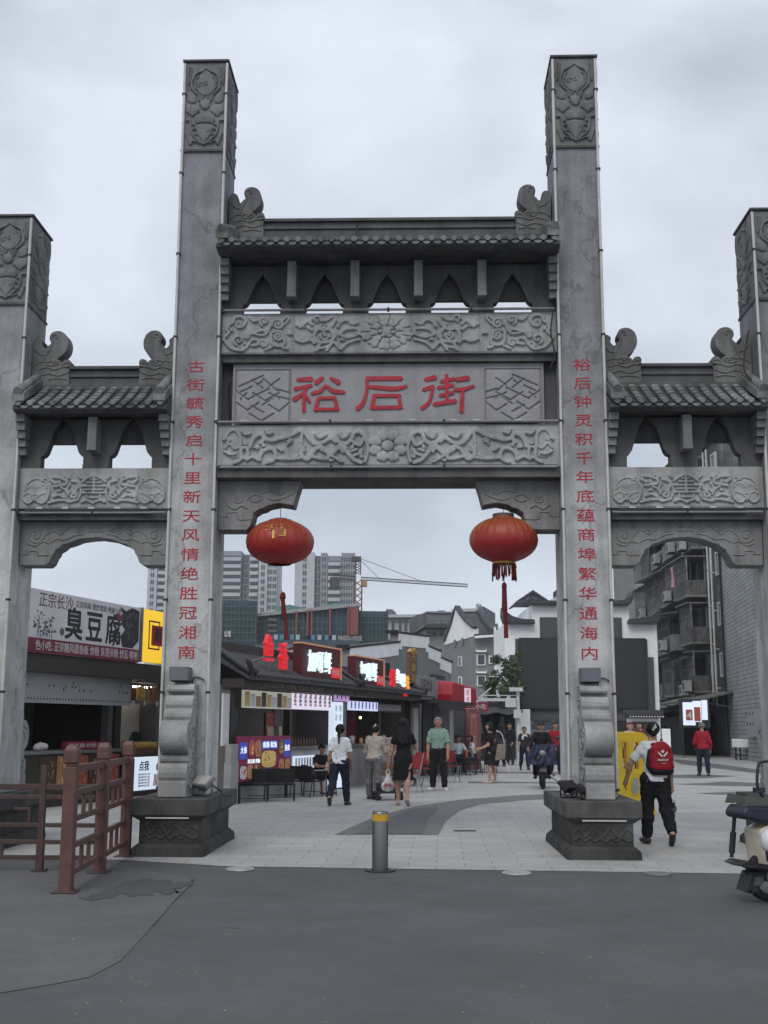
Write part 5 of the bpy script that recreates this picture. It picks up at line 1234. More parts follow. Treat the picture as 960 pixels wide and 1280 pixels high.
b = MB(); b.tube([(3.55, 0.2, 2.34), (5.0, 0.2, 2.34)], 0.02, 8); b.build('tube_lamp', mat('lit tube', (0.4, 0.4, 0.38), 0.4, 0, emit=9, ecol=(1.0, 0.93, 0.8)), st)
b = MB(); b.box(-1.6, 3.9, -0.08, 0.12, 2.835, 4.02); sb = b.build('sign_board', M['sign_white'], st)
b = MB(); b.box(-1.6, 3.88, -0.088, -0.081, 2.84, 3.11); b.build('red_strip', M['crimson'], sb)
b = MB(); b.text('色小吃: 正宗糖风腊鱼板 炒粉 东莞米粉 炒瓦 嗦嗦', (1.95, 2.972), 0.2, -0.0905, width=3.75, bold=0.01, th=0.003); b.build('strip_lettering', M['whitep'], sb)
b = MB()
for i, ch in enumerate('臭豆腐'): b.text(ch, (1.34+i*0.74, 3.44), 0.66, -0.0835, bold=0.022, th=0.01)
b.build('tofu_lettering', M['ink'], sb)
b = MB(); b.text('正宗长沙', (0.70, 3.83), 0.30, -0.0835, bold=0.0, th=0.004, width=1.15); b.build('script_lettering', mat('dark red ink', (0.10, 0.015, 0.04), 0.5, 0), sb)
b = MB(); b.text('正宗风味·现炸现卖·地道小吃', (2.25, 3.86), 0.12, -0.0835, th=0.004, width=1.75, sz=1.2); b.build('small_lettering', M['ink'], sb)
b = MB(); rnd = random.Random(3)
for i in range(46):
    x, z = 0.30+rnd.gauss(0, 0.22), 3.38+rnd.gauss(0, 0.14); r = rnd.uniform(0.012, 0.04)
    b.prism([(x+r*math.cos(a)*rnd.uniform(0.5, 1.5), z+r*math.sin(a)*rnd.uniform(0.4, 1.2)) for a in np.linspace(0, 6, 7)], -0.0832-0.00003*i, -0.081, 'y')
for i in range(9): b.tube([(0.1+i*0.06, -0.082, 3.14), (0.12+i*0.06+rnd.uniform(-.05, .05), -0.082, 3.25+rnd.uniform(0, .3))], 0.006, 4)
b.prism(circle(0.93, 3.28, 0.075, 14)[:-1], -0.0845, -0.081, 'y')
b.build('ink_drawing', mat('grey ink wash', (0.10, 0.10, 0.115), 0.6, 0.5, 14), sb)
b = MB()
b.prism([(3.05, 3.97), (3.3, 3.9), (3.55, 3.99), (3.86, 3.95), (3.86, 3.30), (3.62, 3.13), (3.2, 3.13), (3.1, 3.35), (3.28, 3.5), (3.12, 3.62), (3.2, 3.8)], -0.0837, -0.081, 'y'); b.prism([(2.85, 3.78), (3.0, 3.66), (3.16, 3.72), (3.2, 3.85), (3.08, 3.78), (2.98, 3.84)], -0.086, -0.081, 'y', 1)
b.prism([(2.78, 3.12), (2.86, 3.14), (2.98, 3.36), (3.02, 3.62), (2.94, 3.42)], -0.085, -0.081, 'y')
for i in range(14): x, z = rnd.uniform(3.25, 3.7), rnd.uniform(3.25, 3.85); b.prism([(x, z), (x+0.1, z+0.03), (x+0.03, z+0.12)], -0.0845-0.0001*i, -0.081, 'y', 2)
b.build('ink_portrait', [mat('black ink wash', (0.025, 0.025, 0.03), 0.6, 0.5, 8), M['crimson'], mat('grey wash', (0.08, 0.08, 0.09), 0.6, 0.3, 8)], sb)
yb = empty('lightbox', lsp(4.03, 0), LSA, 'glowing yellow lightbox with a red square, at the right end of the tofu sign', 'lightbox')
b = MB(); b.box(0.03, 1.06, -0.06, 0.10, 2.88, 4.03); b.build('face', M['glow_yellow'], yb); b = MB(); b.box(-0.02, 0.027, -0.075, 0.12, 2.86, 4.05); b.box(1.063, 1.1, -0.075, 0.12, 2.86, 4.05); b.build('frame', M['steel_dull'], yb)
b = MB()
for q in ((0.30, 0.34, 3.16, 3.80), (0.30, 0.80, 3.16, 3.195), (0.30, 0.80, 3.765, 3.80), (0.76, 0.80, 3.70, 3.80), (0.76, 0.80, 3.16, 3.26)): b.box(q[0], q[1], -0.066, -0.061, q[2], q[3])
b.build('outline', mat('dark red outline', (0.12, 0.01, 0.01), 0.5, 0), yb)
b = MB(); b.box(0.42, 0.92, -0.074, -0.067, 3.25, 3.70); b.text('潮', (0.67, 3.48), 0.36, -0.0765, m=1, bold=0.02, th=0.002); b.build('emblem', [mat('red square', (0.35, 0.01, 0.015), 0.4, 0.1), M['ink']], yb)
bn = empty('perforated_banner', lsp(0, -0.30), LSA, 'white perforated banner hanging under the tofu stall canopy', 'banner')
b = MB(); b.box(-0.9, 3.24, -0.012, 0.0, 1.90, 2.442)
for i in range(40):
    b.box(-0.82+i*0.102, -0.79+i*0.102, -0.0145, -0.0125, 1.96, 2.0, 1)
for i in range(16): x, z = rnd.uniform(-0.5, 3.1), rnd.choice([2.14, 2.2, 2.27]); b.box(x, x+0.035, -0.0145, -0.0125, z, z+0.05, 1)
for i in range(70): b.tube([(-0.9+i*0.06, -0.006, 2.442), (-0.87+i*0.06, -0.006, 2.452), (-0.84+i*0.06, -0.006, 2.442)], 0.006, 4)
b.build('cloth', [mat('white banner cloth', (0.30, 0.30, 0.31), 0.8, 0.08), M['ink']], bn)
b = MB(); b.box(-1.5, 2.95, -0.35, 0.5, 0.97, 1.03); b.box(-1.5, 2.95, -0.30, 0.45, 0.004, 0.97, 1); ct = b.build('counter', [M['steel_dull'], M['wood_dark']], st)
for i, (x0, x1, k) in enumerate(((0.1, 0.62, 'photo_b'), (0.66, 1.30, 'photo_a'), (1.34, 1.72, 'photo_r'), (1.78, 2.30, 'photo_b'), (2.34, 2.88, 'photo_r'))):
    b = MB(); b.box(x0, x1, -0.308, -0.302, 0.30, 0.93); 
    for j in range(14): x, z = rnd.uniform(x0+.06, x1-.06), rnd.uniform(0.36, 0.85); b.tube([(x, -0.308, z), (x+rnd.uniform(-.05, .05), -0.308, z+rnd.uniform(-.1, .1))], 0.012, 4, m=1)
    b.build('food_panel', [M[k], M['photo_a'] if k != 'photo_a' else M['photo_c']], ct)
b = MB(); b.box(0.9, 2.5, -0.32, -0.22, 1.035, 1.19); b.text('臭豆腐·炒粉·嗦螺', (1.7, 1.11), 0.09, -0.322, m=1, width=1.4, th=0.002); b.build('counter_sign', [M['crimson'], M['whitep']], st)
bg_ = tag(sdf_obj('cloth_bundle', [(V3(-0.14, 0, 0.06), V3(0.12, 0, 0.06), 0.07, 0.06), (V3(0, 0.02, 0.1), V3(0.08, 0, 0.08), 0.05, 0.05)], M['whitep'], None, 0.014, 0.03, [], 0.008), 'crumpled white cloth on the tofu stall counter', 'cloth'); bg_.location = lsp(0.42, -0.1, 1.035); bg_.rotation_euler = (0, 0, LSA)
# right half of the stall: glass case, spice row, skewers, lit menu
b = MB(); b.box(3.46, 5.1, -0.1, 0.5, 0.90, 1.02); b.box(3.46, 5.1, -0.05, 0.5, 0.004, 0.9, 1); b.build('side_counter', [M['wood'], M['wood_dark']], st)
mn = empty('menu_screen', lsp(3.5, -0.085), LSA, 'lit white menu screen under the side counter of the tofu stall', 'menu screen')
b = MB(); b.box(0.02, 1.56, -0.02, 0.03, 0.13, 0.83); b.build('panel', M['glow_screen'], mn); b = MB(); b.text('点我', (0.78, 0.63), 0.22, -0.024, th=0.003, bold=0.02)
for i in range(5): b.text('咖喱鱼蛋', (0.8, 0.46-i*0.06), 0.05, -0.024, width=0.5, th=0.003)
b.prism(circle(1.4, 0.6, 0.09, 14)[:-1], -0.024, -0.021, 'y', 1)
for i in range(6): b.tube([(1.22+i*0.06, -0.024, 0.2), (1.26+i*0.06, -0.024, 0.45)], 0.014, 5, m=1)
b.build('print', [M['ink'], mat('red print', (0.4, 0.04, 0.03), 0.5, 0.3)], mn)
for i in range(9):
    b = MB(); b.lathe([(0.05, 0), (0.055, 0.01), (0.055, 0.11), (0.04, 0.125)], n=12); b.lathe([(0.042, 0.126), (0.042, 0.15), (0.01, 0.152)], n=12, m=1)
    o = b.build('sauce_jar', [mat('yellow sauce', (0.62, 0.42, 0.10), 0.3, 0.3), M['wood_dark']], None, loc=lsp(3.6+i*0.165, 0.02, 1.022)); tag(o, 'squat yellow sauce jar in the row on the side counter', 'jar', 'sauce jars on the side counter')
for i, (x, col) in enumerate(((3.60, 'photo_r'), (4.10, 'photo_c'), (4.65, 'photo_a'))):
    b = MB(); b.box(x, x+0.40, 0.0, 0.12, 1.97, 2.03, 1)
    for k in range(11): xx = x+0.03+k*0.034; b.tube([(xx, 0.06, 2.03), (xx-0.05+rnd.uniform(-.03, .03), 0.02+rnd.uniform(-.04, .04), 2.30+rnd.uniform(0, .08))], [0.012, 0.02], 5)
    b.box(x+0.22, x+0.32, -0.012, -0.002, 1.93, 2.03, 2)
    o = b.build('skewer_bundle', [M[col], M['steel_dull'], M['whitep']], None, loc=lsp(0, 0), rot=(0, 0, LSA)); tag(o, ('reddish skewers bundled at the left of the glass case', 'yellowish skewers bundled in the middle of the glass case', 'brown skewers bundled at the right of the glass case')[i], 'skewers', 'bundles of skewers over the side counter')
b = MB(); b.box(3.46, 5.1, 0.52, 0.56, 1.02, 2.0); b.build('back_panel', mat('beige panel', (0.5, 0.48, 0.44), 0.6, 0.1), st)
b = MB(); b.prism([(4.55, 1.02), (5.05, 1.02), (5.02, 1.3), (4.8, 1.36)], 0.4, 0.7, 'y'); o = b.build('till', M['black_metal'], None, loc=lsp(0, 0), rot=(0, 0, LSA)); tag(o, 'black till standing on the side counter behind the sauce jars', 'till')

# ---- the kiosk row on the left side of the street
def kiosk_roof(parent, x0, x1, ze=2.46, zr=3.0, y0=-0.45, y1=1.5):
    b = MB(); b.prism([(y0, ze), (y0, ze-0.06), (y1, zr-0.12), (y1*2-y0, ze-0.06), (y1*2-y0, ze), (y1, zr)], x0, x1, 'x'); o = b.build('roof', M['black_tile'], parent)
    b = MB(); n = int((x1-x0)/0.2)
    for i in range(n):
        xx = x0+(i+0.5)*(x1-x0)/n; b.tube([(xx, y0-0.02, ze+0.02), (xx, (y0+y1)/2, (ze+zr)/2+0.01), (xx, y1, zr+0.03)], 0.05, 6)
    b.build('roof_tiles', M['black_tile'], o)
    b = MB(); b.box(x0-0.05, x1+0.05, y1-0.1, y1+0.1, zr, zr+0.18); 
    for xx, s in ((x0, -1), (x1, 1)): b.tube(smooth_line([(xx-s*0.3, y0-0.03, ze+0.12), (xx, y0-0.05, ze+0.16), (xx+s*0.22, y0-0.06, ze+0.33)], 5), [0.06]*9+[0.05, 0.02], 6)
    b.tube([(x0, y0, ze+0.1), (x0, y1, zr+0.16)], 0.06, 6); b.tube([(x1, y0, ze+0.1), (x1, y1, zr+0.16)], 0.06, 6); b.build('roof_ridge', M['black_tile'], o)
    return o
def fx(u, off): return plane_pt(RWO, RWA, u, 908, off)[0]
def kiosk(x0, x1, label, cw='counter_grey', dp=2.6, ry=1.5):
    k = empty('snack_kiosk', rowp(x0, 0), RWA, label, 'kiosk', 'kiosks along the left side of the street'); w_ = x1-x0
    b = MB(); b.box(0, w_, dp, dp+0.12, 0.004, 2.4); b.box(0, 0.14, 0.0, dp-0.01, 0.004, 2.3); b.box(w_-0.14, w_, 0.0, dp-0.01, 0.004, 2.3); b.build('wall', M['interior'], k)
    b = MB(); b.box(0.15, w_-0.15, -0.02, 0.55, 0.99, 1.05, 1); b.box(0.15, w_-0.15, 0.03, 0.5, 0.004, 0.99); b.build('counter', [M[cw], M['steel_dull']], k)
    for x in (0.02, w_*0.47, w_-0.16): b = MB(); b.box(x, x+0.14, -0.03, 0.12, 1.051 if 0.1 < x < w_-0.3 else 0.004, 2.24); b.build('post', M['wood_dark'], k)
    b = MB(); b.box(-0.05, w_+0.05, -0.32, 0.16, 2.24, 2.42); b.build('lintel', M['wood_dark'], k)
    kiosk_roof(k, -0.1 if dp < 2 else -0.04, w_+(0.04 if dp < 2 else 0.2), y1=ry); return k
WBD = MB(); WBD.box(-0.36, -0.08, -0.04, 0.0, 1.12, 2.12)
WBX = MB(); WBX.box(-0.28, 0.06, -0.2, -0.05, 0.004, 0.80); WBX.box(-0.26, 0.04, -0.19, -0.06, 0.803, 1.15)
kA = kiosk(0.0, 6.4, 'black-tiled kiosk with two lit menu strips behind the black chairs, next to the left pillar', dp=1.15, ry=0.45)
WBD.build('white_board', M['sign_white'], kA); wbx = WBX.build('service_box', mat('pale grey box', (0.30, 0.30, 0.31), 0.6, 0.15), None, loc=rowp(0, 0), rot=(0, 0, RWA)); tag(wbx, 'pale grey two-part box standing left of the poster board', 'box')
b = MB(); b.box(3.35, 5.3, -0.01, 0.028, 0.56, 0.84)  # glowing strip added in place of the bright patch of light on the counter
for i in range(11): b.box(3.42+i*0.17, 3.52+i*0.17, -0.014, -0.011, 0.6, 0.8, 1)
b.build('lit_price_strip', [M['glow_screen'] if 'glow_screen' in M else M['whitep'], M['whitep']], kA)
kB = kiosk(6.55, 12.3, 'black-tiled kiosk with a dark counter opening behind the woman in the beige blouse')
b = MB(); b.text('长沙臭豆腐 大香肠 烤面筋 铁板鱿鱼', (2.6, 2.33), 0.12, -0.326, width=3.4, th=0.004); b.build('lintel_lettering', mat('faded gold paint', (0.16, 0.15, 0.13), 0.6, 0), kA)
def menu(x0, x1, z0, z1, label, mats_, cells, y=-0.10, lit_bg=None, txt=None, dark=False):
    m_ = empty('menu_board', rowp(x0, y), RWA, label, 'menu board'); w_ = x1-x0
    b = MB(); b.box(0, w_, 0, 0.06, z0, z1); b.build('panel', lit_bg or M['sign_white'], m_)
    b = MB()
    for i in range(cells):
        a, c_ = w_*(i+0.08)/cells, w_*(i+0.92)/cells
        if not txt: b.box(a, c_, -0.008-0.0004*i, -0.002, z0+0.03, z1-0.03-(i % 3)*0.04, i % len(mats_))
        else:
            for k in range(len(txt)): b.text(txt[k], ((a+c_)/2, z1-0.06-k*(z1-z0-0.06)/len(txt)), (z1-z0)/len(txt)*0.95, -0.006, m=i % len(mats_), th=0.003, bold=0.015)
    b.build('print', [M[q] if isinstance(q, str) else q for q in mats_], m_); return m_
menu(0.46, 2.93, 1.86, 2.215, 'lit strip of snack photographs under the eave of the nearest kiosk', ['photo_c', 'sign_white', 'photo_a', 'photo_b', 'photo_c', 'sign_white', 'photo_b'], 9, lit_bg=lit('lit photo strip', (0.45, 0.45, 0.38), 0.6))
menu(2.98, 5.44, 1.87, 2.22, 'lit pinkish white menu strip with red drink pictures beside the snack photographs', [mat('rose print', (0.35, 0.05, 0.10), 0.4, 0.2), 'ink'], 8, lit_bg=M['glow_menu'], txt='冰饮')
menu(6.7, 8.95, 1.90, 2.13, 'lit bluish white menu strip on the left of the second kiosk', ['blue_print'], 8, lit_bg=lit('lit bluish menu', (0.62, 0.66, 0.88), 0.9), txt='烧烤')
menu(9.0, 11.0, 1.88, 2.11, 'dark menu strip crowded with white characters on the right of the second kiosk', ['whitep'], 13, lit_bg=M['ink'], txt='小吃')
# poster board in front of the first kiosk, its prints given added glow
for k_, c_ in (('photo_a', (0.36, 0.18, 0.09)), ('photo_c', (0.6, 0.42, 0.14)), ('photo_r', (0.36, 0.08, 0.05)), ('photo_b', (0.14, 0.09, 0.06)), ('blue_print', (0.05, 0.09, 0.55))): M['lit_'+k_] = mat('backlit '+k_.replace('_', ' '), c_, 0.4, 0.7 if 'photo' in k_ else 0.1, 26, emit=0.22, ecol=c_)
po = empty('poster_board', rowp(fx(298.5, -0.18), -0.18), RWA, 'red and blue poster board of snack photographs in front of the nearest kiosk counter', 'poster board')
b = MB(); b.box(0.1, 0.14, 0.0, 0.06, 0.004, 0.419); b.box(2.5, 2.54, 0.0, 0.06, 0.004, 0.419); b.build('stand', M['ink'], po)
b = MB(); b.box(0, 2.68, 0, 0.04, 0.42, 1.30); b.build('board', mat('plum print', (0.26, 0.015, 0.08), 0.4, 0.15), po)
b = MB()
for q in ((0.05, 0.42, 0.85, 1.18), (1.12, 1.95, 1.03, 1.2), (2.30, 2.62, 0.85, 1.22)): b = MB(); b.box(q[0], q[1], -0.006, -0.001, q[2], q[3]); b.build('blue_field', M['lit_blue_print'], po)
b = MB()
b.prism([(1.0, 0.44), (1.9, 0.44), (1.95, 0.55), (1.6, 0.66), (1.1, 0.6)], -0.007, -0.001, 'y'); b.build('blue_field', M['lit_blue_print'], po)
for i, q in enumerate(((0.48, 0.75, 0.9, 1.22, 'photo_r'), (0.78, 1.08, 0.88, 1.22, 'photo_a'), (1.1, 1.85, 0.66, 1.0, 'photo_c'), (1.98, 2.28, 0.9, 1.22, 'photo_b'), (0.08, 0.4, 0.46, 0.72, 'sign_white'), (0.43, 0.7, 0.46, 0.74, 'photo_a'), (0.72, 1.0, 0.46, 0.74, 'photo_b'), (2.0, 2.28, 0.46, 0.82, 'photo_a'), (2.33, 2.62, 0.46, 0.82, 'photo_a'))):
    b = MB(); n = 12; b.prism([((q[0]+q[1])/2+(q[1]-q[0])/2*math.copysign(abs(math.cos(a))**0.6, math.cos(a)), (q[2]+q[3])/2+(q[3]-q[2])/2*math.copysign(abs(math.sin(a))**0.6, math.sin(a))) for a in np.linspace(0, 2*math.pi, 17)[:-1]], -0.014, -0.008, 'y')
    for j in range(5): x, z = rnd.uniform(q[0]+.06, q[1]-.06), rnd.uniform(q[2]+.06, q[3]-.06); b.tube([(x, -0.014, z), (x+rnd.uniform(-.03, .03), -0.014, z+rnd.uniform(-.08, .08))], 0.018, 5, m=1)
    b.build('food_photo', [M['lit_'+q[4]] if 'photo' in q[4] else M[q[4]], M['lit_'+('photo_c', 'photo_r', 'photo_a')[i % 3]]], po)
b = MB(); b.text('香肠 鱿鱼', (1.53, 1.115), 0.13, -0.0085, width=0.72, th=0.002, bold=0.02); b.text('大串', (0.24, 1.02), 0.15, -0.0085, th=0.002, bold=0.02); b.text('热卖', (2.46, 1.04), 0.14, -0.0085, th=0.002, bold=0.02); b.text('臭豆腐 烤肠', (0.75, 0.80), 0.09, -0.0045, width=0.6, th=0.003, bold=0.02); b.build('white_lettering', M['glow'], po)
# goods on shelves and warm bulbs inside the kiosks
rk = random.Random(5)
for (kx, q, mk) in ((kA, (1.55, 2.1, 1.5, 1.9), 'ink'), (kA, (2.15, 2.75, 1.45, 1.9), 'hoard'), (kA, (4.3, 4.75, 1.15, 1.8), 'photo_r'), (kA, (4.8, 5.6, 1.5, 1.95), 'steel_dull'), (kB, (0.2, 0.7, 1.1, 2.1), 'wood'), (kB, (0.9, 1.5, 1.1, 2.1), 'wood'), (kB, (1.7, 2.3, 1.1, 2.1), 'wood'), (kB, (2.7, 4.6, 1.2, 2.05), 'crimson')):
    b = MB(); y_ = 1.1 if kx is kA else 1.3; b.box(q[0], q[1], y_, y_+0.03, q[2], q[3]); b.build('wall_panel', M[mk] if mk in M else mat('blue grey panel', (0.06, 0.10, 0.16), 0.5, 0.2), kx)
for i in range(15):
    x = 0.45+i*0.2+rk.uniform(-.05, .05); k_ = i % 3
    b = MB(); b.lathe([(0.05, 0), (0.05+0.01*k_, 0.02), (0.045+0.01*k_, 0.07+0.04*k_), (0.02, 0.10+0.04*k_)], n=10)
    o = b.build('food_pot', [M['photo_a'], M['steel_dull'], M['photo_r']][k_], None, loc=rowp(x, 0.2+0.1*(i % 2), 1.052)); tag(o, ('brown pot behind the poster board', 'grey metal pot behind the poster board', 'reddish pot behind the poster board')[k_], 'pot', ('brown pots behind the poster board', 'grey pots behind the poster board', 'reddish pots behind the poster board')[k_])
bulb = mat('warm bulb', (0.4, 0.3, 0.2), 0.4, 0, emit=9, ecol=(1.0, 0.62, 0.28))
for i, (x, y, z) in enumerate(((1.2, 0.75, 1.95), (4.6, 0.75, 1.95), (8.4, 0.8, 1.8), (10.1, 0.8, 1.78))):
    t = empty('hanging_bulb', rowp(x, y, z), 0, ('warm bulb over the poster board inside the nearest kiosk', 'warm bulb over the bottles inside the nearest kiosk', 'warm bulb deep in the left half of the second kiosk', 'warm bulb deep in the right half of the second kiosk')[i], 'lamp', 'bulbs in the kiosks')
    b = MB(); b.ball((0, 0, -0.04), 0.035, 10); b.build('bulb', bulb, t); b = MB(); b.tube([(0, 0, 0), (0, 0, 0.16)], 0.012, 5); b.build('cord', M['ink'], t)
for i in range(16):
    x = 6.9+i*0.33+rk.uniform(-.05, .05); k_ = i % 4
    b = MB(); b.lathe([(0.05, 0), (0.06+0.01*k_, 0.02), (0.05+0.015*k_, 0.1+0.03*k_), (0.02, 0.14+0.03*k_)], n=10)
    o = b.build('food_tray', [M['photo_c'], M['photo_r'], M['whitep'], M['photo_a']][k_], None, loc=rowp(x, 0.15+0.1*(i % 2), 1.052)); tag(o, ('yellowish pot on the second kiosk counter', 'reddish pot on the second kiosk counter', 'white pot on the second kiosk counter', 'tall brown pot on the second kiosk counter')[k_], 'pot', ('yellowish pots on the second counter', 'reddish pots on the second counter', 'white pots on the second counter', 'brown pots on the second counter')[k_])
# sign boxes
def signbox(x0, x1, z0, z1, letters, small, label, yoff=-0.36):
    s = empty('sign_box', rowp(x0, yoff), RWA, label, 'shop sign', 'maroon sign boxes with lit letters'); w_ = x1-x0
    b = MB(); b.box(0, w_, 0, 0.22, z0, z1); b.build('box', M['maroon'], s, bevel=0.01)
    b = MB(); 
    for q in ((-0.03, w_+0.03, z1, z1+0.03), (-0.03, w_+0.03, z0-0.03, z0), (w_, w_+0.035, z0, z1)): b.box(q[0], q[1], -0.03, 0.2, q[2], q[3])
    b.build('lit_edge', lit('warm edge light', (0.55, 0.28, 0.16), 0.5), s)
    b = MB(); n = len(letters)
    for i, ch in enumerate(letters): b.text(ch, (w_*0.12+i*w_*0.62/n+w_*0.1, (z0+z1)/2+0.02), (z1-z0)*0.66, -0.045, th=0.05, width=w_*0.58/n*0.9, bold=0.004)
    b.build('lit_lettering', M['glow'], s)
    b = MB(); b.box(w_*0.74, w_*0.97, -0.02, -0.002, z0+0.12, z0+0.36); b.text(small, (w_*0.855, z0+0.24), 0.16, -0.023, m=1, th=0.002, width=w_*0.2); b.build('tag', [M['glow_red'], M['whitep']], s)
    b = MB()
    for x in (0.2, w_-0.25): b.box(x, x+0.05, 0.05, 0.1, z0-0.14, z0-0.032)
    b.build('bracket', M['black_metal'], s)
signbox(fx(376, -0.36), fx(424.5, -0.36), 2.50, 3.30, '加呀鲜', '烤串', 'nearest maroon sign box with tall white lit letters on the kiosk roof')
signbox(fx(444, -0.36), fx(479, -0.36), 2.45, 3.22, '加呀鲜', '烧烤', 'second maroon sign box with white lit letters and a bright right edge, further along')
# red lit cluster on the roof
rc = empty('roof_sign', rowp(fx(328, -0.28), -0.25), RWA, 'red lit characters on black stands on the roof of the nearest kiosk', 'roof sign')
b = MB()
for i, (ch, z) in enumerate((('鱼', 3.06), ('香', 2.95))): b.text(ch, (0.28+i*0.78, z), 0.56, -0.05-0.002*i, th=0.09, bold=0.01, sx=0.8, sz=1.1)
b.build('lit_lettering', M['glow_red'], rc)
b = MB()
for x in (0.28, 1.06): b.box(x-0.02, x+0.02, 0, 0.03, 2.45, 2.75)
b.tube([(-0.5, 0.3, 2.7), (0.1, 0.0, 2.9)], 0.015, 5); b.tube([(1.3, 0.0, 2.85), (1.9, 0.4, 3.05)], 0.015, 5); b.build('stand', M['steel_dull'], rc)
# neon cluster above the second kiosk
nc = empty('neon_sign', rowp(fx(486.5, -0.36), -0.36), RWA, 'cluster of red, white and orange lit characters above the second kiosk', 'neon sign')
for i, (ch, x, z, s_, mk) in enumerate((('烤', 0.3, 2.78, 0.5, 'glow_red'), ('鱼', 0.78, 2.84, 0.42, 'glow'), ('吧', 1.22, 2.76, 0.42, 'glow'), ('味', 1.62, 2.70, 0.42, 'glow_orange'), ('香', 1.45, 2.46, 0.30, 'glow_red'))):
    b = MB(); b.text(ch, (x, z), s_, -0.03, th=0.06, bold=0.012); b.build('lit_character', M[mk], nc)
b = MB(); b.box(0.02, 1.8, 0.04, 0.07, 2.42, 2.46); b.box(0.3, 0.34, 0.04, 0.07, 2.46, 2.7); b.box(1.3, 1.34, 0.04, 0.07, 2.46, 2.7); b.build('frame', M['black_metal'], nc)
# standing lightbox with a leaf, purple screen
lb = empty('standing_lightbox', rowp(5.5, -0.14), RWA, 'tall white standing lightbox with a green leaf between the two kiosks', 'lightbox')
b = MB(); b.box(0, 0.62, 0, 0.14, 0.05, 2.08); b.build('panel', M['glow_screen'], lb); b = MB(); b.box(0.64, 0.84, 0.0, 0.12, 0.05, 2.08); b.build('side', M['steel_dull'], lb)
b = MB(); b.prism([(0.2, 1.28), (0.3, 1.42), (0.46, 1.44), (0.42, 1.3), (0.3, 1.22)], -0.006, -0.001, 'y', 1)
for k, ch in enumerate('冰粉凉虾'): b.text(ch, (0.14+0.3*(k % 2), 1.92-0.22*(k//2)), 0.17, -0.004, th=0.002)
b.build('print', [mat('grey blue print', (0.15, 0.2, 0.28), 0.5, 0), mat('leaf green print', (0.2, 0.4, 0.08), 0.5, 0.1)], lb)
ps_ = empty('menu_screen', rowp(5.45, -0.2), RWA, 'small purple lit screen hanging above the tall white lightbox', 'menu screen')
b = MB(); b.box(0, 0.95, 0, 0.06, 2.1, 2.4); b.build('panel', lit('lit violet', (0.42, 0.28, 0.55), 0.8), ps_); b = MB()
for k in range(6): b.box(0.06+k*0.15, 0.13+k*0.15, -0.006, -0.001, 2.16+0.05*(k % 2), 2.37, k % 2)
b.build('print', [M['ink'], M['pink_print']], ps_)
# counter clutter of the first kiosk
for i in range(10):
    b = MB(); b.lathe([(0.035, 0), (0.035, 0.13), (0.013, 0.17), (0.013, 0.20), (0.002, 0.205)], n=10)
    o = b.build('bottle', mat('brown glass', (0.10, 0.05, 0.03), 0.2, 0.1), None, loc=rowp(3.35+i*0.17, 0.12, 1.052)); tag(o, 'small brown bottle in the row on the nearest kiosk counter', 'bottle', 'bottles on the kiosk counter')
for i, (x, lab) in enumerate(((2.75, 'upright cream card leaning on the nearest kiosk counter'), (3.35, 'tilted cream card with a wooden foot behind the bottles'))):
    c_ = empty('price_card', rowp(x, 0.35, 1.052), RWA+0.2*i, lab, 'card'); b = MB(); b.prism([(0, 0), (0.34, 0), (0.24, 0.44), (-0.1, 0.44)], 0, 0.03, 'y'); b.build('card', mat('cream card', (0.48, 0.38, 0.25), 0.6, 0.15), c_); b = MB(); b.box(0.1, 0.75, 0.035, 0.14, 0.0, 0.07); b.build('foot', M['wood'], c_)
# white box sign and wooden cart front by the second kiosk
bc = empty('snack_cart', rowp(7.0, -1.25), RWA, 'wooden snack cart with a white lettered sign, left of the woman in beige', 'snack cart')
b = MB(); b.box(0, 1.7, 0, 0.5, 0.30, 0.62); b.box(0.05, 1.65, 0.02, 0.48, 0.62, 0.68, 1); b.box(0.1, 1.6, 0.1, 0.45, 0.10, 0.16, 1)
b.build('box', [M['wood'], M['steel_dull']], bc)
for x in (0.25, 1.45): b = MB(); b.disc((x, -0.03, 0.1), 0.1, 'y', 14, 0, 0.04); b.build('wheel', M['black_metal'], bc)
b = MB(); b.box(0, 1.7, 0.44, 0.48, 0.72, 1.22); b.text('炭火烧', (0.85, 1.0), 0.34, 0.437, m=1, width=1.2, th=0.002, bold=0.01); b.text('特 色 小 吃', (0.6, 1.16), 0.09, 0.437, m=2, width=0.8, th=0.002); b.build('sign', [M['whitep'], mat('rust red print', (0.3, 0.05, 0.05), 0.5, 0.1), M['ink']], bc)
for i in range(3): b = MB(); b.lathe([(0.07, 0), (0.085, 0.02), (0.09, 0.2)], n=12); tag(b.build('paper_tub', mat('kraft tub', (0.42, 0.33, 0.2), 0.7, 0.1), None, loc=rowp(7.35+i*0.22, -1.0, 0.682)), 'kraft paper tub on the wooden snack cart', 'tub', 'paper tubs on the snack cart')

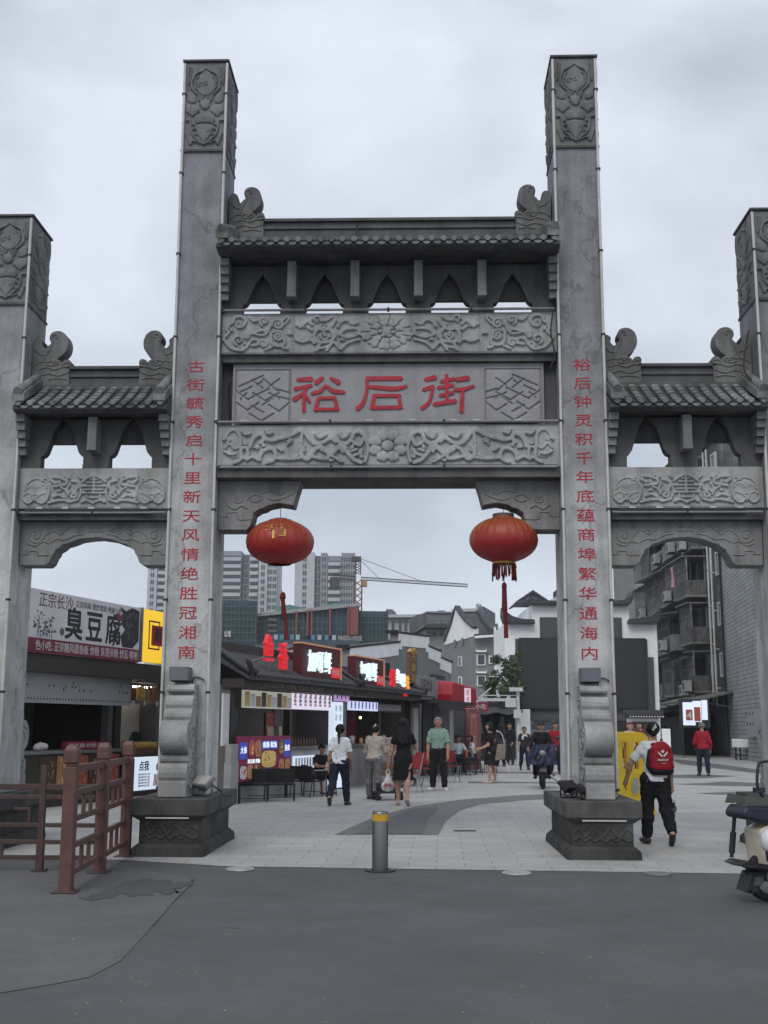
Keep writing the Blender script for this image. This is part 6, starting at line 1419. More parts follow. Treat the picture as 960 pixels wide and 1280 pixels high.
# shop with grey and lavender boards
sc_ = empty('tea_shop', rowp(12.45, 0), RWA, 'dark-fronted shop with a grey brush-lettered board and a plain lavender board', 'shop')
b = MB(); b.box(0, 4.7, 2.6, 2.8, 0.004, 2.9); b.box(0, 0.5, -0.05, 0.3, 0.004, 2.05); b.box(4.1, 4.6, -0.05, 0.3, 0.004, 2.05); b.box(0, 4.65, 0.0, 2.59, 2.3, 2.42); b.build('wall', mat('pale shop wall', (0.34, 0.34, 0.34), 0.85, 0.12), sc_)
b = MB(); b.box(-0.1, 4.8, -0.7, 0.0, 2.18, 2.29); b.box(0.3, 3.2, -0.75, -0.71, 2.0, 2.2); b.build('canopy', M['black_metal'], sc_)
b = MB(); b.box(0.15, 2.15, -0.12, 0.02, 2.42, 3.02); b.text('百花食坊', (1.15, 2.72), 0.42, -0.125, m=1, width=1.25, th=0.003, bold=0.0); b.build('grey_board', [mat('grey metal board', (0.22, 0.22, 0.225), 0.5, 0.1), M['ink']], sc_, bevel=0.03)
b = MB(); b.box(2.22, 4.35, -0.12, 0.02, 2.36, 2.96); b.build('lavender_board', mat('lavender board', (0.27, 0.26, 0.31), 0.5, 0.08), sc_)
b = MB(); b.box(0.6, 1.7, 0.25, 0.3, 0.004, 2.2); b.box(2.0, 3.1, 0.25, 0.3, 0.004, 2.2, 1); b.box(3.2, 4.0, 0.25, 0.3, 0.004, 2.2); b.build('door', [mat('dark grey door', (0.06, 0.062, 0.065), 0.5, 0.2), M['ink']], sc_)
vs_ = empty('hanging_sign', rowp(fx(512.5, -0.05), -0.05), RWA, 'upright brown wooden sign with gold characters in front of the grey stepped wall', 'hanging sign')
b = MB(); b.box(0, 0.72, 0, 0.12, 2.76, 3.66); b.build('board', M['wood'], vs_); b = MB(); 
for k, ch in enumerate('天音坊'): b.text(ch, (0.36, 3.53-k*0.3), 0.26, -0.004, th=0.003, width=0.42, bold=0.03)
b.prism([(0.02, 3.68), (0.2, 3.78), (0.36, 3.74), (0.52, 3.8), (0.72, 3.7), (0.6, 3.64), (0.36, 3.68), (0.1, 3.62)], -0.02, 0.1, 'y'); b.build('gold_lettering', M['gold'], vs_)
rs = empty('red_shop', rowp(17.1, 0), RWA, 'shop with a bulging bright red sign box and a pink poster wall', 'shop')
b = MB(); b.box(0, 4.0, 2.0, 2.2, 0.004, 2.6); b.box(2.3, 4.0, 0.0, 0.25, 0.004, 2.1, 1); b.build('wall', [M['render_grey'], mat('faded pink wall', (0.22, 0.075, 0.085), 0.8, 0.15)], rs)
ra, rb_ = fx(566.5, -0.62)-17.1, fx(597, -0.62)-17.1
b = MB(); b.prism([(ra+0.05, 2.18), (rb_-0.1, 2.12), (rb_, 2.3), (rb_-0.1, 2.80), (ra+0.1, 2.92), (ra, 2.5)], -0.62, 0.1, 'y'); b.build('sign_box', mat('bright red sign', (0.32, 0.008, 0.018), 0.45, 0.1, 3), rs, bevel=0.12, seg=3)
rp_ = fx(585, -0.63)-17.1
b = MB(); b.box(rp_-0.42, rp_+0.42, -0.63, -0.624, 2.25, 2.75); b.build('sign_panel', lit('lit pinkish panel', (0.72, 0.55, 0.62), 0.8), rs); b = MB(); b.text('茶饮', (rp_, 2.6), 0.2, -0.634, th=0.002); b.text('小吃', (rp_, 2.38), 0.2, -0.634, th=0.002); b.build('sign_print', M['crimson'], rs)
b = MB(); b.box(2.5, 3.3, -0.012, -0.002, 0.5, 1.95); b.box(2.6, 3.2, -0.018, -0.013, 1.2, 1.8, 1); b.box(2.6, 3.2, -0.018, -0.013, 0.6, 1.1, 2); b.build('poster', [mat('peach poster', (0.42, 0.2, 0.16), 0.5, 0.2), M['photo_r'], M['photo_a']], rs)
b = MB(); b.box(0.2, 2.2, 0.1, 0.15, 0.004, 2.1); b.build('door', mat('shop glass', (0.03, 0.035, 0.04), 0.2, 0.1), rs)

# ---- grey stepped (horse-head) wall behind the row, and its neighbours
def stepped_wall(name, label, x0, off, steps, th=0.3, zb=0.004, trim=0.44, face='render_grey', cat='wall'):
    """steps: list of (x0,x1,z0,z1): top edge runs from z0 to z1; white band and dark coping along the top"""
    t = empty(name, rowp(x0, off), RWA, label, cat)
    pts = [(steps[0][0]-x0, zb)]
    for a, c_, z0, z1 in steps: pts += [(a-x0, z0), (c_-x0, z1)]
    pts.append((steps[-1][1]-x0, zb))
    b = MB(); b.prism(pts, 0, th, 'y'); b.build('wall', M[face], t)
    b = MB(); cpb = MB()
    for i, (a, c_, z0, z1) in enumerate(steps):
        b.prism([(a-x0, z0-trim), (a-x0, z0+0.002), (c_-x0, z1+0.002), (c_-x0, z1-trim)], -0.03-0.002*i, -0.002, 'y')
        if i: 
            zp = steps[i-1][3]
            lo_, hi_ = min(zp, z0), max(zp, z0)
            xx = a-x0; b.box(xx-0.0 if z0 > zp else xx-trim*0.8, xx+trim*0.8 if z0 > zp else xx, -0.045-0.002*i, -0.002, lo_-trim*0.5, hi_)
        cpb.prism([(a-x0-0.15, z0+0.005), (a-x0-0.2, z0+0.12), (a-x0-0.1, z0+0.08), (c_-x0+0.1, z1+0.08), (c_-x0+0.2, z1+0.14), (c_-x0+0.15, z1+0.005)], -0.05, th+0.1, 'y')
    b.build('white_band', M['white_wall'], t); cpb.build('tile_coping', M['black_tile'], t); return t
gw = stepped_wall('stepped_wall', 'grey wall with a white stepped top edge behind the kiosk row', 13.9, 2.5, [(13.9, 19.0, 3.92, 4.45), (19.0, 22.9, 4.78, 4.93), (22.9, 24.6, 4.55, 4.45), (24.6, 26.3, 4.22, 4.1)], 0.3, 0.004)
b = MB(); b.box(2.6, 3.9, -0.1, -0.05, 2.9, 3.65); b.text('茶', (3.25, 3.3), 0.5, -0.104, m=1, th=0.003); b.build('dark_plaque', [M['ink'], M['steel_dull']], gw); b = MB(); b.box(9.2, 11.2, -0.1, -0.05, 2.85, 3.5)
for k in range(3): b.text('老街记忆 文化小巷', (10.2, 3.36-k*0.2), 0.13, -0.104, m=1, width=1.6, th=0.003)
b.build('dark_plaque', [mat('blue black plaque', (0.03, 0.035, 0.05), 0.5, 0.1), M['steel_dull']], gw)
stepped_wall('stepped_wall', 'small white gable wall rising left to right just above the second maroon sign box', 10.0, 4.2, [(10.0, 14.2, 3.35, 4.05)], 0.3, 0.004, 0.7, 'white_wall')
stepped_wall('stepped_wall', 'small white gable wall between the two maroon sign boxes, half hidden by kiosk roofs', 6.6, 3.4, [(6.6, 9.4, 3.0, 3.65)], 0.3, 0.004, 0.4, 'white_wall')

# ================================================================== buildings further away
def bframe(u0, d, rz=0.0):
    p = atd(u0, 908, d); s = d/FPX
    return (float(p[0]), float(p[1]), 0.0), YAW+rz, (lambda u, v: ((u-u0)*s, 1.5+(908-v)*s)), s
M['glass_far'] = mat('window glass', (0.05, 0.06, 0.07), 0.2, 0.3, 0.6, spec=0.6)
M['conc'] = mat('pale tower render', (0.42, 0.44, 0.47), 0.85, 0.08, 0.12); M['conc2'] = mat('grey tower render', (0.24, 0.26, 0.29), 0.85, 0.12, 0.15); M['conc3'] = mat('mid grey render', (0.13, 0.14, 0.155), 0.85, 0.12, 0.3)
def place_windows(parent, w_, h_, spots, y, fm, name='window', depth=0.25):
    """one window mesh with frame and glass, copied to every spot (x, z centre)"""
    b = MB(); t = min(w_, h_)*0.12
    b.box(-w_/2, w_/2, -depth*0.2, depth*0.2, -h_/2, -h_/2+t); b.box(-w_/2, w_/2, -depth*0.2, depth*0.2, h_/2-t, h_/2); b.box(-w_/2, -w_/2+t, -depth*0.2, depth*0.2, -h_/2+t, h_/2-t); b.box(w_/2-t, w_/2, -depth*0.2, depth*0.2, -h_/2+t, h_/2-t)
    b.box(-w_/2+t, w_/2-t, depth*0.02, depth*0.08, -h_/2+t, h_/2-t, 1); b.box(-t/3, t/3, -depth*0.1, depth*0.02, -h_/2+t, h_/2-t)
    first = None
    for (x, z) in spots[:100]:
        if first is None: first = o = b.build(name, [fm, M['glass_far']], parent, loc=(x, y, z))
        else: o = first.copy(); COL.objects.link(o); o.location = (x, y, z)
    return first
def tower(label, u0, u1, vtop, d, bays, rz=0.0, dep=14, sv=9.0):
    """residential tower: bays = list of (u0,u1,setback,material,window columns or 'b' for balcony column)"""
    loc, ang, f, s = bframe(u0, d, rz); t = empty('residential_tower', loc, ang, label, 'tower block', 'far residential towers')
    ztop = f(0, vtop)[1]; fl = sv*s; nf = int((ztop-4)/fl); spots = []
    for i, (a, c_, sb, mk, wc) in enumerate(bays):
        x0, x1 = (a-u0)*s, (c_-u0)*s; zt = ztop-(0 if i % 2 == 0 else fl*0.4)
        b = MB(); b.box(x0, x1-0.02, sb, dep, 0.0, zt); b.box(x0+0.1, x1-0.12, sb+0.3, dep-0.5, zt+0.002, zt+0.9)
        if wc == 'b':
            for k in range(nf): b.box(x0+0.15, x1-0.15, sb-1.1, sb-0.003, zt-(k+1)*fl, zt-(k+1)*fl+0.95, 1)
            for k in range(nf): b.box(x0+0.3, x1-0.3, sb-0.05, sb-0.004, zt-(k+1)*fl+0.96, zt-k*fl-0.45, 2)
        b.build('block', [M[mk], M['conc'], M['glass_far']], t)
        if isinstance(wc, int) and wc:
            for k in range(min(nf, 14)):
                for j in range(wc): spots.append((x0+(j+0.5)*(x1-x0)/wc, sb-0.05, zt-(k+0.55)*fl))
    if spots:
        b = MB(); w_, h_ = 1.05, 1.35
        b.box(-w_/2, w_/2, -0.06, 0.04, -h_/2, -h_/2+0.14); b.box(-w_/2+0.02, w_/2-0.02, -0.02, 0.045, -h_/2+0.145, h_/2, 1); b.box(-0.05, 0.05, -0.05, -0.021, -h_/2+0.15, h_/2)
        first = None
        for q in spots[:100]:
            if first is None: first = b.build('window', [M['conc'], M['glass_far']], t, loc=q)
            else: o = first.copy(); COL.objects.link(o); o.location = q
    return t
tower('pale residential tower showing between the yellow lightbox and the left pillar', 177, 232, 690, 330, [(177, 189, 0, 'conc', 1), (189, 203, 1.2, 'conc2', 'b'), (203, 216, 0.4, 'conc', 2), (216, 232, 1.2, 'conc2', 'b')])
tower('grey residential tower with stacked balconies under the left lantern', 270, 341, 694, 320, [(270, 296, 1.0, 'conc2', 'b'), (296, 306, 2.5, 'conc3', 2), (306, 318, 0.6, 'conc2', 'b'), (318, 329, 0, 'conc', 1), (329, 341, 0.5, 'conc', 2)])
tower('grey residential tower with a blank pale end wall, between left lantern and crane', 365, 441, 696, 310, [(365, 390, 0, 'conc', 1), (390, 397, 1.5, 'conc3', 1), (397, 406, 0.8, 'conc2', 1), (406, 423, 1.4, 'conc2', 'b'), (423, 441, 1.0, 'conc2', 3)])
# building under construction, wrapped in dark green netting
M['net'] = mat('dark teal scaffold netting', (0.042, 0.082, 0.095), 0.8, 0.25, 0.35); M['net_g'] = mat('green scaffold netting', (0.10, 0.22, 0.19), 0.8, 0.2, 0.3); M['rust'] = mat('rusty red panel', (0.24, 0.075, 0.065), 0.8, 0.15, 0.4)
loc, ang, f, s = bframe(318, 165, 0.10)
cb = empty('netted_building', loc, ang, 'building under construction wrapped in dark teal netting with salmon pillars', 'construction site')
def quadbox(b, u0, u1, v0, v1, y0, y1, m=0):
    x0, z1 = f(u0, v0); x1, z0 = f(u1, v1); b.box(x0, x1, y0, y1, max(z0, 0.0), z1, m)
b = MB(); quadbox(b, 319, 446, 770, 960, 0, 14); quadbox(b, 447, 486, 762, 960, 3, 18); quadbox(b, 270, 318, 756, 960, -3, 12); b.build('netted_block', M['net'], cb)
b = MB(); P_ = [f(318, 770), f(447, 755), f(447, 759), f(318, 774)]; b.prism(P_, -0.8, 10, 'y'); b.build('roof_slab', mat('pale concrete slab', (0.30, 0.30, 0.30), 0.8, 0.1), cb)
b = MB()
P_ = [f(319, 772), f(446, 757), f(446, 770), f(319, 774)]; b.prism(P_, -0.01, 9, 'y'); b.build('netted_top', M['net'], cb)
for u in (318, 353, 367, 381, 386, 409, 432): 
    b = MB(); quadbox(b, u-1.1, u+1.1, 772-(u-318)*0.112, 797, -0.9, -0.05); b.build('salmon_pillar', M['rust'], cb)
b = MB(); quadbox(b, 434, 444.5, 759, 795, -0.7, -0.05); b.build('rust_panel', M['rust'], cb)
b = MB()
for u in range(322, 446, 6): quadbox(b, u-0.25, u+0.25, 772-(u-318)*0.11, 800, -0.35, -0.2)
for v in (780, 788, 796, 806): quadbox(b, 319, 446, v-0.25, v+0.25, -0.45, -0.36)
for u in range(272, 318, 5): quadbox(b, u-0.25, u+0.25, 757, 830, -3.3, -3.1)
for v in (764, 772, 780, 788, 796, 806): quadbox(b, 270, 318, v-0.25, v+0.25, -3.45, -3.31)
for u in range(450, 486, 5): quadbox(b, u-0.25, u+0.25, 763, 800, 2.7, 2.9)
for v in (769, 777, 785): quadbox(b, 447, 486, v-0.25, v+0.25, 2.55, 2.69)
b.build('scaffold_poles', mat('scaffold pole', (0.10, 0.13, 0.14), 0.6, 0.1), cb)
for u0, u1, v0, v1, y in ((270, 305, 751, 757, 2), (340, 381, 748, 767, 12), (410, 445, 745, 757, 11)):
    b = MB(); P_ = [f(u0, v1), f(u1, v1-2), f(u1-2, v0+3), f((u0+u1)/2, v0-1), f(u0+3, v0+2)]; b.prism(P_, y, y+3, 'y'); b.build('green_netting', M['net_g'], cb)
b = MB(); P_ = [(0, 0)]; quadbox(b, 336, 446, 803, 818, -1.4, -1.0); 
for k, u in enumerate((342, 349, 355, 362, 369, 388, 396, 405, 414)): quadbox(b, u-2.5, u+2.3, 796.5, 802.5, -1.35, -1.2, 1+(k % 2))
b.build('hoarding', [mat('blue grey hoarding', (0.05, 0.075, 0.10), 0.7, 0.15), mat('pale banner', (0.35, 0.42, 0.46), 0.7, 0.05), mat('blue banner', (0.08, 0.22, 0.33), 0.7, 0.05)], cb)
b = MB(); xx, zz = f(434, 800); b.text('MANSION HOUSE', (xx, zz), 0.9, -1.42, width=3.3, th=0.02); xx, zz = f(283, 798); b.text('公馆', (xx, zz), 0.9, -3.6, width=0.9, th=0.02, bold=0.03); b.build('white_lettering', M['whitep'], cb)
b = MB()
for k in range(4): quadbox(b, 331, 343, 776+k*7, 779+k*7, -0.7, -0.5, 0)
b.build('stair_landing', mat('brown grey boards', (0.13, 0.11, 0.10), 0.8, 0.1), cb)
# tower crane
loc, ang, f, s = bframe(446, 230)
cr_ = empty('tower_crane', loc, ang, 'red and yellow tower crane with a long jib beside the grey tower', 'crane')
M['crane'] = mat('crane paint', (0.20, 0.07, 0.05), 0.6, 0.15, 0.5); M['crane_d'] = mat('dark crane steel', (0.05, 0.05, 0.055), 0.6, 0.1); M['crane_y'] = mat('yellow crane cab', (0.35, 0.17, 0.04), 0.6, 0.1)
def lattice(b, p, q, w_, n, r=0.09):
    p = np.array(p, float); q = np.array(q, float); d = (q-p)/np.linalg.norm(q-p); a = np.array([0, 1.0, 0]); c_ = np.cross(d, a); c_ /= np.linalg.norm(c_)
    cs = [(-1, -1), (1, -1), (1, 1), (-1, 1)]; off = [a*i*w_/2+c_*j*w_/2 for i, j in cs]
    for o_ in off: b.tube([p+o_, q+o_], r, 4)
    for k in range(n):
        u = p+(q-p)*k/n; v = p+(q-p)*(k+1)/n
        for i in range(4): b.tube([u+off[i], v+off[(i+1) % 4]], r*0.7, 4)
b = MB(); x0, z0 = f(446, 702); lattice(b, (0, 0, 0), (0, 0, f(446, 727)[1]), 1.5, 24, 0.13); b.build('mast', M['crane'], cr_)
b = MB(); xj, zj = f(584, 733.5); x_, zc = f(446, 725); lattice(b, (0.5, 0, zc), (xj, 0, zj), 0.55, 40, 0.055); b.build('jib', M['crane_d'], cr_)
b = MB(); xj, zj2 = f(414, 722); lattice(b, (-0.5, 0, zc), (xj, 0, zj2), 0.7, 8, 0.07); b.build('counter_jib', M['crane_d'], cr_)
b = MB(); lattice(b, (0, 0, zc+0.8), (0, 0, z0), 1.0, 5, 0.1); b.box(-1.3, 0.6, -0.7, 0.7, z0-0.2, z0+0.7); b.build('tower_head', M['crane_d'], cr_)
b = MB(); b.box(0.6, 1.8, -0.8, 0.8, zc-1.6, zc-0.4); b.build('cab', M['crane_y'], cr_); b = MB(); b.box(xj-0.5, xj+1.4, -0.6, 0.6, zj2-2.2, zj2-0.3); b.build('counterweight', M['crane_d'], cr_)
b = MB(); xe, ze_ = f(530, 729.5); xm, zm = f(475, 727); b.tube([(0, 0, z0+0.5), (xe, 0, ze_)], 0.05, 4); b.tube([(0, 0, z0+0.5), (xm, 0, zm)], 0.05, 4); b.tube([(0, 0, z0+0.5), (xj, 0, zj2)], 0.05, 4); b.build('stay_cable', M['crane_d'], cr_)
# mid-distance blocks
def block(name, label, u0, d, boxes, rz=0.0, cat='building'):
    loc, ang, f, s = bframe(u0, d, rz); t = empty(name, loc, ang, label, cat)
    for nm, a, c_, v0, v1, y0, y1, m_ in boxes:
        b = MB(); x0, z1 = f(a, v0); x1, z0 = f(c_, v1); b.box(x0, x1, y0, y1, max(z0, 0.0), z1); b.build(nm, M[m_] if isinstance(m_, str) else m_, t)
    return t, f, s
t, f, s = block('office_block', 'white office block with tall dark windows behind the kiosk row', 484, 190, [('wall', 484, 542, 775, 960, 0, 14, 'conc'), ('cornice', 482, 544, 771, 774.6, -1, 15, 'conc'), ('stair_tower', 480, 488, 762, 770.8, 2, 8, 'conc3')], -0.12)
place_windows(t, 4.2*s, 14*s, [f(u, 785) for u in (491, 500, 507, 514, 521, 529, 536)]+[f(u, 803) for u in (491, 500, 507, 514, 521, 529, 536)], -0.1, M['conc2'])
t, f, s = block('grey_block', 'plain blue-grey block with a rooftop tank between the office block and the chimney building', 533, 170, [('wall', 534, 573, 768, 960, 0, 15, 'conc3'), ('parapet', 533.5, 573.5, 766, 767.8, -0.3, 15.3, 'conc2'), ('tank', 554, 563, 762, 765.8, 3, 7, 'conc3'), ('rooftop_hut', 526, 535, 768, 790, 2, 8, 'conc3')], 0.15)
place_windows(t, 5*s, 5*s, [f(u, v) for u in (541, 552, 563) for v in (778, 790, 802)], -0.1, M['conc2'])
t, f, s = block('chimney_building', 'grey building with white parapet and twin chimneys behind the white gable', 566, 150, [('wall', 567, 599, 767, 960, 0, 10, 'conc3'), ('stair_core', 599.2, 605, 760, 960, 0.5, 10, 'conc3'), ('parapet', 566, 599, 763, 766.8, -0.3, 10, 'conc'), ('chimney', 591, 593.2, 754, 762.8, 3, 4, 'conc'), ('chimney', 594.4, 596.6, 754, 762.8, 3, 4, 'conc')], -0.25)
place_windows(t, 4*s, 4*s, [f(u, 785) for u in (573, 582, 591)], -0.1, M['conc2'])
t, f, s = block('tower_house', 'small beige house with a dark overhanging hipped roof above the stepped wall', 528, 120, [('wall', 532, 557, 788, 960, 0, 5, mat('beige render', (0.24, 0.235, 0.22), 0.85, 0.12, 0.5))], 0.1)
b = MB(); P_ = [f(527, 787.5), f(560, 787.5), f(557, 783), f(530, 783)]; b.prism(P_, -1.2, 6, 'y'); b.build('roof', M['black_tile'], t)
place_windows(t, 2.6*s, 4.5*s, [f(u, 794.5) for u in (537, 543.5, 552)], -0.05, M['conc3'])
# grey house with white gables and dark roofs
loc, ang, f, s = bframe(594, 105, 0.0)
gh = empty('gabled_house', loc, ang, 'grey house with a white pointed gable, upswept dark roofs and white window surrounds', 'house')
M['house_grey'] = mat('house grey render', (0.19, 0.195, 0.20), 0.85, 0.12, 0.6)
b = MB()
def slab(b, pts, y0, y1, m=0): b.prism([f(*p) for p in pts], y0, y1, 'y', m)
slab(b, [(593, 797), (662, 797), (662, 955), (593, 955)], 0, 9); b.build('front_wall', M['house_grey'], gh)
gx0, gz0 = f(562, 808)
b = MB()   # side wall leading back to the left
xa, xb2 = f(593, 0)[0], f(561, 0)[0]
b.add([(xa-0.01, 0, 0), (xb2, 7, 0), (xb2, 7, f(0, 806)[1]+0.4), (xa-0.01, 0, f(0, 797)[1]), (xa-0.01, 8.9, 0), (xa-0.01, 8.9, f(0, 797)[1])], [(0, 1, 2, 3), (1, 4, 5, 2), (3, 2, 5)]); b.build('side_wall', M['house_grey'], gh)
b = MB(); q = lambda u, v: (xa+(u-593)*(xa-xb2)/32.0, 0, 0)
def sidept(u, v, out=0.0):
    t_ = (593-u)/32.0; x, y = xa+(xb2-xa)*t_, 7*t_; k = (105+y)/105.0
    nx, ny = -7.0, (xb2-xa); l_ = math.hypot(nx, ny); nx, ny = nx/l_*out, ny/l_*out
    return (x+nx, y+ny, 1.5+(908-v)*s*k)
def sidepoly(b, pts, out, th, m=0):
    n = len(pts); A_ = [sidept(u, v, out) for u, v in pts]; B_ = [sidept(u, v, out-th) for u, v in pts]
    b.add(A_+B_, [tuple(range(n)), tuple(range(n, 2*n))[::-1]]+[(i, (i+1) % n, n+(i+1) % n, n+i) for i in range(n)], m)
sidepoly(b, [(562, 808), (593.4, 797), (593.6, 788), (586, 779), (580, 770), (575.5, 761), (571, 778), (566, 793)], 0.06, 0.5); gb_ = b.build('white_gable', M['white_wall'], gh)
for uu in (574, 582): b = MB(); sidepoly(b, [(uu-1.2, 811 if uu < 578 else 809), (uu+1.2, 810 if uu < 578 else 808), (uu+1.2, 801 if uu < 578 else 799), (uu-1.2, 802 if uu < 578 else 800)], 0.09, 0.02); b.build('gable_window', M['glass_far'], gb_)
b = MB(); sidepoly(b, [(575.5, 761), (580, 770), (586, 779), (593.5, 787), (594.5, 785), (586.8, 777), (581, 767.8), (576, 758.5), (571, 775.5), (562.8, 802), (563.2, 804), (571.2, 780)], 0.22, 0.5); b.build('gable_coping', M['black_tile'], gh)
for uu, v0, v1 in ((579, 822, 834), (579, 847, 861)): b = MB(); sidepoly(b, [(uu-2, v0), (uu+2, v0), (uu+2, v1), (uu-2, v1)], 0.05, 0.04, 0); sidepoly(b, [(uu-1.2, v0+1), (uu+1.2, v0+1), (uu+1.2, v1-1), (uu-1.2, v1-1)], 0.08, 0.02, 1); b.build('window', [M['white_wall'], M['glass_far']], gh)
b = MB()
b.add([(f(594, 0)[0], -0.5, f(0, 797)[1]), (f(619, 0)[0], -0.5, f(0, 797)[1]), (f(612, 0)[0], 4.2, f(0, 766)[1]), (f(584, 0)[0], 4.2, f(0, 766)[1])], [(0, 1, 2, 3)])
b.add([(f(620, 0)[0], -0.5, f(0, 813)[1]), (f(640, 0)[0], -0.5, f(0, 813)[1]), (f(638, 0)[0], 4.2, f(0, 787)[1]), (f(617, 0)[0], 4.2, f(0, 787)[1])], [(0, 1, 2, 3)]); b.build('roof', M['black_tile'], gh)
b = MB(); slab(b, [(597, 764), (603, 775), (610, 784), (619, 795), (617, 799), (609, 790), (601, 779), (595, 768)], -0.7, -0.3); slab(b, [(617, 782), (638, 784), (638, 786.5), (617, 784.5)], 3.8, 4.6); b.build('roof_ridge', M['black_tile'], gh)
b = MB(); slab(b, [(594, 797.5), (620, 795.5), (620, 798), (594, 800)], -0.9, -0.05); slab(b, [(618, 812), (640, 813), (640, 817), (618, 816)], -0.9, -0.06); slab(b, [(617.6, 786), (620, 787), (620, 796), (617.6, 796)], -0.95, -0.3); b.build('eave_trim', M['white_wall'], gh)
for u0, u1, v0, v1 in ((596.5, 607.5, 819, 833), (596.5, 607.5, 845, 858.5), (611.5, 620, 821, 831), (611.5, 620, 846, 856)):
    b = MB(); slab(b, [(u0, v0), (u1, v0), (u1, v1), (u0, v1)], -0.15, -0.03, 0); slab(b, [(u0+1.4, v0+1.4), (u1-1.4, v0+1.4), (u1-1.4, v1-1.4), (u0+1.4, v1-1.4)], -0.2, -0.151, 1)
    if u0 < 600: slab(b, [(u0-1.5, v0-6), (u0, v0-4.2), (u1, v0-4.2), (u1+1.5, v0-6), (u1+0.5, v0-2.2), (u0-0.5, v0-2.2)], -0.5, -0.02, 0)
    b.build('window', [M['white_wall'], M['glass_far']], gh)
b = MB(); slab(b, [(631, 819), (641, 819), (641, 835), (631, 835)], -0.2, -0.05, 1); slab(b, [(629, 817.5), (631, 817.5), (631, 843), (629, 843)], -0.25, -0.03, 0); slab(b, [(631, 835.2), (641, 835.2), (641, 838), (631, 838)], -0.25, -0.03, 0); b.build('window', [M['white_wall'], M['glass_far']], gh)
block('rooftop_hut', 'small grey rooftop hut just left of the screen building', 613, 130, [('wall', 613, 624, 781, 900, 0, 3, 'conc3')])

# white horse-head building with the large dark screen
loc, ang, f, s = bframe(729, 60, 0.0)
sb_ = empty('screen_building', loc, ang, 'white stepped-gable building carrying a large dark video screen behind the right pillar', 'building')
b = MB(); slab(b, [(634, 950), (634, 781), (668, 781), (668, 757), (700, 757), (700, 745), (758, 745), (758, 757), (790, 757), (790, 779), (824, 779), (824, 950)], 0, 6); b.build('wall', M['white_wall'], sb_)
b = MB(); slab(b, [(647, 900), (647, 800), (678, 800), (678, 773), (780, 773), (780, 800), (811, 800), (811, 822), (818, 822), (818, 900)], -0.12, -0.004); slab(b, [(640, 900), (640, 820), (646.8, 820), (646.8, 900)], -0.12, -0.004); b.build('grey_panels', mat('dark grey brick panel', (0.075, 0.077, 0.078), 0.85, 0.15, 3), sb_)
b = MB(); slab(b, [(651, 886), (651, 799), (808, 799), (808, 886)], -0.3, -0.125, 0); slab(b, [(653, 884), (653, 801), (806, 801), (806, 884)], -0.31, -0.301, 1); b.build('video_screen', [M['black_metal'], mat('dark screen face', (0.028, 0.028, 0.029), 0.45, 0.06, 2)], sb_)
b = MB()
for pts in ([(631.5, 760), (634, 766), (643, 772.5), (655, 776), (670, 776.5), (671, 781.5), (634, 780), (631, 771)], [(664, 747), (672, 752), (700, 753.5), (700, 757.5), (666, 757), (663, 752)], [(826.5, 758), (824, 765), (815, 771.5), (803, 775), (788, 775.5), (787, 780.5), (824, 779.5), (827, 770)], [(794, 739.5), (791, 747), (782, 752), (758, 753.5), (758, 757.5), (790, 757), (794.5, 749)], [(699, 739), (729, 742), (759, 739), (759, 745.5), (699, 745.5)]):
    slab(b, pts, -0.5, 1.0)
b.build('tile_coping', M['black_tile'], sb_)
b = MB(); 
for u0, u1, v in ((636, 668, 782), (668, 700, 758.5), (758, 790, 758.5), (792, 824, 781)):
    for k in range(int((u1-u0)/3)): x, z = f(u0+1.5+k*3, v); b.disc((x, -0.25, z), 0.05, 'y', 10, 0, 0.1)
b.build('eave_tiles', M['steel_dull'], sb_)
b = MB(); slab(b, [(646, 950), (646, 886.5), (663, 886.5), (663, 950)], -0.32, -0.13); b.build('white_pier', M['white_wall'], sb_)
b = MB(); slab(b, [(664, 926), (664, 888), (712, 888), (712, 926)], -0.06, -0.005, 0); slab(b, [(665, 905), (671, 898), (678, 895), (686, 899), (693, 903), (700, 900), (711, 906), (711, 914), (690, 911), (676, 913), (665, 910)], -0.07, -0.061, 1); slab(b, [(665, 926), (665, 917), (680, 913), (700, 917), (711, 915), (711, 926)], -0.075, -0.071, 2); slab(b, [(676, 893), (682, 891), (690, 893), (684, 894)], -0.071, -0.061, 3)
b.build('mural', [mat('mural sky', (0.20, 0.235, 0.26), 0.7, 0.15, 2), mat('mural mountain', (0.05, 0.075, 0.11), 0.7, 0.3, 3), mat('mural trees', (0.045, 0.085, 0.09), 0.7, 0.4, 4), M['whitep']], sb_)
b = MB(); slab(b, [(714, 950), (714, 890), (822, 890), (822, 950)], -0.05, -0.005); b.build('shopfront', M['black_metal'], sb_)
b = MB(); slab(b, [(658, 746), (676, 735.5), (694, 746)], 2, 6); b.build('rear_gable', M['conc3'], sb_)
b = MB(); slab(b, [(655, 747.5), (676, 733.5), (697, 747.5), (694, 748), (676, 737), (658, 748)], 1.8, 6.2); b.build('rear_roof', M['black_tile'], sb_)

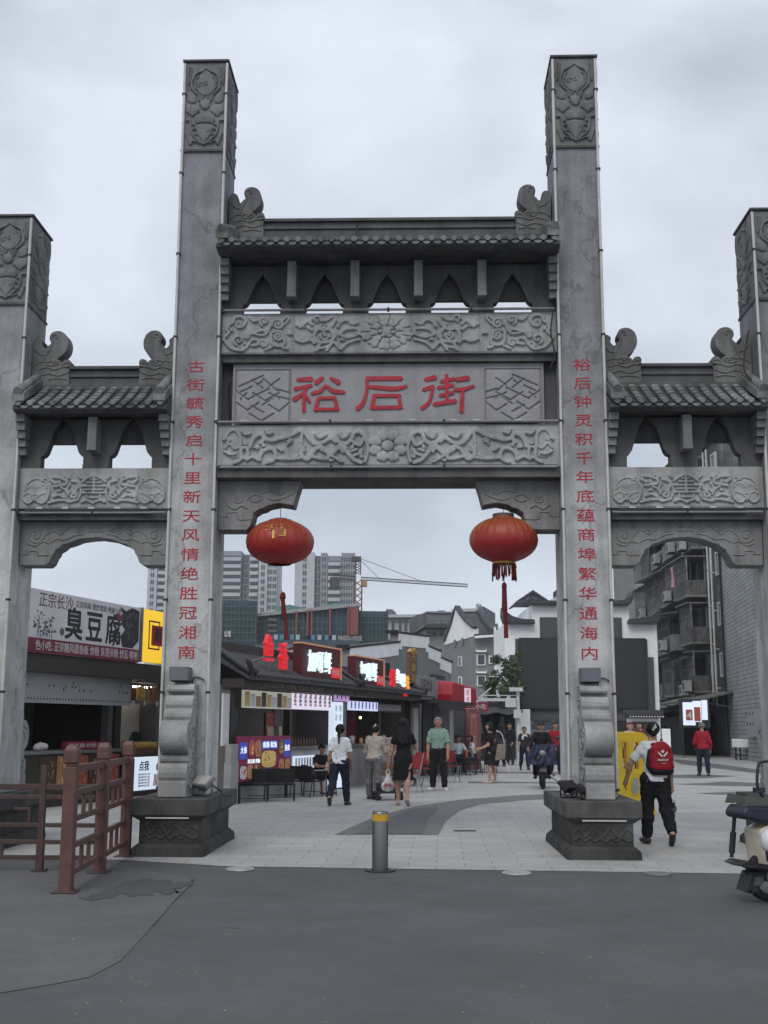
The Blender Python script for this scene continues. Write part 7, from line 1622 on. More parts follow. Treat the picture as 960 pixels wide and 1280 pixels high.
# ---- right side: crowded old apartment block, brick building
nearp = atd(914, 908, 63); farp = atd(812, 908, 84)
APO = (float(farp[0]), float(farp[1])); APA = math.atan2(nearp[1]-farp[1], nearp[0]-farp[0]); APL = float(math.hypot(nearp[0]-farp[0], nearp[1]-farp[1]))
ap = empty('apartment_block', (*APO, 0), APA, 'grimy old apartment block crowded with caged balconies seen through the right arch', 'apartment block')
M['grime'] = stone('grimy render', (0.10, 0.10, 0.10), (0.135, 0.135, 0.132), 3, 15, streak=0.5, mottled=0.35, fine=8); M['grime2'] = stone('grimy panel', (0.17, 0.17, 0.167), (0.215, 0.215, 0.21), 3, 15, streak=0.45, mottled=0.3, fine=8); M['dark_open'] = mat('dark opening', (0.012, 0.012, 0.013), 0.7, 0.3, 3)
HAP = 17.2
b = MB(); b.box(0, APL, 0, 12, 0, HAP); b.box(-0.2, APL+0.2, -0.3, 12.2, HAP+0.002, HAP+0.35); b.box(APL-6, APL-1, 2, 8, HAP+0.36, HAP+2.6); b.build('wall', M['grime'], ap)
rnd = random.Random(11)
FLH = 2.75
for fl in range(5):
    z = 3.3+fl*FLH
    x = 0.4
    while x < APL-3.4:
        wd = rnd.choice([2.6, 3.2, 3.8, 4.4]); wd = min(wd, APL-2.6-x); dp = rnd.uniform(0.7, 1.5); k = rnd.random()
        zj = z+rnd.uniform(-0.15, 0.2)
        bal = MB(); bal.box(x, x+wd, -dp, -0.005, zj, zj+0.14, 1); bal.box(x, x+wd, -dp, -dp+0.08, zj+0.14, zj+0.95, 0 if k < 0.6 else 1); bal.box(x, x+0.08, -dp+0.081, -0.005, zj+0.14, zj+0.95); bal.box(x+wd-0.08, x+wd, -dp+0.081, -0.005, zj+0.14, zj+0.95)
        o = bal.build('balcony', [M['grime'] if k < 0.5 else M['grime2'], M['grime2']], ap)
        op = MB(); op.box(x+0.3, x+wd-0.3, -0.03, -0.006, zj+0.15, zj+2.2); op.build('opening', M['dark_open'], o)
        if k < 0.75:
            cg = MB(); n = int(wd/0.22)
            for i in range(n+1): cg.box(x+i*wd/n-0.015, x+i*wd/n+0.015, -dp-0.02, -dp+0.01, zj+0.96, zj+2.25)
            cg.box(x, x+wd, -dp-0.03, -dp+0.02, zj+1.55, zj+1.6); cg.box(x-0.05, x+wd+0.05, -dp-0.25, 0, zj+2.26, zj+2.32)
            for q in (x, x+wd): cg.box(q-0.03, q+0.03, -dp, -dp+0.06, zj+0.96, zj+2.25)
            cg.build('cage', M['grime2'], o)
            if k < 0.35: gl = MB(); gl.box(x+0.1, x+wd*0.55, -dp+0.03, -dp+0.05, zj+0.97, zj+2.2); gl.build('glazing', M['glass_far'], o)
        if rnd.random() < 0.55:
            ac = MB(); ax_ = x+rnd.uniform(0.3, wd-1.1); ac.box(ax_, ax_+0.85, -dp-0.45, -dp-0.1, zj+0.1, zj+0.7); ac.disc((ax_+0.3, -dp-0.455, zj+0.4), 0.22, 'y', 16, 1, 0.012); ac.box(ax_, ax_+0.85, -dp-0.47, -dp, zj+0.04, zj+0.095, 1); ac.build('air_conditioner', [mat('air conditioner casing', (0.30, 0.30, 0.29), 0.6, 0.15), M['black_metal']], ap)
        if rnd.random() < 0.5: aw = MB(); aw.prism([(-dp-0.6, zj+2.1), (-dp-0.6, zj+2.14), (-0.01, zj+2.42), (-0.01, zj+2.36)], x-0.1, x+wd+0.1, 'x'); aw.build('awning', M['grime2'], ap)
        x += wd+rnd.uniform(0.1, 0.9)
sp_w = [(xw, 3.3+fl*FLH+1.55) for fl in range(5) for xw in (APL-2.75, APL-0.8)]
place_windows(ap, 0.95, 1.3, sp_w, -0.06, M['conc'], depth=0.3)
for x, z0 in ((APL-2.3, 2.9), (APL-1.6, 2.6), (APL-3.0, 5.0), (APL*0.42, 3.0), (APL*0.7, 6)):
    b = MB(); b.tube([(x, -0.25, z0), (x, -0.25, HAP-0.3)], 0.06, 8)
    for k in range(6): b.box(x-0.09, x+0.09, -0.3, -0.01, z0+1+k*2.1, z0+1.06+k*2.1)
    b.build('drain_pipe', M['tube'] if x > APL-2.8 else M['grime2'], ap)
lx, lz = plane_pt(APO, APA, 841, 722, -1.9)
ln = empty('laundry', at_frame(APO, APA, lx, -1.9), APA, 'pink sheet hung out to dry on a balcony of the old apartment block', 'laundry')
X, Z = np.meshgrid(np.linspace(-0.42, 0.42, 20), np.linspace(lz-0.55, lz+0.6, 20)); Y = 0.06*np.sin(X*9)+0.03*np.sin(Z*4+X*3)
b = MB(); b.grid(X, Y, Z); b.build('sheet', mat('pink sheet', (0.42, 0.20, 0.30), 0.85, 0.1), ln); b = MB(); b.tube([(-1.0, 0, lz+0.62), (1.0, 0, lz+0.62)], 0.015, 5); b.build('line', M['steel_dull'], ln)
# ground-floor canopies
for i, (u0, u1, dd, z, lab) in enumerate(((818, 850, 1.6, 2.9, 'grey corrugated awning on the left of the old apartment block'), (852, 905, 1.9, 3.15, 'long dark awning above the lit advertising screen'))):
    a0, _ = plane_pt(APO, APA, u0, 880, -1.0); a1, _ = plane_pt(APO, APA, u1, 880, -1.0)
    t = empty('awning', at_frame(APO, APA, a0, 0), APA, lab, 'awning', 'awnings under the apartment block'); b = MB(); b.prism([(-dd-0.6, z-0.35), (-dd-0.6, z-0.28), (-0.01, z+0.3), (-0.01, z+0.2)], 0, a1-a0, 'x'); b.build('sheet', M['grime2'], t); b = MB()
    for k in range(3): b.tube([((a1-a0)*k/2*0.94+0.1, -dd-0.4, z-0.28), ((a1-a0)*k/2*0.94+0.1, -0.05, z-0.7)], 0.03, 5)
    b.build('strut', M['steel_dull'], t)
sp = atd(872, 908, 60)
ads = empty('advertising_screen', (float(sp[0]), float(sp[1]), 0), YAW-0.35, 'lit white advertising screens hung under the awning of the old apartment block', 'screen')
s = 60/FPX
for u0, u1, v0, v1 in ((855, 870, 877, 905), (867.3, 877.5, 875.5, 901), (878, 885, 874.5, 898.5)):
    b = MB(); x0, x1 = (u0-872)*s, (u1-872)*s-0.01; b.box(x0, x1, -0.1*(u0 > 860)-0.05*(u0 > 870), 0.06-0.1*(u0 > 860), 1.5+(908-v1)*s, 1.5+(908-v0)*s); b.build('panel', lit('lit ad panel', (0.66, 0.74, 0.90), 0.95), ads)
b = MB()
for k, (u0, u1, v0, v1) in enumerate(((859, 867, 886, 899), (869, 876.5, 883, 900))): b.box((u0-872)*s, (u1-872)*s, -0.175-0.01*k, -0.16, 1.5+(908-v1)*s, 1.5+(908-v0)*s)
b.text('4', ((863-872)*s, 1.5+(908-893)*s), 0.5, -0.19, m=1, th=0.004, bold=0.03); b.build('dish_photo', [M['photo_r'], M['whitep']], ads)
b = MB(); b.box((850-872)*s, (887-872)*s, 0.08, 0.2, 1.5+(908-908)*s, 1.5+(908-873)*s); b.box((884-872)*s, (885-872)*s, 0.21, 0.3, 0, 2.0); b.box((853-872)*s, (854-872)*s, 0.21, 0.3, 0, 2.0); b.build('frame', M['black_metal'], ads)
# dark shop row under the block
mk_ = empty('market_stall', at_frame(APO, APA, 1.0, -2.2), APA, 'dark market stall with sagging tarpaulin roofs under the apartment block', 'market stall')
b = MB(); b.box(0, APL-4, 0.4, 1.8, 0.004, 2.1); b.build('front', M['dark_open'], mk_)
for k in range(5):
    b = MB(); x = k*(APL-5)/5; y0 = -1.2-0.3*(k % 2); n = 8
    X, T = np.meshgrid(np.linspace(x, x+(APL-5)/5*1.1, 8), np.linspace(0, 1, 8)); Y = y0+T*(1.8-y0); Z = 2.15+0.5*T-0.12*np.sin(T*math.pi)*np.sin((X-x)*3)+0.03*k; b.grid(X, Y, Z)
    b.build('tarpaulin', [mat('grey tarpaulin', (0.10, 0.10, 0.105), 0.6, 0.2, 2), mat('black tarpaulin', (0.03, 0.03, 0.032), 0.6, 0.2, 2)][k % 2], mk_)
    b = MB(); b.tube([(x+0.1, y0+0.05, 0.004), (x+0.1, y0+0.05, 2.16)], 0.03, 6); b.build('pole', M['steel_dull'], mk_)
for k in range(7): b = MB(); x = 0.4+k*(APL-6)/7; b.tube([(x, 0.2, 0.004), (x+0.05, 0.2, 0.8), (x, 0.2, 1.35), (x, 0.2, 1.6)], [0.12, 0.19, 0.17, 0.07], 8); b.build('garment_rack', [M['ink'], mat('faded cloth', (0.06, 0.05, 0.055), 0.8, 0.3)][k % 2], mk_)
block('pale_block', 'pale slab apartment block peeping out left of the crowded old block', 800, 105, [('wall', 800.5, 822, 676, 960, 0, 10, mat('beige grey slab', (0.24, 0.24, 0.23), 0.85, 0.1, 0.3)), ('floor_band', 800, 822, 718, 719, -0.15, -0.01, 'conc3'), ('floor_band', 800, 822, 762, 763, -0.15, -0.01, 'conc3')], 0)
# brick building
bn_ = atd(985, 908, 47); bf_ = atd(911, 908, 62.5)
BKO = (float(bf_[0]), float(bf_[1])); BKA = math.atan2(bn_[1]-bf_[1], bn_[0]-bf_[0]); BKL = float(math.hypot(bn_[0]-bf_[0], bn_[1]-bf_[1]))
def brickmat():
    m, nt, bs = new_mat('grey brick'); tc_ = nt.nodes.new('ShaderNodeTexCoord'); mp_ = nt.nodes.new('ShaderNodeMapping'); mp_.inputs['Rotation'].default_value = (R(90), 0, 0); nt.links.new(tc_.outputs['Object'], mp_.inputs['Vector'])
    br = nt.nodes.new('ShaderNodeTexBrick')
    for k_, v_ in (('Color1', (0.36, 0.37, 0.38, 1)), ('Color2', (0.28, 0.29, 0.30, 1)), ('Mortar', (0.075, 0.075, 0.078, 1)), ('Scale', 1), ('Brick Width', 0.52), ('Row Height', 0.2), ('Mortar Size', 0.014)): br.inputs[k_].default_value = v_
    nt.links.new(mp_.outputs['Vector'], br.inputs['Vector']); n_ = nt.nodes.new('ShaderNodeTexNoise'); n_.inputs['Scale'].default_value = 0.9; n_.inputs['Detail'].default_value = 7; nt.links.new(tc_.outputs['Object'], n_.inputs['Vector'])
    r_ = nt.nodes.new('ShaderNodeMapRange'); r_.inputs['To Min'].default_value = 0.6; r_.inputs['To Max'].default_value = 1.35; nt.links.new(n_.outputs['Fac'], r_.inputs['Value']); vm = nt.nodes.new('ShaderNodeVectorMath'); vm.operation = 'SCALE'; nt.links.new(br.outputs['Color'], vm.inputs[0]); nt.links.new(r_.outputs['Result'], vm.inputs['Scale']); nt.links.new(vm.outputs['Vector'], bs.inputs['Base Color']); bs.inputs['Roughness'].default_value = 0.9
    return m
bb_ = empty('brick_building', (*BKO, 0), BKA, 'grey brick building with weathered courses beyond the rightmost pillar', 'building')
b = MB(); b.box(0, BKL, 0, 10, 0, 11.2); b.build('wall', brickmat(), bb_); b = MB(); b.box(-0.2, BKL+0.2, -0.3, 10.2, 11.202, 11.5); b.build('coping', M['conc3'], bb_)
b = MB(); b.tube([(0.3, -0.12, 0.4), (0.3, -0.12, 11)], 0.07, 8); b.build('drain_pipe', M['black_metal'], bb_)
x0, z1 = plane_pt(BKO, BKA, 932, 887, -0.25); x1, z0 = plane_pt(BKO, BKA, 949, 921, -0.25)
b = MB(); b.box(x0, x1+0.9, -0.25, -0.005, z0, z1); 
for k in range(3): b.box(x0+0.2+k*0.8, x0+0.4+k*0.8, -0.262, -0.251, z1-0.25, z1-0.12, 1); b.box(x0+0.2+k*0.8, x0+0.4+k*0.8, -0.262, -0.251, (z0+z1)/2-0.1, (z0+z1)/2+0.02, 1)
b.build('meter_cabinet', [mat('pale blue grey cabinet', (0.30, 0.325, 0.35), 0.5, 0.1), M['ink']], bb_)
ycol = empty('painted_post', tuple(atz(915.5, 936, 0.004)), 0.0, 'dull olive painted post at the corner of the grey brick building', 'post')
b = MB(); b.box(-0.16, 0.16, -0.16, 0.16, 0, 1.75); b.build('shaft', mat('olive paint', (0.12, 0.12, 0.05), 0.7, 0.15), ycol); b = MB(); b.box(-0.2, 0.2, -0.2, 0.2, 1.752, 1.83); b.build('cap', M['grime2'], ycol)
# small white wall with a tiled top in front of the screen building
loc, ang, f, s = bframe(804, 52, 0.0)
tw = empty('tiled_wall', loc, ang, 'short white wall with a black scalloped tile top below the dark screen', 'wall')
b = MB(); slab(b, [(786, 945), (786, 897), (824, 897), (824, 945)], 0, 0.35); b.build('wall', M['white_wall'], tw)
b = MB(); slab(b, [(782, 889), (784, 896.5), (826, 896.5), (828, 889), (825, 887), (785, 887)], -0.3, 0.6, 0)
for k in range(13): x, z = f(785+k*3.35, 894); b.tube([(x, -0.34, z+0.0), (x, 0.15, z+0.22)], 0.06, 7, m=0); b.disc((x+0.059, -0.33, z-0.03), 0.035, 'y', 10, 1, 0.02)
b.build('tile_top', [M['black_tile'], M['whitep']], tw)
b = MB(); slab(b, [(790, 944), (790, 901), (820, 901), (820, 944)], -0.03, -0.004); b.build('panel', mat('brown red board', (0.09, 0.035, 0.03), 0.7, 0.3, 3), tw)

# ---- tree with clumped leaves, left of the screen
def leaf_tree(loc, h, rad, label, name='tree', col=(0.035, 0.06, 0.028), n=2600, seed=1, cz=0.62, group=None):
    rr = random.Random(seed); t = empty(name, loc, 0, label, 'tree', group)
    b = MB(); b.tube([(0, 0, 0), (0.05, 0.02, h*0.35), (0.0, 0.05, h*0.7)], [0.16, 0.12, 0.06], 8)
    cl = []
    for i in range(16):
        a = rr.uniform(0, 6.28); q = rr.uniform(0.15, 1)**0.6*rad; z = h*cz+rr.uniform(-0.34, 0.36)*h
        q *= max(0.25, 1-abs((z-h*cz)/(h*0.45))**2); p = (q*math.cos(a), q*math.sin(a), z); cl.append((p, rr.uniform(0.24, 0.45)*rad))
        if i % 2 == 0: b.tube([(0.03, 0.02, h*0.35+0.02*i), (p[0]*0.5, p[1]*0.5, (h*0.4+z)/2), p], [0.06, 0.04, 0.015], 6)
    b.build('trunk', mat('bark', (0.05, 0.04, 0.033), 0.9, 0.2, 12), t)
    b = MB()
    for i in range(n):
        c_, r0 = rr.choice(cl); d_ = np.array([rr.gauss(0, 1) for _ in range(3)]); d_ /= np.linalg.norm(d_); p = np.array(c_)+d_*r0*rr.uniform(0.5, 1.05)
        u_ = np.array([rr.gauss(0, 1) for _ in range(3)]); u_ /= np.linalg.norm(u_); v_ = np.cross(u_, d_); v_ /= np.linalg.norm(v_)+1e-6; sz = rr.uniform(0.05, 0.12)
        b.add([p-u_*sz, p+v_*sz*0.5, p+u_*sz, p-v_*sz*0.5], [(0, 1, 2, 3)], 0 if rr.random() < 0.7 else 1)
    b.build('crown', [mat('dark leaf', col, 0.6, 0.3, 3), mat('lighter leaf', (col[0]*1.9, col[1]*1.8, col[2]*1.5), 0.6, 0.3, 3)], t); return t
p = atd(628, 908, 57); leaf_tree((float(p[0]), float(p[1]), 0.0), 4.6, 1.0, 'small dark green tree left of the dark video screen, behind the camera pole', n=3000, seed=4, cz=0.66)
p = atd(644, 908, 58.5); leaf_tree((float(p[0]), float(p[1]), 0.0), 5.1, 0.55, 'slim yellowish green tree against the left edge of the dark screen', col=(0.07, 0.08, 0.03), n=1100, seed=9, cz=0.7)
# camera pole
loc, ang, f, s = bframe(650, 50, 0.0)
cpole = empty('camera_pole', loc, ang, 'white camera pole with a long side arm in front of the dark tree', 'camera pole')
WM = mat('white pole paint', (0.5, 0.51, 0.52), 0.5, 0.1)
b = MB(); x, z = f(648, 875); b.tube([(x, 0, 0), (x, 0, z+0.5)], 0.075, 10); b.build('pole', WM, cpole)
b = MB(); x0, z0 = f(602, 875); b.box(x0, x-0.08, -0.05, 0.05, z0-0.06, z0+0.06); b.box(x0, x-0.08, -0.03, 0.03, z0+0.16, z0+0.2); b.tube([(x0+0.1, 0, z0+0.1), (x0-0.35, 0, z0-0.25)], 0.04, 6); b.tube([(x0+0.45, 0, z0+0.5), (x0-0.1, 0, z0+0.05)], 0.03, 6); b.build('arm', WM, cpole)
b = MB(); a_ = f(632, 873); c_ = f(645, 884); b.box(a_[0], c_[0], -0.2, -0.055, c_[1], a_[1]); a_ = f(642, 887); c_ = f(650.5, 897); b.box(a_[0], c_[0], -0.3, -0.09, c_[1], a_[1]); b.build('equipment_box', WM, cpole)
b = MB(); a_ = f(647, 863); b.box(a_[0]-0.35, a_[0]+0.22, -0.25, -0.1, a_[1]-0.06, a_[1]+0.1); b.disc((a_[0]-0.36, -0.17, a_[1]+0.02), 0.06, 'x', 12, 1, 0.03); b.tube([(a_[0], -0.1, a_[1]), (a_[0]+0.05, 0, a_[1]-0.3)], 0.025, 6); b.build('camera', [WM, M['ink']], cpole)
# dark canopy and clutter under the tree
dk = empty('market_canopy', atd(612, 908, 55).tolist()[:2]+[0], YAW, 'dark canopy and hung goods at the end of the shop row, below the tree', 'market stall'); s = 55/FPX
b = MB(); b.box(-1.1, 1.2, 0.6, 2.5, 0.004, 2.6); b.build('back', M['dark_open'], dk); b = MB(); X, T = np.meshgrid(np.linspace(-1.3, 1.3, 12), np.linspace(0, 1, 8)); b.grid(X, -0.6+T*1.6, 2.1+0.5*T-0.15*np.sin(T*3.1)+0.06*np.sin(X*6)); b.build('canopy', mat('dark grey canopy', (0.05, 0.05, 0.06), 0.7, 0.3, 3), dk)
b = MB(); b.box(-1.3, -0.1, -0.58, -0.5, 2.2, 2.62); b.text('老街小吃', (-0.7, 2.4), 0.25, -0.59, m=1, th=0.004); b.build('sign', [M['crimson'], M['whitep']], dk)
for k in range(4): b = MB(); b.tube([(-0.9+k*0.5, 0.3, 1.95), (-0.9+k*0.5, 0.3, 1.2)], [0.08, 0.16], 8); b.build('hung_goods', [M['ink'], mat('grey goods', (0.09, 0.09, 0.10), 0.7, 0.3)][k % 2], dk)
b = MB()
for x in (-1.15, 1.15): b.tube([(x, -0.5, 0.004), (x, -0.5, 2.15)], 0.03, 6)
b.build('pole', M['steel_dull'], dk)
# ================================================================== people
WHITE = cloth('white cotton', (0.66, 0.68, 0.71)); NAVY = cloth('navy trousers', (0.018, 0.022, 0.04)); BEIGE = cloth('beige blouse', (0.36, 0.32, 0.27)); GREYT = cloth('grey trousers', (0.13, 0.13, 0.135))
BLACK = cloth('black cloth', (0.012, 0.012, 0.014)); SAGE = cloth('sage green polo', (0.19, 0.29, 0.245)); REDC = cloth('red cotton', (0.26, 0.014, 0.022)); BLUEJ = cloth('blue jeans', (0.03, 0.05, 0.13)); DGREY = cloth('dark grey cloth', (0.03, 0.032, 0.036))
SHOE = mat('dark shoes', (0.03, 0.025, 0.022), 0.5, 0.1); WSHOE = mat('white shoes', (0.6, 0.6, 0.58), 0.5, 0.1); TAN = mat('beige sandals', (0.4, 0.33, 0.27), 0.6, 0.1); CAPM = cloth('khaki cap', (0.16, 0.145, 0.12))
def gp_(u, v): p = atz(u, v, 0.004); return (float(p[0]), float(p[1]), 0.004)
WALK_A = [(24, 8, 2), (-8, 32, 2)]; WALK_B = [(-14, 24, 2), (20, 6, 2)]
person(gp_(424, 1007), R(-8), 1.57, 'woman with a black ponytail in white T-shirt and navy trousers walking away', dict(legs=[(-16, 30, 3), (15, 4, 3)], foot=(-0.5, 0), foot_=0, arms=[(-10, 8, 12, 0), (8, 10, 10, 0)], lean=2) | dict(foot=(-35, 0)),
       [('trousers', NAVY, dict(loose=1.25)), ('shirt', WHITE, dict(sleeve=0.75, hem=-0.02, loose=1.3)), ('shoes', SHOE)], 'b', ('ponytail', HAIR))
person(gp_(467, 999), R(-14), 1.56, 'woman in a beige long-sleeved blouse and grey trousers seen from behind with lowered head', dict(legs=[(6, 6, 3), (-8, 6, 3)], foot=(0, 0), arms=[(18, 12, 55, 10), (20, 12, 70, 20)], lean=8),
       [('trousers', GREYT, dict(loose=1.2)), ('shirt', BEIGE, dict(sleeve=1.9, hem=-0.005, loose=1.6)), ('shoes', SHOE)], 'a', ('bun', HAIR), headpitch=30)
r_, jb = person(gp_(504, 1007), R(-6), 1.66, 'woman with long black hair in a black knee-length dress carrying a white bag', dict(legs=[(10, 6, 2), (-14, 18, 1)], foot=(0, -28), arms=[(2, 14, 8, -6), (30, 16, 95, 30)], grip=(1, 1), lean=2),
       [('dress', BLACK, dict(hem=0.29, sleeve=0.55)), ('shoes', TAN)], 'a', ('long', HAIR))
def world_of(root, p): c, s = math.cos(root.rotation_euler[2]), math.sin(root.rotation_euler[2]); return (root.location[0]+c*p[0]-s*p[1], root.location[1]+s*p[0]+c*p[1], root.location[2]+p[2])
hnd = jb['A'][0]; hp_ = world_of(r_, hnd[2]+hnd[3]*0.075*1.66)
bag = empty('carrier_bag', (hp_[0], hp_[1], hp_[2]-0.41), 0, 'white plastic carrier bag with pink print in the hand of the woman in black', 'bag')
PB = mat('white plastic film', (0.62, 0.60, 0.60), 0.35, 0.12, 15)
P, F = surface([(V3(-0.06, 0, 0.07), V3(0.06, 0, 0.07), 0.075, 0.07, 0.8), (V3(0, 0, 0.1), V3(0, 0, 0.27), 0.115, 0.04, 0.7)], 0.012, 0.05, [], 0.008)
b = MB(); b.add([tuple(p) for p in P], F, 0, True); b.build('film', PB, bag)
b = MB()
for s in (-1, 1): b.tube([(s*0.02, 0, 0.27), (s*0.035, 0, 0.34), (0, 0, 0.415)], [0.018, 0.012, 0.01], 6)
b.build('handles', PB, bag)
b = MB(); b.text('好味', (0, 0.10), 0.085, -0.103, th=0.03, bold=0.01); b.build('printed_mark', mat('pink print', (0.5, 0.12, 0.22), 0.5, 0), bag)
person(gp_(548, 988), R(172), 1.74, 'grey-haired man in a sage green polo shirt and black trousers facing the gateway', dict(legs=[(2, 2, 6), (4, 6, 4)], foot=(0, 0), toe=(20, 25), arms=[(6, 10, 14, 4), (0, 10, 10, 4)], lean=0),
       [('trousers', BLACK, dict(loose=1.3)), ('shirt', SAGE, dict(sleeve=0.85, hem=0.03, loose=1.5, collar=1)), ('shoes', WSHOE)], 'b', ('short', GREYHAIR), face=True, sex='m')
# the woman with the red backpack
r_, jb = person(gp_(822, 1056), R(6), 1.57, 'woman in white T-shirt and black trousers with a red backpack', dict(legs=[(10, 4, 2), (-12, 26, 2)], foot=(0, -38), arms=[(18, 34, 6, 8), (-2, 12, 6, 2)], grip=(0, 1), lean=3),
       [('trousers', BLACK, dict(loose=1.7, hem=0.06)), ('shirt', WHITE, dict(sleeve=0.8, hem=-0.03, loose=1.6)), ('shoes', SHOE)], 'a', ('bun', HAIR), headyaw=8, vox=0.010)
ch = jb['chest']; pk = empty('backpack', world_of(r_, ch+V3(0.045, -0.16, -0.24)), R(6), 'red backpack with a white emblem on the back of the woman in white', 'backpack')
BR = cloth('red nylon', (0.24, 0.008, 0.018), 0.6); BK_ = cloth('black nylon', (0.012, 0.012, 0.016), 0.6)
P, F = surface([(V3(-0.09, 0, 0.09), V3(0.09, 0, 0.09), 0.075, 0.075, 1), (V3(-0.075, 0, 0.30), V3(0.075, 0, 0.30), 0.065, 0.065, 1), (V3(-0.085, 0, 0.2), V3(0.085, 0, 0.2), 0.075, 0.075, 1), (V3(-0.03, 0.0, 0.36), V3(0.03, 0, 0.36), 0.05, 0.05)], 0.010, 0.06, [], 0.002)
b = MB(); b.add([tuple(p) for p in P], F, 0, True); b.build('main_bag', BR, pk)
P, F = surface([(V3(-0.09, 0, 0.055), V3(0.09, 0, 0.055), 0.075, 0.075, 1), (V3(-0.15, 0.03, 0.10), V3(-0.13, 0.03, 0.28), 0.05, 0.04, 1)], 0.012, 0.04, [lambda X, Y, Z: np.where(X > -0.11, Z-0.05, -1)], 0.002)
b = MB(); b.add([tuple(p) for p in P], F, 0, True); b.build('side_panel', BK_, pk)
b = MB(); b.tube([(0, 0, 0.40), (0, 0.0, 0.44), (0.03, 0.02, 0.44), (0.03, 0.02, 0.40)], 0.008, 6)
for s in (-1, 1): b.tube(smooth_line([(s*0.08, 0.07, 0.05), (s*0.14, 0.14, 0.12), (s*0.12, 0.16, 0.30), (s*0.075, 0.06, 0.39)], 4), 0.014, 6)
b.tube([(-0.12, 0.05, 0.04), (-0.125, 0.04, -0.10)], 0.012, 6); b.build('straps', BR, pk)
b = MB(); ww = 0
for s in (-1, 1): b.prism([(s*0.008, 0.235), (s*0.065, 0.285), (s*0.058, 0.255), (s*0.028, 0.225), (s*0.010, 0.212)], -0.0840, -0.070, 'y')
b.prism([(0, 0.262), (0.022, 0.284), (0, 0.306), (-0.022, 0.284)], -0.082, -0.07, 'y')
b.text('MINDOUT', (0, 0.175), 0.036, -0.086, width=0.145, th=0.02, bold=0.01); b.text('— jxstudio', (0, 0.135), 0.014, -0.086, width=0.08, th=0.02); b.build('white_emblem', mat('white print', (0.6, 0.6, 0.6), 0.5, 0), pk)
hnd = jb['A'][1]; hp_ = world_of(r_, hnd[2]+hnd[3]*0.08*1.57)
cp = empty('drink_cup', (hp_[0], hp_[1]-0.02, hp_[2]-0.17), 0, 'small clear cup of dark drink hanging from the hand of the backpack woman', 'cup')
b = MB(); b.lathe([(0.028, 0), (0.034, 0.07)], n=14); b.build('drink', mat('dark drink', (0.03, 0.015, 0.01), 0.2, 0), cp)
b = MB(); b.lathe([(0.034, 0.0705), (0.037, 0.10), (0.037, 0.105), (0.01, 0.108)], n=14); b.build('lid', mat('clear lid', (0.5, 0.5, 0.5), 0.2, 0), cp)
b = MB(); b.tube([(-0.035, 0, 0.10), (-0.015, 0, 0.17), (0.015, 0, 0.17), (0.035, 0, 0.10)], 0.003, 5); b.build('carry_loop', PB, cp)
# ================================================================== street seating, barrier, vehicles
M['chair_f'] = mat('black chair fabric', (0.012, 0.012, 0.014), 0.8, 0.2, 12); M['chair_m'] = mat('black chair tube', (0.02, 0.02, 0.022), 0.35, 0.1)
def make_chair(label):
    c = empty('street_chair', (0, 0, 0), 0, label, 'chair', 'chairs in front of the kiosks')
    b = MB(); b.box(-0.23, 0.23, -0.22, 0.22, 0.43, 0.47); b.build('seat', M['chair_f'], c, bevel=0.015)
    b = MB(); b.prism([(-0.235, 0.5), (-0.27, 0.88), (-0.25, 0.885), (-0.212, 0.505)], -0.24, 0.24, 'x'); b.build('backrest', M['chair_f'], c, bevel=0.01)
    for x in (-0.24, 0.24):
        b = MB(); b.tube([(x, 0.24, 0.005), (x, 0.2, 0.44)], 0.013, 6); b.build('leg', M['chair_m'], c)
        b = MB(); b.tube([(x, -0.30, 0.005), (x, -0.2, 0.44), (x, -0.265, 0.90)], 0.013, 6); b.build('leg', M['chair_m'], c)
    b = MB(); b.tube([(-0.24, -0.262, 0.10), (0.24, -0.262, 0.10)], 0.011, 6); b.tube([(-0.24, 0.228, 0.14), (0.24, 0.228, 0.14)], 0.011, 6); b.build('stretcher', M['chair_m'], c)
    return c
ch0 = make_chair('black chair turned away, nearest the left plinth in the seating before the kiosks')
def gpx(u, v, z=0.004): p = atz(u, v, z); return (float(p[0]), float(p[1]), z)
ch0.scale = (1.12, 0.85, 0.74); ch0.location = gpx(315, 1002); ch0.rotation_euler = (0, 0, R(14))
for (u, v, a, lab) in ((351, 1001, R(4), 'black chair turned away, in front of the blue part of the poster board'), (333, 985, R(170), 'black chair facing us under the poster board, across from its two nearest twins'), (383, 996, R(-30), 'black chair carrying a dark bag, beside the seated boy'), (411, 984, R(120), 'black chair behind the ponytailed woman by the white lightbox'),
                       (568, 969, R(35), 'black chair at the street tables, just left of the seated man in white'), (590, 968, R(200), 'black chair between the street table and the woman with the tan bag'), (602, 962, R(100), 'black chair pushed to the far side of the last street table')):
    copy_tree(ch0, None, gpx(u, v), a, lab)
def table(u, v, label, w_=0.7, d_=0.7, rz=0.0):
    t = empty('street_table', gpx(u, v), rz, label, 'table', 'tables in front of the kiosks')
    b = MB(); b.box(-w_/2, w_/2, -d_/2, d_/2, 0.70, 0.735); b.build('tabletop', M['chair_f'], t, bevel=0.006)
    for x in (-1, 1):
        for y in (-1, 1): b = MB(); b.tube([(x*(w_/2-0.04), y*(d_/2-0.04), 0.002), (x*(w_/2-0.06), y*(d_/2-0.06), 0.698)], 0.016, 6); b.build('leg', M['chair_m'], t)
    t.scale = (0.85, 0.85, 0.74); return t
table(333, 993, 'low black table between the chairs under the poster board', 0.75, 0.6, RWA)
table(400, 995, 'black table with pale papers where the boy sits', 0.8, 0.7, RWA)
table(581, 969, 'black street table with bottles in front of the seated man in white', 0.9, 0.7, RWA)
table(611, 966, 'small black street table at the end of the seating row', 0.7, 0.6, RWA)
p = gpx(400, 995)
b = MB()
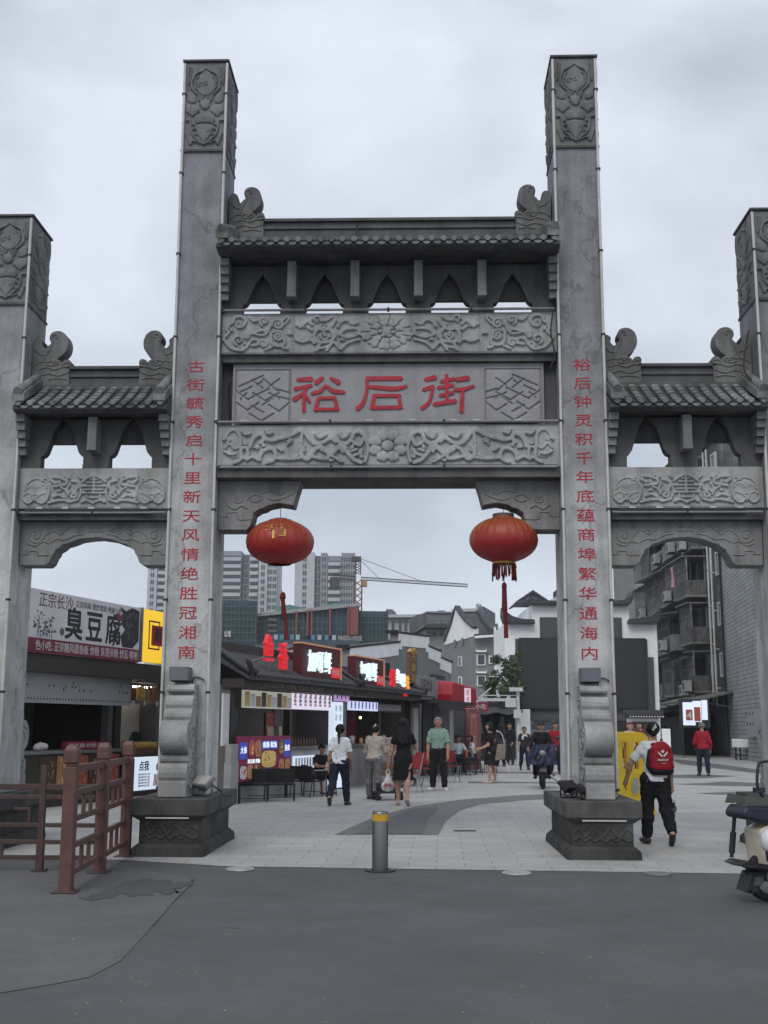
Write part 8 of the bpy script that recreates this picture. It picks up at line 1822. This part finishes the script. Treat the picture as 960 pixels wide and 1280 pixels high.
for i in range(3): b.box(-0.3+0.22*i, -0.12+0.22*i, -0.2+0.1*(i % 2), 0.05+0.1*(i % 2), 0.546+0.003*i, 0.549+0.003*i)
o = b.build('paper', M['whitep'], None, loc=(p[0], p[1], 0.004), rot=(0, 0, 0.4)); tag(o, 'loose white papers on the table of the seated boy', 'papers')
bgp = gpx(384, 996); bk = sdf_obj('shoulder_bag', [(V3(-0.12, 0, 0.10), V3(0.12, 0, 0.10), 0.1, 0.1, 0.8), (V3(-0.08, 0, 0.25), V3(0.08, 0, 0.22), 0.08, 0.07, 0.8)], DGREY, None, 0.014, 0.05, [], 0.006); bk.location = (bgp[0]-0.02, bgp[1]+0.02, 0.355); tag(bk, 'dark grey bag slumped on a black chair beside the seated boy', 'bag')
for i, (dx, dy, c, lab) in enumerate(((-0.2, -0.1, M['whitep'], 'white cup on the street table of the man in white'), (0.05, -0.15, M['photo_r'], 'reddish sauce bottle on the street table'), (0.25, 0.1, M['steel_dull'], 'grey flask on the street table'))):
    q = gpx(581, 969); b = MB(); b.lathe([(0.035, 0), (0.04, 0.02), (0.04, 0.12+0.04*i), (0.02, 0.16+0.05*i), (0.005, 0.165+0.05*i)], n=10); tag(b.build('bottle' if i else 'cup', c, None, loc=(q[0]+dx, q[1]+dy, 0.55)), lab, 'bottle' if i else 'cup')
# red folding chairs by the green polo man
M['chair_red'] = mat('red chair fabric', (0.22, 0.015, 0.025), 0.7, 0.3, 14)
rc_ = empty('folding_chair', gpx(524, 983), R(30), 'red patterned folding chair left of the man in the green polo', 'chair')
b = MB(); b.box(-0.22, 0.22, -0.2, 0.2, 0.43, 0.46); b.build('seat', M['chair_red'], rc_); b = MB(); b.prism([(-0.2, 0.55), (-0.25, 0.85), (-0.23, 0.855), (-0.18, 0.555)], -0.22, 0.22, 'x'); b.build('backrest', M['chair_red'], rc_)
for x in (-0.23, 0.23):
    b = MB(); b.tube([(x, 0.28, 0.004), (x, -0.26, 0.88)], 0.012, 6); b.build('leg', M['steel_dull'], rc_); b = MB(); b.tube([(x, -0.24, 0.004), (x, 0.18, 0.44)], 0.012, 6); b.build('leg', M['steel_dull'], rc_)
copy_tree(rc_, None, gpx(561, 978), R(-20), 'red patterned folding chair just behind the man in the green polo')
copy_tree(rc_, None, gpx(513, 991), R(160), 'red patterned folding chair half hidden by the woman in the black dress')
# stroller-like trolley behind the woman in black
tr_ = empty('hand_trolley', gpx(484, 1000), R(20), 'small black wheeled trolley on the ground beside the white carrier bag', 'trolley')
b = MB(); b.box(-0.28, 0.28, -0.2, 0.2, 0.14, 0.18); b.tube([(-0.25, 0.2, 0.16), (-0.25, 0.3, 0.62), (0.25, 0.3, 0.62), (0.25, 0.2, 0.16)], 0.014, 6); b.box(-0.2, 0.2, -0.15, 0.15, 0.182, 0.34); b.build('frame', M['black_metal'], tr_)
for x in (-0.26, 0.26):
    for y in (-0.16, 0.16): b = MB(); b.disc((x, y, 0.07), 0.07, 'x', 14, 0, 0.04); b.build('wheel', M['ink'], tr_)

# yellow water-filled barrier
M['barrier'] = mat('yellow moulded plastic', (0.72, 0.47, 0.014), 0.42, 0.12, 4, spec=0.5)
bp_ = atz(791, 1019, 0.004); ba = empty('traffic_barrier', (float(bp_[0]), float(bp_[1]), 0.004), R(6), 'yellow moulded plastic barrier with tall slots beside the right pillar', 'barrier')
b = MB(); wv = 0.33
def bx2(x0, x1, z0, z1, y0=-0.09, y1=0.09): b.box(x0, x1, y0, y1, z0, z1)
b.prism([(-0.62, 1.24), (-0.62, 1.42), (0.12, 1.42), (0.22, 1.40), (0.29, 1.33), (0.31, 1.24)], -0.09, 0.09, 'y')
for x0, x1 in ((-0.62, -0.38), (-0.31, -0.17), (-0.10, 0.04), (0.11, 0.31)): bx2(x0, x1, 0.78, 1.242)
b.prism([(-0.62, 0.22), (-0.62, 0.782), (0.31, 0.782), (0.33, 0.22)], -0.11, 0.11, 'y')
for x in (0.265, -0.25, -0.05): b.tube([(x, -0.095, 0.25), (x, -0.095, 1.25)], 0.022, 8)
b.build('body', M['barrier'], ba, bevel=0.02, seg=3)
b = MB(); b.prism([(-0.24, 0.004), (-0.24, 0.10), (-0.13, 0.24), (0.13, 0.24), (0.24, 0.10), (0.24, 0.004)], -0.62, -0.12, 'x'); b.prism([(-0.24, 0.004), (-0.24, 0.10), (-0.13, 0.24), (0.13, 0.24), (0.24, 0.10), (0.24, 0.004)], 0.05, 0.34, 'x'); b.build('foot', M['barrier'], ba, bevel=0.02)
b = MB(); P_ = [(0.03+0.065*math.copysign(abs(math.cos(a))**0.7, math.cos(a)), 0.50+0.155*math.copysign(abs(math.sin(a))**0.7, math.sin(a))) for a in np.linspace(0, 2*math.pi, 25)[:-1]]; b.prism(P_, -0.125, -0.112, 'y'); b.prism([(0.03+(x-0.03)*0.8, 0.5+(z-0.5)*0.88) for x, z in P_], -0.131, -0.126, 'y', 1); b.build('filler_window', [M['barrier'], mat('pale blue plastic', (0.26, 0.34, 0.38), 0.35, 0.1)], ba)
sk_ = sdf_obj('sack', [(V3(-0.03, 0, 0.09), V3(0.05, 0, 0.09), 0.12, 0.12, 0.7), (V3(0, 0, 0.1), V3(-0.07, 0.02, 0.40), 0.11, 0.035, 0.7)], mat('grey green sacking', (0.10, 0.105, 0.085), 0.9, 0.2, 12), None, 0.014, 0.05, [lambda X, Y, Z: 0.0-Z], 0.006)
sk_.location = gpx(834, 1017); tag(sk_, 'grey-green sack slumped on the paving right of the yellow barrier', 'sack')
wb_ = empty('white_panel', gpx(834, 957), 0.1, 'upright plain white panel standing behind the woman with the backpack', 'panel'); b = MB(); b.box(-0.17, 0.17, -0.05, 0.05, 0.55, 1.45); b.build('panel', M['white_wall'], wb_, bevel=0.01); b = MB(); b.tube([(0.0, 0, 0.0), (0.0, 0, 0.55)], 0.03, 8); b.box(-0.18, 0.18, -0.15, 0.15, 0, 0.03); b.build('stand', M['steel_dull'], wb_)
# white-topped trestle table far right
tt = empty('trestle_table', gpx(936, 950), 0.1, 'white covered trestle table with dark legs near the grey brick wall', 'table')
b = MB(); b.box(-0.65, 0.85, -0.4, 0.4, 0.58, 0.98); b.build('cover', M['white_wall'], tt, bevel=0.03)
for x in (-0.5, 0.65):
    for y in (-0.3, 0.3): b = MB(); b.box(x-0.03, x+0.03, y-0.03, y+0.03, 0, 0.58); b.build('leg', M['black_metal'], tt)
b = MB(); b.box(-0.6, 0.8, -0.02, 0.02, 0.2, 0.25); b.box(0.1, 0.8, -0.3, 0.3, 0.28, 0.5); b.build('shelf', M['ink'], tt)
b = MB(); b.prism([(-0.2, 0.985), (0.8, 1.3), (0.9, 1.3), (0.3, 0.985)], -0.2, 0.2, 'y'); b.build('folded_sheet', M['ink'], tt)

# delivery scooter at the right edge
sp_ = atz(954, 1127, 0.004)
sc2 = empty('delivery_scooter', (float(sp_[0])-0.0, float(sp_[1]), 0.004), R(16), 'cream and black delivery scooter with a navy seat at the right edge of the road', 'scooter')
CREAM = mat('cream scooter panel', (0.60, 0.53, 0.41), 0.4, 0.15, 6, coat=0.3); NAVYS = mat('navy vinyl seat', (0.02, 0.023, 0.04), 0.45, 0.2, 10); RUB = mat('tyre rubber', (0.015, 0.015, 0.016), 0.85, 0.2, 20); BLKP = mat('black scooter plastic', (0.018, 0.018, 0.02), 0.45, 0.2, 10)
def wheel(par, x, r=0.215, wd=0.09):
    b = MB(); n = 28
    prof = [(r-0.07, -wd*0.4), (r-0.02, -wd*0.5), (r, -wd*0.25), (r, wd*0.25), (r-0.02, wd*0.5), (r-0.07, wd*0.4)]
    vs = []; fs = []
    for (q, y) in prof:
        for k in range(n): a = 2*math.pi*k/n; vs.append((q*math.cos(a), y, q*math.sin(a)))
    for i in range(len(prof)-1):
        for k in range(n): fs.append((i*n+k, i*n+(k+1) % n, (i+1)*n+(k+1) % n, (i+1)*n+k))
    b.add(vs, fs, 0, True)
    w_ = empty('wheel', (x, 0, r)); w_.parent = par
    b.build('tyre', RUB, w_)
    b = MB()
    for k in range(5): a = 2*math.pi*k/5; b.tube([(0.03*math.cos(a), 0, 0.03*math.sin(a)), ((r-0.065)*math.cos(a), 0, (r-0.065)*math.sin(a))], 0.016, 6)
    b.disc((0, 0, 0), 0.05, 'y', 14, 0, 0.11); vs = []
    b.tube([((r-0.068)*math.cos(a), 0, (r-0.068)*math.sin(a)) for a in np.linspace(0, 2*math.pi, 25)], 0.02, 6, caps=False); b.build('rim', M['steel_dull'], w_); return w_
wheel(sc2, 0.06); wheel(sc2, 1.30)
b = MB(); b.prism([(-0.24, 0.72), (-0.25, 0.77), (-0.20, 0.83), (0.1, 0.82), (0.5, 0.76), (0.62, 0.78), (0.64, 0.70), (0.3, 0.64), (-0.02, 0.68)], -0.16, 0.16, 'y'); b.build('seat', NAVYS, sc2, bevel=0.035, seg=3)
for yy in (-0.17, 0.15): b = MB(); b.prism([(-0.23, 0.835), (-0.2, 0.92), (0.12, 0.87), (0.12, 0.83)], yy, yy+0.02, 'y'); b.build('grab_rail', mat('grey green plastic', (0.08, 0.085, 0.075), 0.6, 0.15), sc2)
b = MB(); b.prism([(-0.05, 0.30), (-0.08, 0.62), (0.02, 0.66), (0.30, 0.60), (0.50, 0.50), (0.48, 0.26), (0.2, 0.24)], -0.15, 0.15, 'y'); pn = b.build('side_panel', CREAM, sc2, bevel=0.03, seg=3)
b = MB(); b.text('TETTAO', (0.10, 0.565), 0.055, -0.158, sx=1.1, th=0.006, bold=0.01); b.build('lettering', M['ink'], pn)
b = MB(); b.prism([(0.03, 0.30), (0.02, 0.40), (0.07, 0.44), (0.11, 0.30)], -0.157, -0.151, 'y'); b.prism([(-0.04, 0.36), (-0.05, 0.5), (-0.03, 0.5), (-0.02, 0.36)], -0.157, -0.151, 'y'); b.build('panel_vent', BLKP, pn)
for y in (0.17,):
    b = MB(); b.tube([(-0.19, y, 0.36), (-0.14, y, 0.72)], 0.018, 8); b.tube([(-0.185, y, 0.40), (-0.16, y, 0.58)], 0.028, 8); b.build('shock_absorber', BLKP, sc2)
b = MB(); b.prism([(-0.28, 0.33), (-0.22, 0.36), (0.05, 0.31), (0.6, 0.16), (1.0, 0.16), (1.0, 0.22), (0.6, 0.23), (0.2, 0.27), (0.0, 0.26), (-0.2, 0.30)], -0.15, 0.15, 'y'); b.tube([(-0.27, -0.16, 0.32), (0.05, -0.17, 0.29), (0.55, -0.17, 0.17)], 0.014, 6); b.build('frame_rail', BLKP, sc2)
b = MB(); b.prism([(-0.14, 0.26), (-0.21, 0.10), (-0.17, 0.115), (-0.15, 0.08), (-0.12, 0.10), (-0.10, 0.07), (-0.06, 0.18), (0.02, 0.27)], -0.09, 0.09, 'y'); b.prism([(-0.13, 0.22), (-0.14, 0.15), (-0.06, 0.15), (-0.04, 0.22)], -0.098, -0.091, 'y', 1); b.build('mudguard', [BLKP, mat('smoked reflector', (0.10, 0.10, 0.105), 0.3, 0.1)], sc2)
b = MB(); b.prism([(0.98, 0.16), (1.02, 0.5), (1.12, 0.95), (1.2, 0.95), (1.16, 0.5), (1.28, 0.4), (1.2, 0.3), (1.05, 0.16)], -0.17, 0.17, 'y'); b.build('front_shield', CREAM, sc2, bevel=0.03)
b = MB(); b.tube([(1.15, -0.32, 1.0), (1.14, 0, 0.97), (1.15, 0.32, 1.0)], 0.018, 8); b.build('handlebar', BLKP, sc2)
b = MB(); b.tube([(1.3, -0.055, 0.21), (1.2, -0.06, 0.55)], 0.02, 8); b.tube([(1.3, 0.055, 0.21), (1.2, 0.06, 0.55)], 0.02, 8); b.build('fork', M['steel_dull'], sc2)
bkr = MB(); ring = smooth_line([(0.02, 0, 0.96), (0.0, 0, 1.0), (0.02, 0, 1.16), (0.07, 0, 1.2), (0.28, 0, 1.2), (0.33, 0, 1.15), (0.33, 0, 0.98), (0.3, 0, 0.96)], 4); bkr.tube(ring, 0.014, 6); bkr.box(-0.03, 0.06, -0.03, 0.03, 0.93, 0.975); bkr.tube([(0.02, 0, 0.95), (0.1, 0, 0.80)], 0.016, 6); bkr.tube([(0.31, 0, 0.96), (0.26, 0, 0.79)], 0.016, 6); bkr.build('backrest_frame', NAVYS, sc2)
hq = atd(970, 1052, 10.35)
hl = empty('helmet', tuple(float(q) for q in hq), 0, 'round white helmet hung on the side of the cream scooter', 'helmet')
P, F = surface([(V3(0, 0, 0), V3(0.02, 0, 0.01), 0.13, 0.13)], 0.012, 0.02, [lambda X, Y, Z: -0.075-Z]); b = MB(); b.add([tuple(p) for p in P], F, 0, True); b.build('shell', mat('white helmet gloss', (0.62, 0.63, 0.66), 0.2, 0.05, coat=0.5), hl)
b = MB(); b.tube([(0.05, 0.02, 0.11), (0.06, 0.12, 0.22)], 0.008, 5); b.build('strap', M['ink'], hl)

# motor scooter with rider coming down the street
mp_ = gpx(678, 985)
mo = empty('motor_scooter', mp_, R(176), 'dark motor scooter with a blue wind apron coming towards the gateway', 'scooter')
mo_w = []
def wheel2(par, y, r=0.25):
    w_ = empty('wheel', (0, y, r)); w_.parent = par; w_.rotation_euler = (0, 0, R(90))
    b = MB(); b.tube([((r-0.05)*math.cos(a), 0, (r-0.05)*math.sin(a)) for a in np.linspace(0, 2*math.pi, 25)], 0.055, 8, caps=False); b.build('tyre', RUB, w_); b = MB(); b.disc((0, 0, 0), r-0.09, 'y', 18, 0, 0.04); b.build('rim', M['steel_dull'], w_)
wheel2(mo, 0.62); wheel2(mo, -0.62)
b = MB(); b.prism([(0.45, 0.35), (0.62, 0.55), (0.45, 1.0), (0.38, 1.02), (0.40, 0.5), (0.1, 0.3), (-0.5, 0.34), (-0.85, 0.6), (-0.85, 0.75), (0.0, 0.75), (0.02, 0.62), (0.3, 0.3)], -0.15, 0.15, 'x'); b.build('body', BLKP, mo, bevel=0.03)
b = MB(); b.prism([(0.55, 0.48), (0.85, 0.5), (0.88, 0.42), (0.62, 0.56)], -0.08, 0.08, 'x'); b.tube([(-0.08, 0.62, 0.25), (-0.08, 0.5, 0.6)], 0.02, 6); b.tube([(0.08, 0.62, 0.25), (0.08, 0.5, 0.6)], 0.02, 6); b.build('front_mudguard', BLKP, mo)
b = MB(); b.ball((0, 0.55, 0.86), 0.075, 12, 0, (1.2, 0.5, 1)); b.build('headlight', M['steel_dull'], mo)
b = MB(); b.tube([(-0.36, 0.30, 1.04), (-0.1, 0.42, 1.03), (0.1, 0.42, 1.03), (0.36, 0.30, 1.04)], 0.018, 6); b.build('handlebar', BLKP, mo)
for x in (-0.3, 0.3): b = MB(); b.tube([(x, 0.36, 1.04), (x*1.25, 0.36, 1.2)], 0.008, 5); b.ball((x*1.3, 0.36, 1.23), 0.055, 10, 0, (1.2, 0.4, 0.8)); b.build('mirror', BLKP, mo)
b = MB(); b.tube([(-0.2, 0.0, 0.28), (-0.42, 0.05, 0.14), (-0.42, 0.12, 0.10)], 0.015, 6); b.tube([(-0.3, -0.3, 0.3), (-0.32, -0.75, 0.33)], 0.035, 8); b.build('side_stand', M['steel_dull'], mo)
ap_ = MB(); X, T = np.meshgrid(np.linspace(-0.36, 0.36, 26), np.linspace(0, 1, 18)); Zq = 0.60+0.48*T-0.05*np.abs(X)*(1-T); Yq = 0.66-0.22*T-0.5*X**2+0.03*np.sin(X*26+T*5)+0.02*np.sin(T*11+X*9)
ap_.grid(X*(1-0.12*T), Yq, Zq); ap_.grid(X*(1-0.12*T), Yq-0.015, Zq); ap_.build('wind_apron', mat('blue quilted apron', (0.005, 0.006, 0.034), 0.55, 0.8, 9), mo)
person((mp_[0], mp_[1]+0.12, 0.004), R(176), 1.66, 'rider in black with a dark cap sitting on the motor scooter', dict(legs=[(68, 70, 8), (68, 70, 8)], seat=0.76, foot=(0, 0), arms=[(38, 18, 30, -4), (38, 18, 30, -4)], lean=4), [('trousers', BLACK, dict(loose=1.2)), ('shirt', BLACK, dict(sleeve=2, hem=-0.02, loose=1.6)), ('shoes', SHOE), ('cap', DGREY)], 'b', ('cap', HAIR), face=True, sex='m', vox=0.014)

# more people further along the street
person(gpx(614, 979), R(80), 1.62, 'woman in a black dress with a tan shoulder bag turned to the left', dict(legs=[(4, 4, 3), (-5, 6, 3)], foot=(0, 0), arms=[(8, 10, 60, 8), (14, 10, 50, 8)], lean=2), [('dress', BLACK, dict(hem=0.30, sleeve=0.7, loose=1.1)), ('shoes', TAN)], 'a', ('bob', HAIR), vox=0.014, face=True)
q = gpx(614, 979)
tb = empty('tan_bag', (q[0]+0.22, q[1]-0.10, 0.60), 0.1, 'flat tan bag on the hip of the woman in black turned to the left', 'bag'); b = MB(); b.prism([(-0.13, 0.0), (0.15, 0.04), (0.18, 0.44), (-0.05, 0.44)], -0.05, 0.05, 'y'); b.build('body', mat('tan canvas', (0.20, 0.17, 0.14), 0.8, 0.2, 8), tb, bevel=0.02); b = MB(); b.tube(smooth_line([(0.15, 0, 0.42), (0.06, -0.07, 0.72), (-0.08, -0.03, 0.80)], 4), 0.012, 5); b.tube([(0.2, 0, -0.05), (0.26, 0, -0.3)], 0.02, 5); b.build('strap', M['sign_white'], tb)
person(gpx(656, 963), R(184), 1.5, 'youngster in a dark T-shirt with a pale print walking towards the gateway', dict(legs=[(14, 4, 3), (-12, 18, 3)], foot=(10, -28), arms=[(-14, 10, 8, 0), (14, 10, 8, 0)], lean=1), [('trousers', NAVY, dict(loose=1.2)), ('shirt', DGREY, dict(sleeve=0.8, hem=-0.02, loose=1.4)), ('shoes', SHOE)], 'b', ('short', HAIR), vox=0.014, face=True, sex='m')
q = gpx(656, 963); pr_ = MB(); pr_.prism([(-0.10, 1.00), (0.10, 1.00), (0.12, 1.08), (0.06, 1.18), (-0.06, 1.18), (-0.12, 1.08)], -0.006, 0.0, 'y'); pr_.box(-0.05, 0.05, -0.009, -0.0065, 1.04, 1.10, 1)
kid = [o for o in bpy.data.objects if o.get('label', '').startswith('youngster')][0]; pr_.build('shirt_print', [M['sign_white'], M['ink']], kid, loc=(0, 0.128, 0.07), rot=(0, 0, math.pi))
person(gpx(880, 970), R(-4), 1.66, 'man in a red shirt, dark trousers and khaki cap walking away on the right', dict(legs=[(5, 4, 4), (-5, 5, 4)], foot=(0, -6), arms=[(10, 10, 40, 14), (4, 12, 14, 4)], lean=3), [('trousers', NAVY, dict(loose=1.3)), ('shirt', REDC, dict(sleeve=1.9, hem=-0.04, loose=1.9)), ('shoes', SHOE), ('cap', CAPM)], 'b', ('cap', GREYHAIR), sex='m', vox=0.014)
person(gpx(398, 991)[:2]+(0.004,), R(215), 1.45, 'boy in a black T-shirt sitting at the black table behind the ponytailed woman', dict(legs=[(84, 80, 6), (84, 80, 6)], seat=0.33, foot=(0, 0), arms=[(42, 14, 48, 20), (42, 14, 48, 20)], lean=14), [('trousers', BLACK, dict(loose=1.2, hem=0.2)), ('shirt', BLACK, dict(sleeve=0.7, hem=-0.01, loose=1.3)), ('shoes', SHOE)], 'b', ('short', HAIR), face=True, sex='m', headpitch=14)
person(gpx(572, 966), R(190), 1.66, 'man in a white T-shirt sitting at the street table facing us', dict(legs=[(84, 80, 6), (84, 80, 6)], seat=0.345, foot=(0, 0), arms=[(40, 16, 60, 20), (40, 16, 60, 20)], lean=6), [('trousers', DGREY, dict(loose=1.2)), ('shirt', WHITE, dict(sleeve=0.7, hem=-0.01, loose=1.3)), ('shoes', SHOE)], 'b', ('short', HAIR), face=True, sex='m', vox=0.014)
person(gpx(591, 963), R(120), 1.64, 'person in white sitting sideways behind the man in the white T-shirt', dict(legs=[(84, 80, 6), (84, 80, 6)], seat=0.345, foot=(0, 0), arms=[(40, 16, 60, 20), (30, 16, 70, 20)], lean=10), [('trousers', BLUEJ, dict(loose=1.2)), ('shirt', WHITE, dict(sleeve=0.7, hem=-0.01, loose=1.3)), ('shoes', SHOE)], 'b', ('bob', HAIR), vox=0.014)
person(gpx(695, 968), R(190), 1.68, 'person in a dark red top half hidden behind the rider and the right pillar', dict(legs=[(6, 4, 3), (-6, 6, 3)], foot=(0, 0), arms=[(4, 10, 20, 4), (4, 10, 20, 4)]), [('trousers', BLACK, dict(loose=1.2)), ('shirt', REDC, dict(sleeve=1.9, hem=-0.04, loose=1.5)), ('shoes', SHOE)], 'b', ('short', HAIR), vox=0.016, face=True, sex='m')
person(gpx(638, 956), R(150), 1.66, 'person in black standing under the dark tree near the camera pole', dict(legs=[(3, 2, 4), (-2, 4, 4)], foot=(0, 0), arms=[(6, 10, 40, 10), (6, 10, 16, 4)]), [('trousers', DGREY, dict(loose=1.2)), ('shirt', BLACK, dict(sleeve=1.9, hem=-0.05, loose=1.6)), ('shoes', SHOE)], 'b', ('short', HAIR), vox=0.016, sex='m')
person(gpx(626, 958), R(20), 1.6, 'woman in dark grey standing with her back to us under the dark tree', dict(legs=[(3, 2, 3), (-2, 4, 3)], foot=(0, 0), arms=[(10, 10, 50, 10), (6, 10, 16, 4)]), [('trousers', BLACK, dict(loose=1.2)), ('shirt', DGREY, dict(sleeve=0.8, hem=-0.05, loose=1.4)), ('shoes', SHOE)], 'b', ('long', HAIR), vox=0.016)
BRHAIR = mat('reddish brown hair', (0.07, 0.022, 0.015), 0.5, 0.3, 30)
person(gpx(789, 978), R(200), 1.66, 'woman with reddish brown hair facing us behind the yellow barrier', dict(legs=[(3, 2, 3), (-2, 4, 3)], foot=(0, 0), arms=[(10, 10, 50, 10), (6, 10, 16, 4)]), [('trousers', BLACK, dict(loose=1.2)), ('shirt', WHITE, dict(sleeve=0.8, hem=-0.05, loose=1.4)), ('shoes', SHOE)], 'a', ('bob', BRHAIR), vox=0.014, face=True)
person(gpx(803, 974), R(120), 1.68, 'dark-haired person in maroon turned sideways behind the yellow barrier', dict(legs=[(3, 2, 3), (-2, 4, 3)], foot=(0, 0), arms=[(10, 10, 50, 10), (6, 10, 16, 4)]), [('trousers', BLACK, dict(loose=1.2)), ('shirt', cloth('maroon cotton', (0.08, 0.02, 0.02)), dict(sleeve=0.8, hem=-0.05, loose=1.4)), ('shoes', SHOE)], 'b', ('bun', HAIR), vox=0.014)

# ================================================================== air: a thin even haze over the town
hz = MB(); hz.box(-260, 260, -60, 440, -1.0, 72)
ho = tag(hz.build('haze', bpy.data.materials.new('haze air')), kind='stuff')
hm_ = ho.data.materials[0]; hm_.use_nodes = True; hn = hm_.node_tree; hn.nodes.clear()
ho_o = hn.nodes.new('ShaderNodeOutputMaterial'); pv = hn.nodes.new('ShaderNodeVolumePrincipled'); pv.inputs['Color'].default_value = (0.88, 0.92, 0.97, 1); pv.inputs['Density'].default_value = 0.0004
hn.links.new(pv.outputs['Volume'], ho_o.inputs['Volume'])
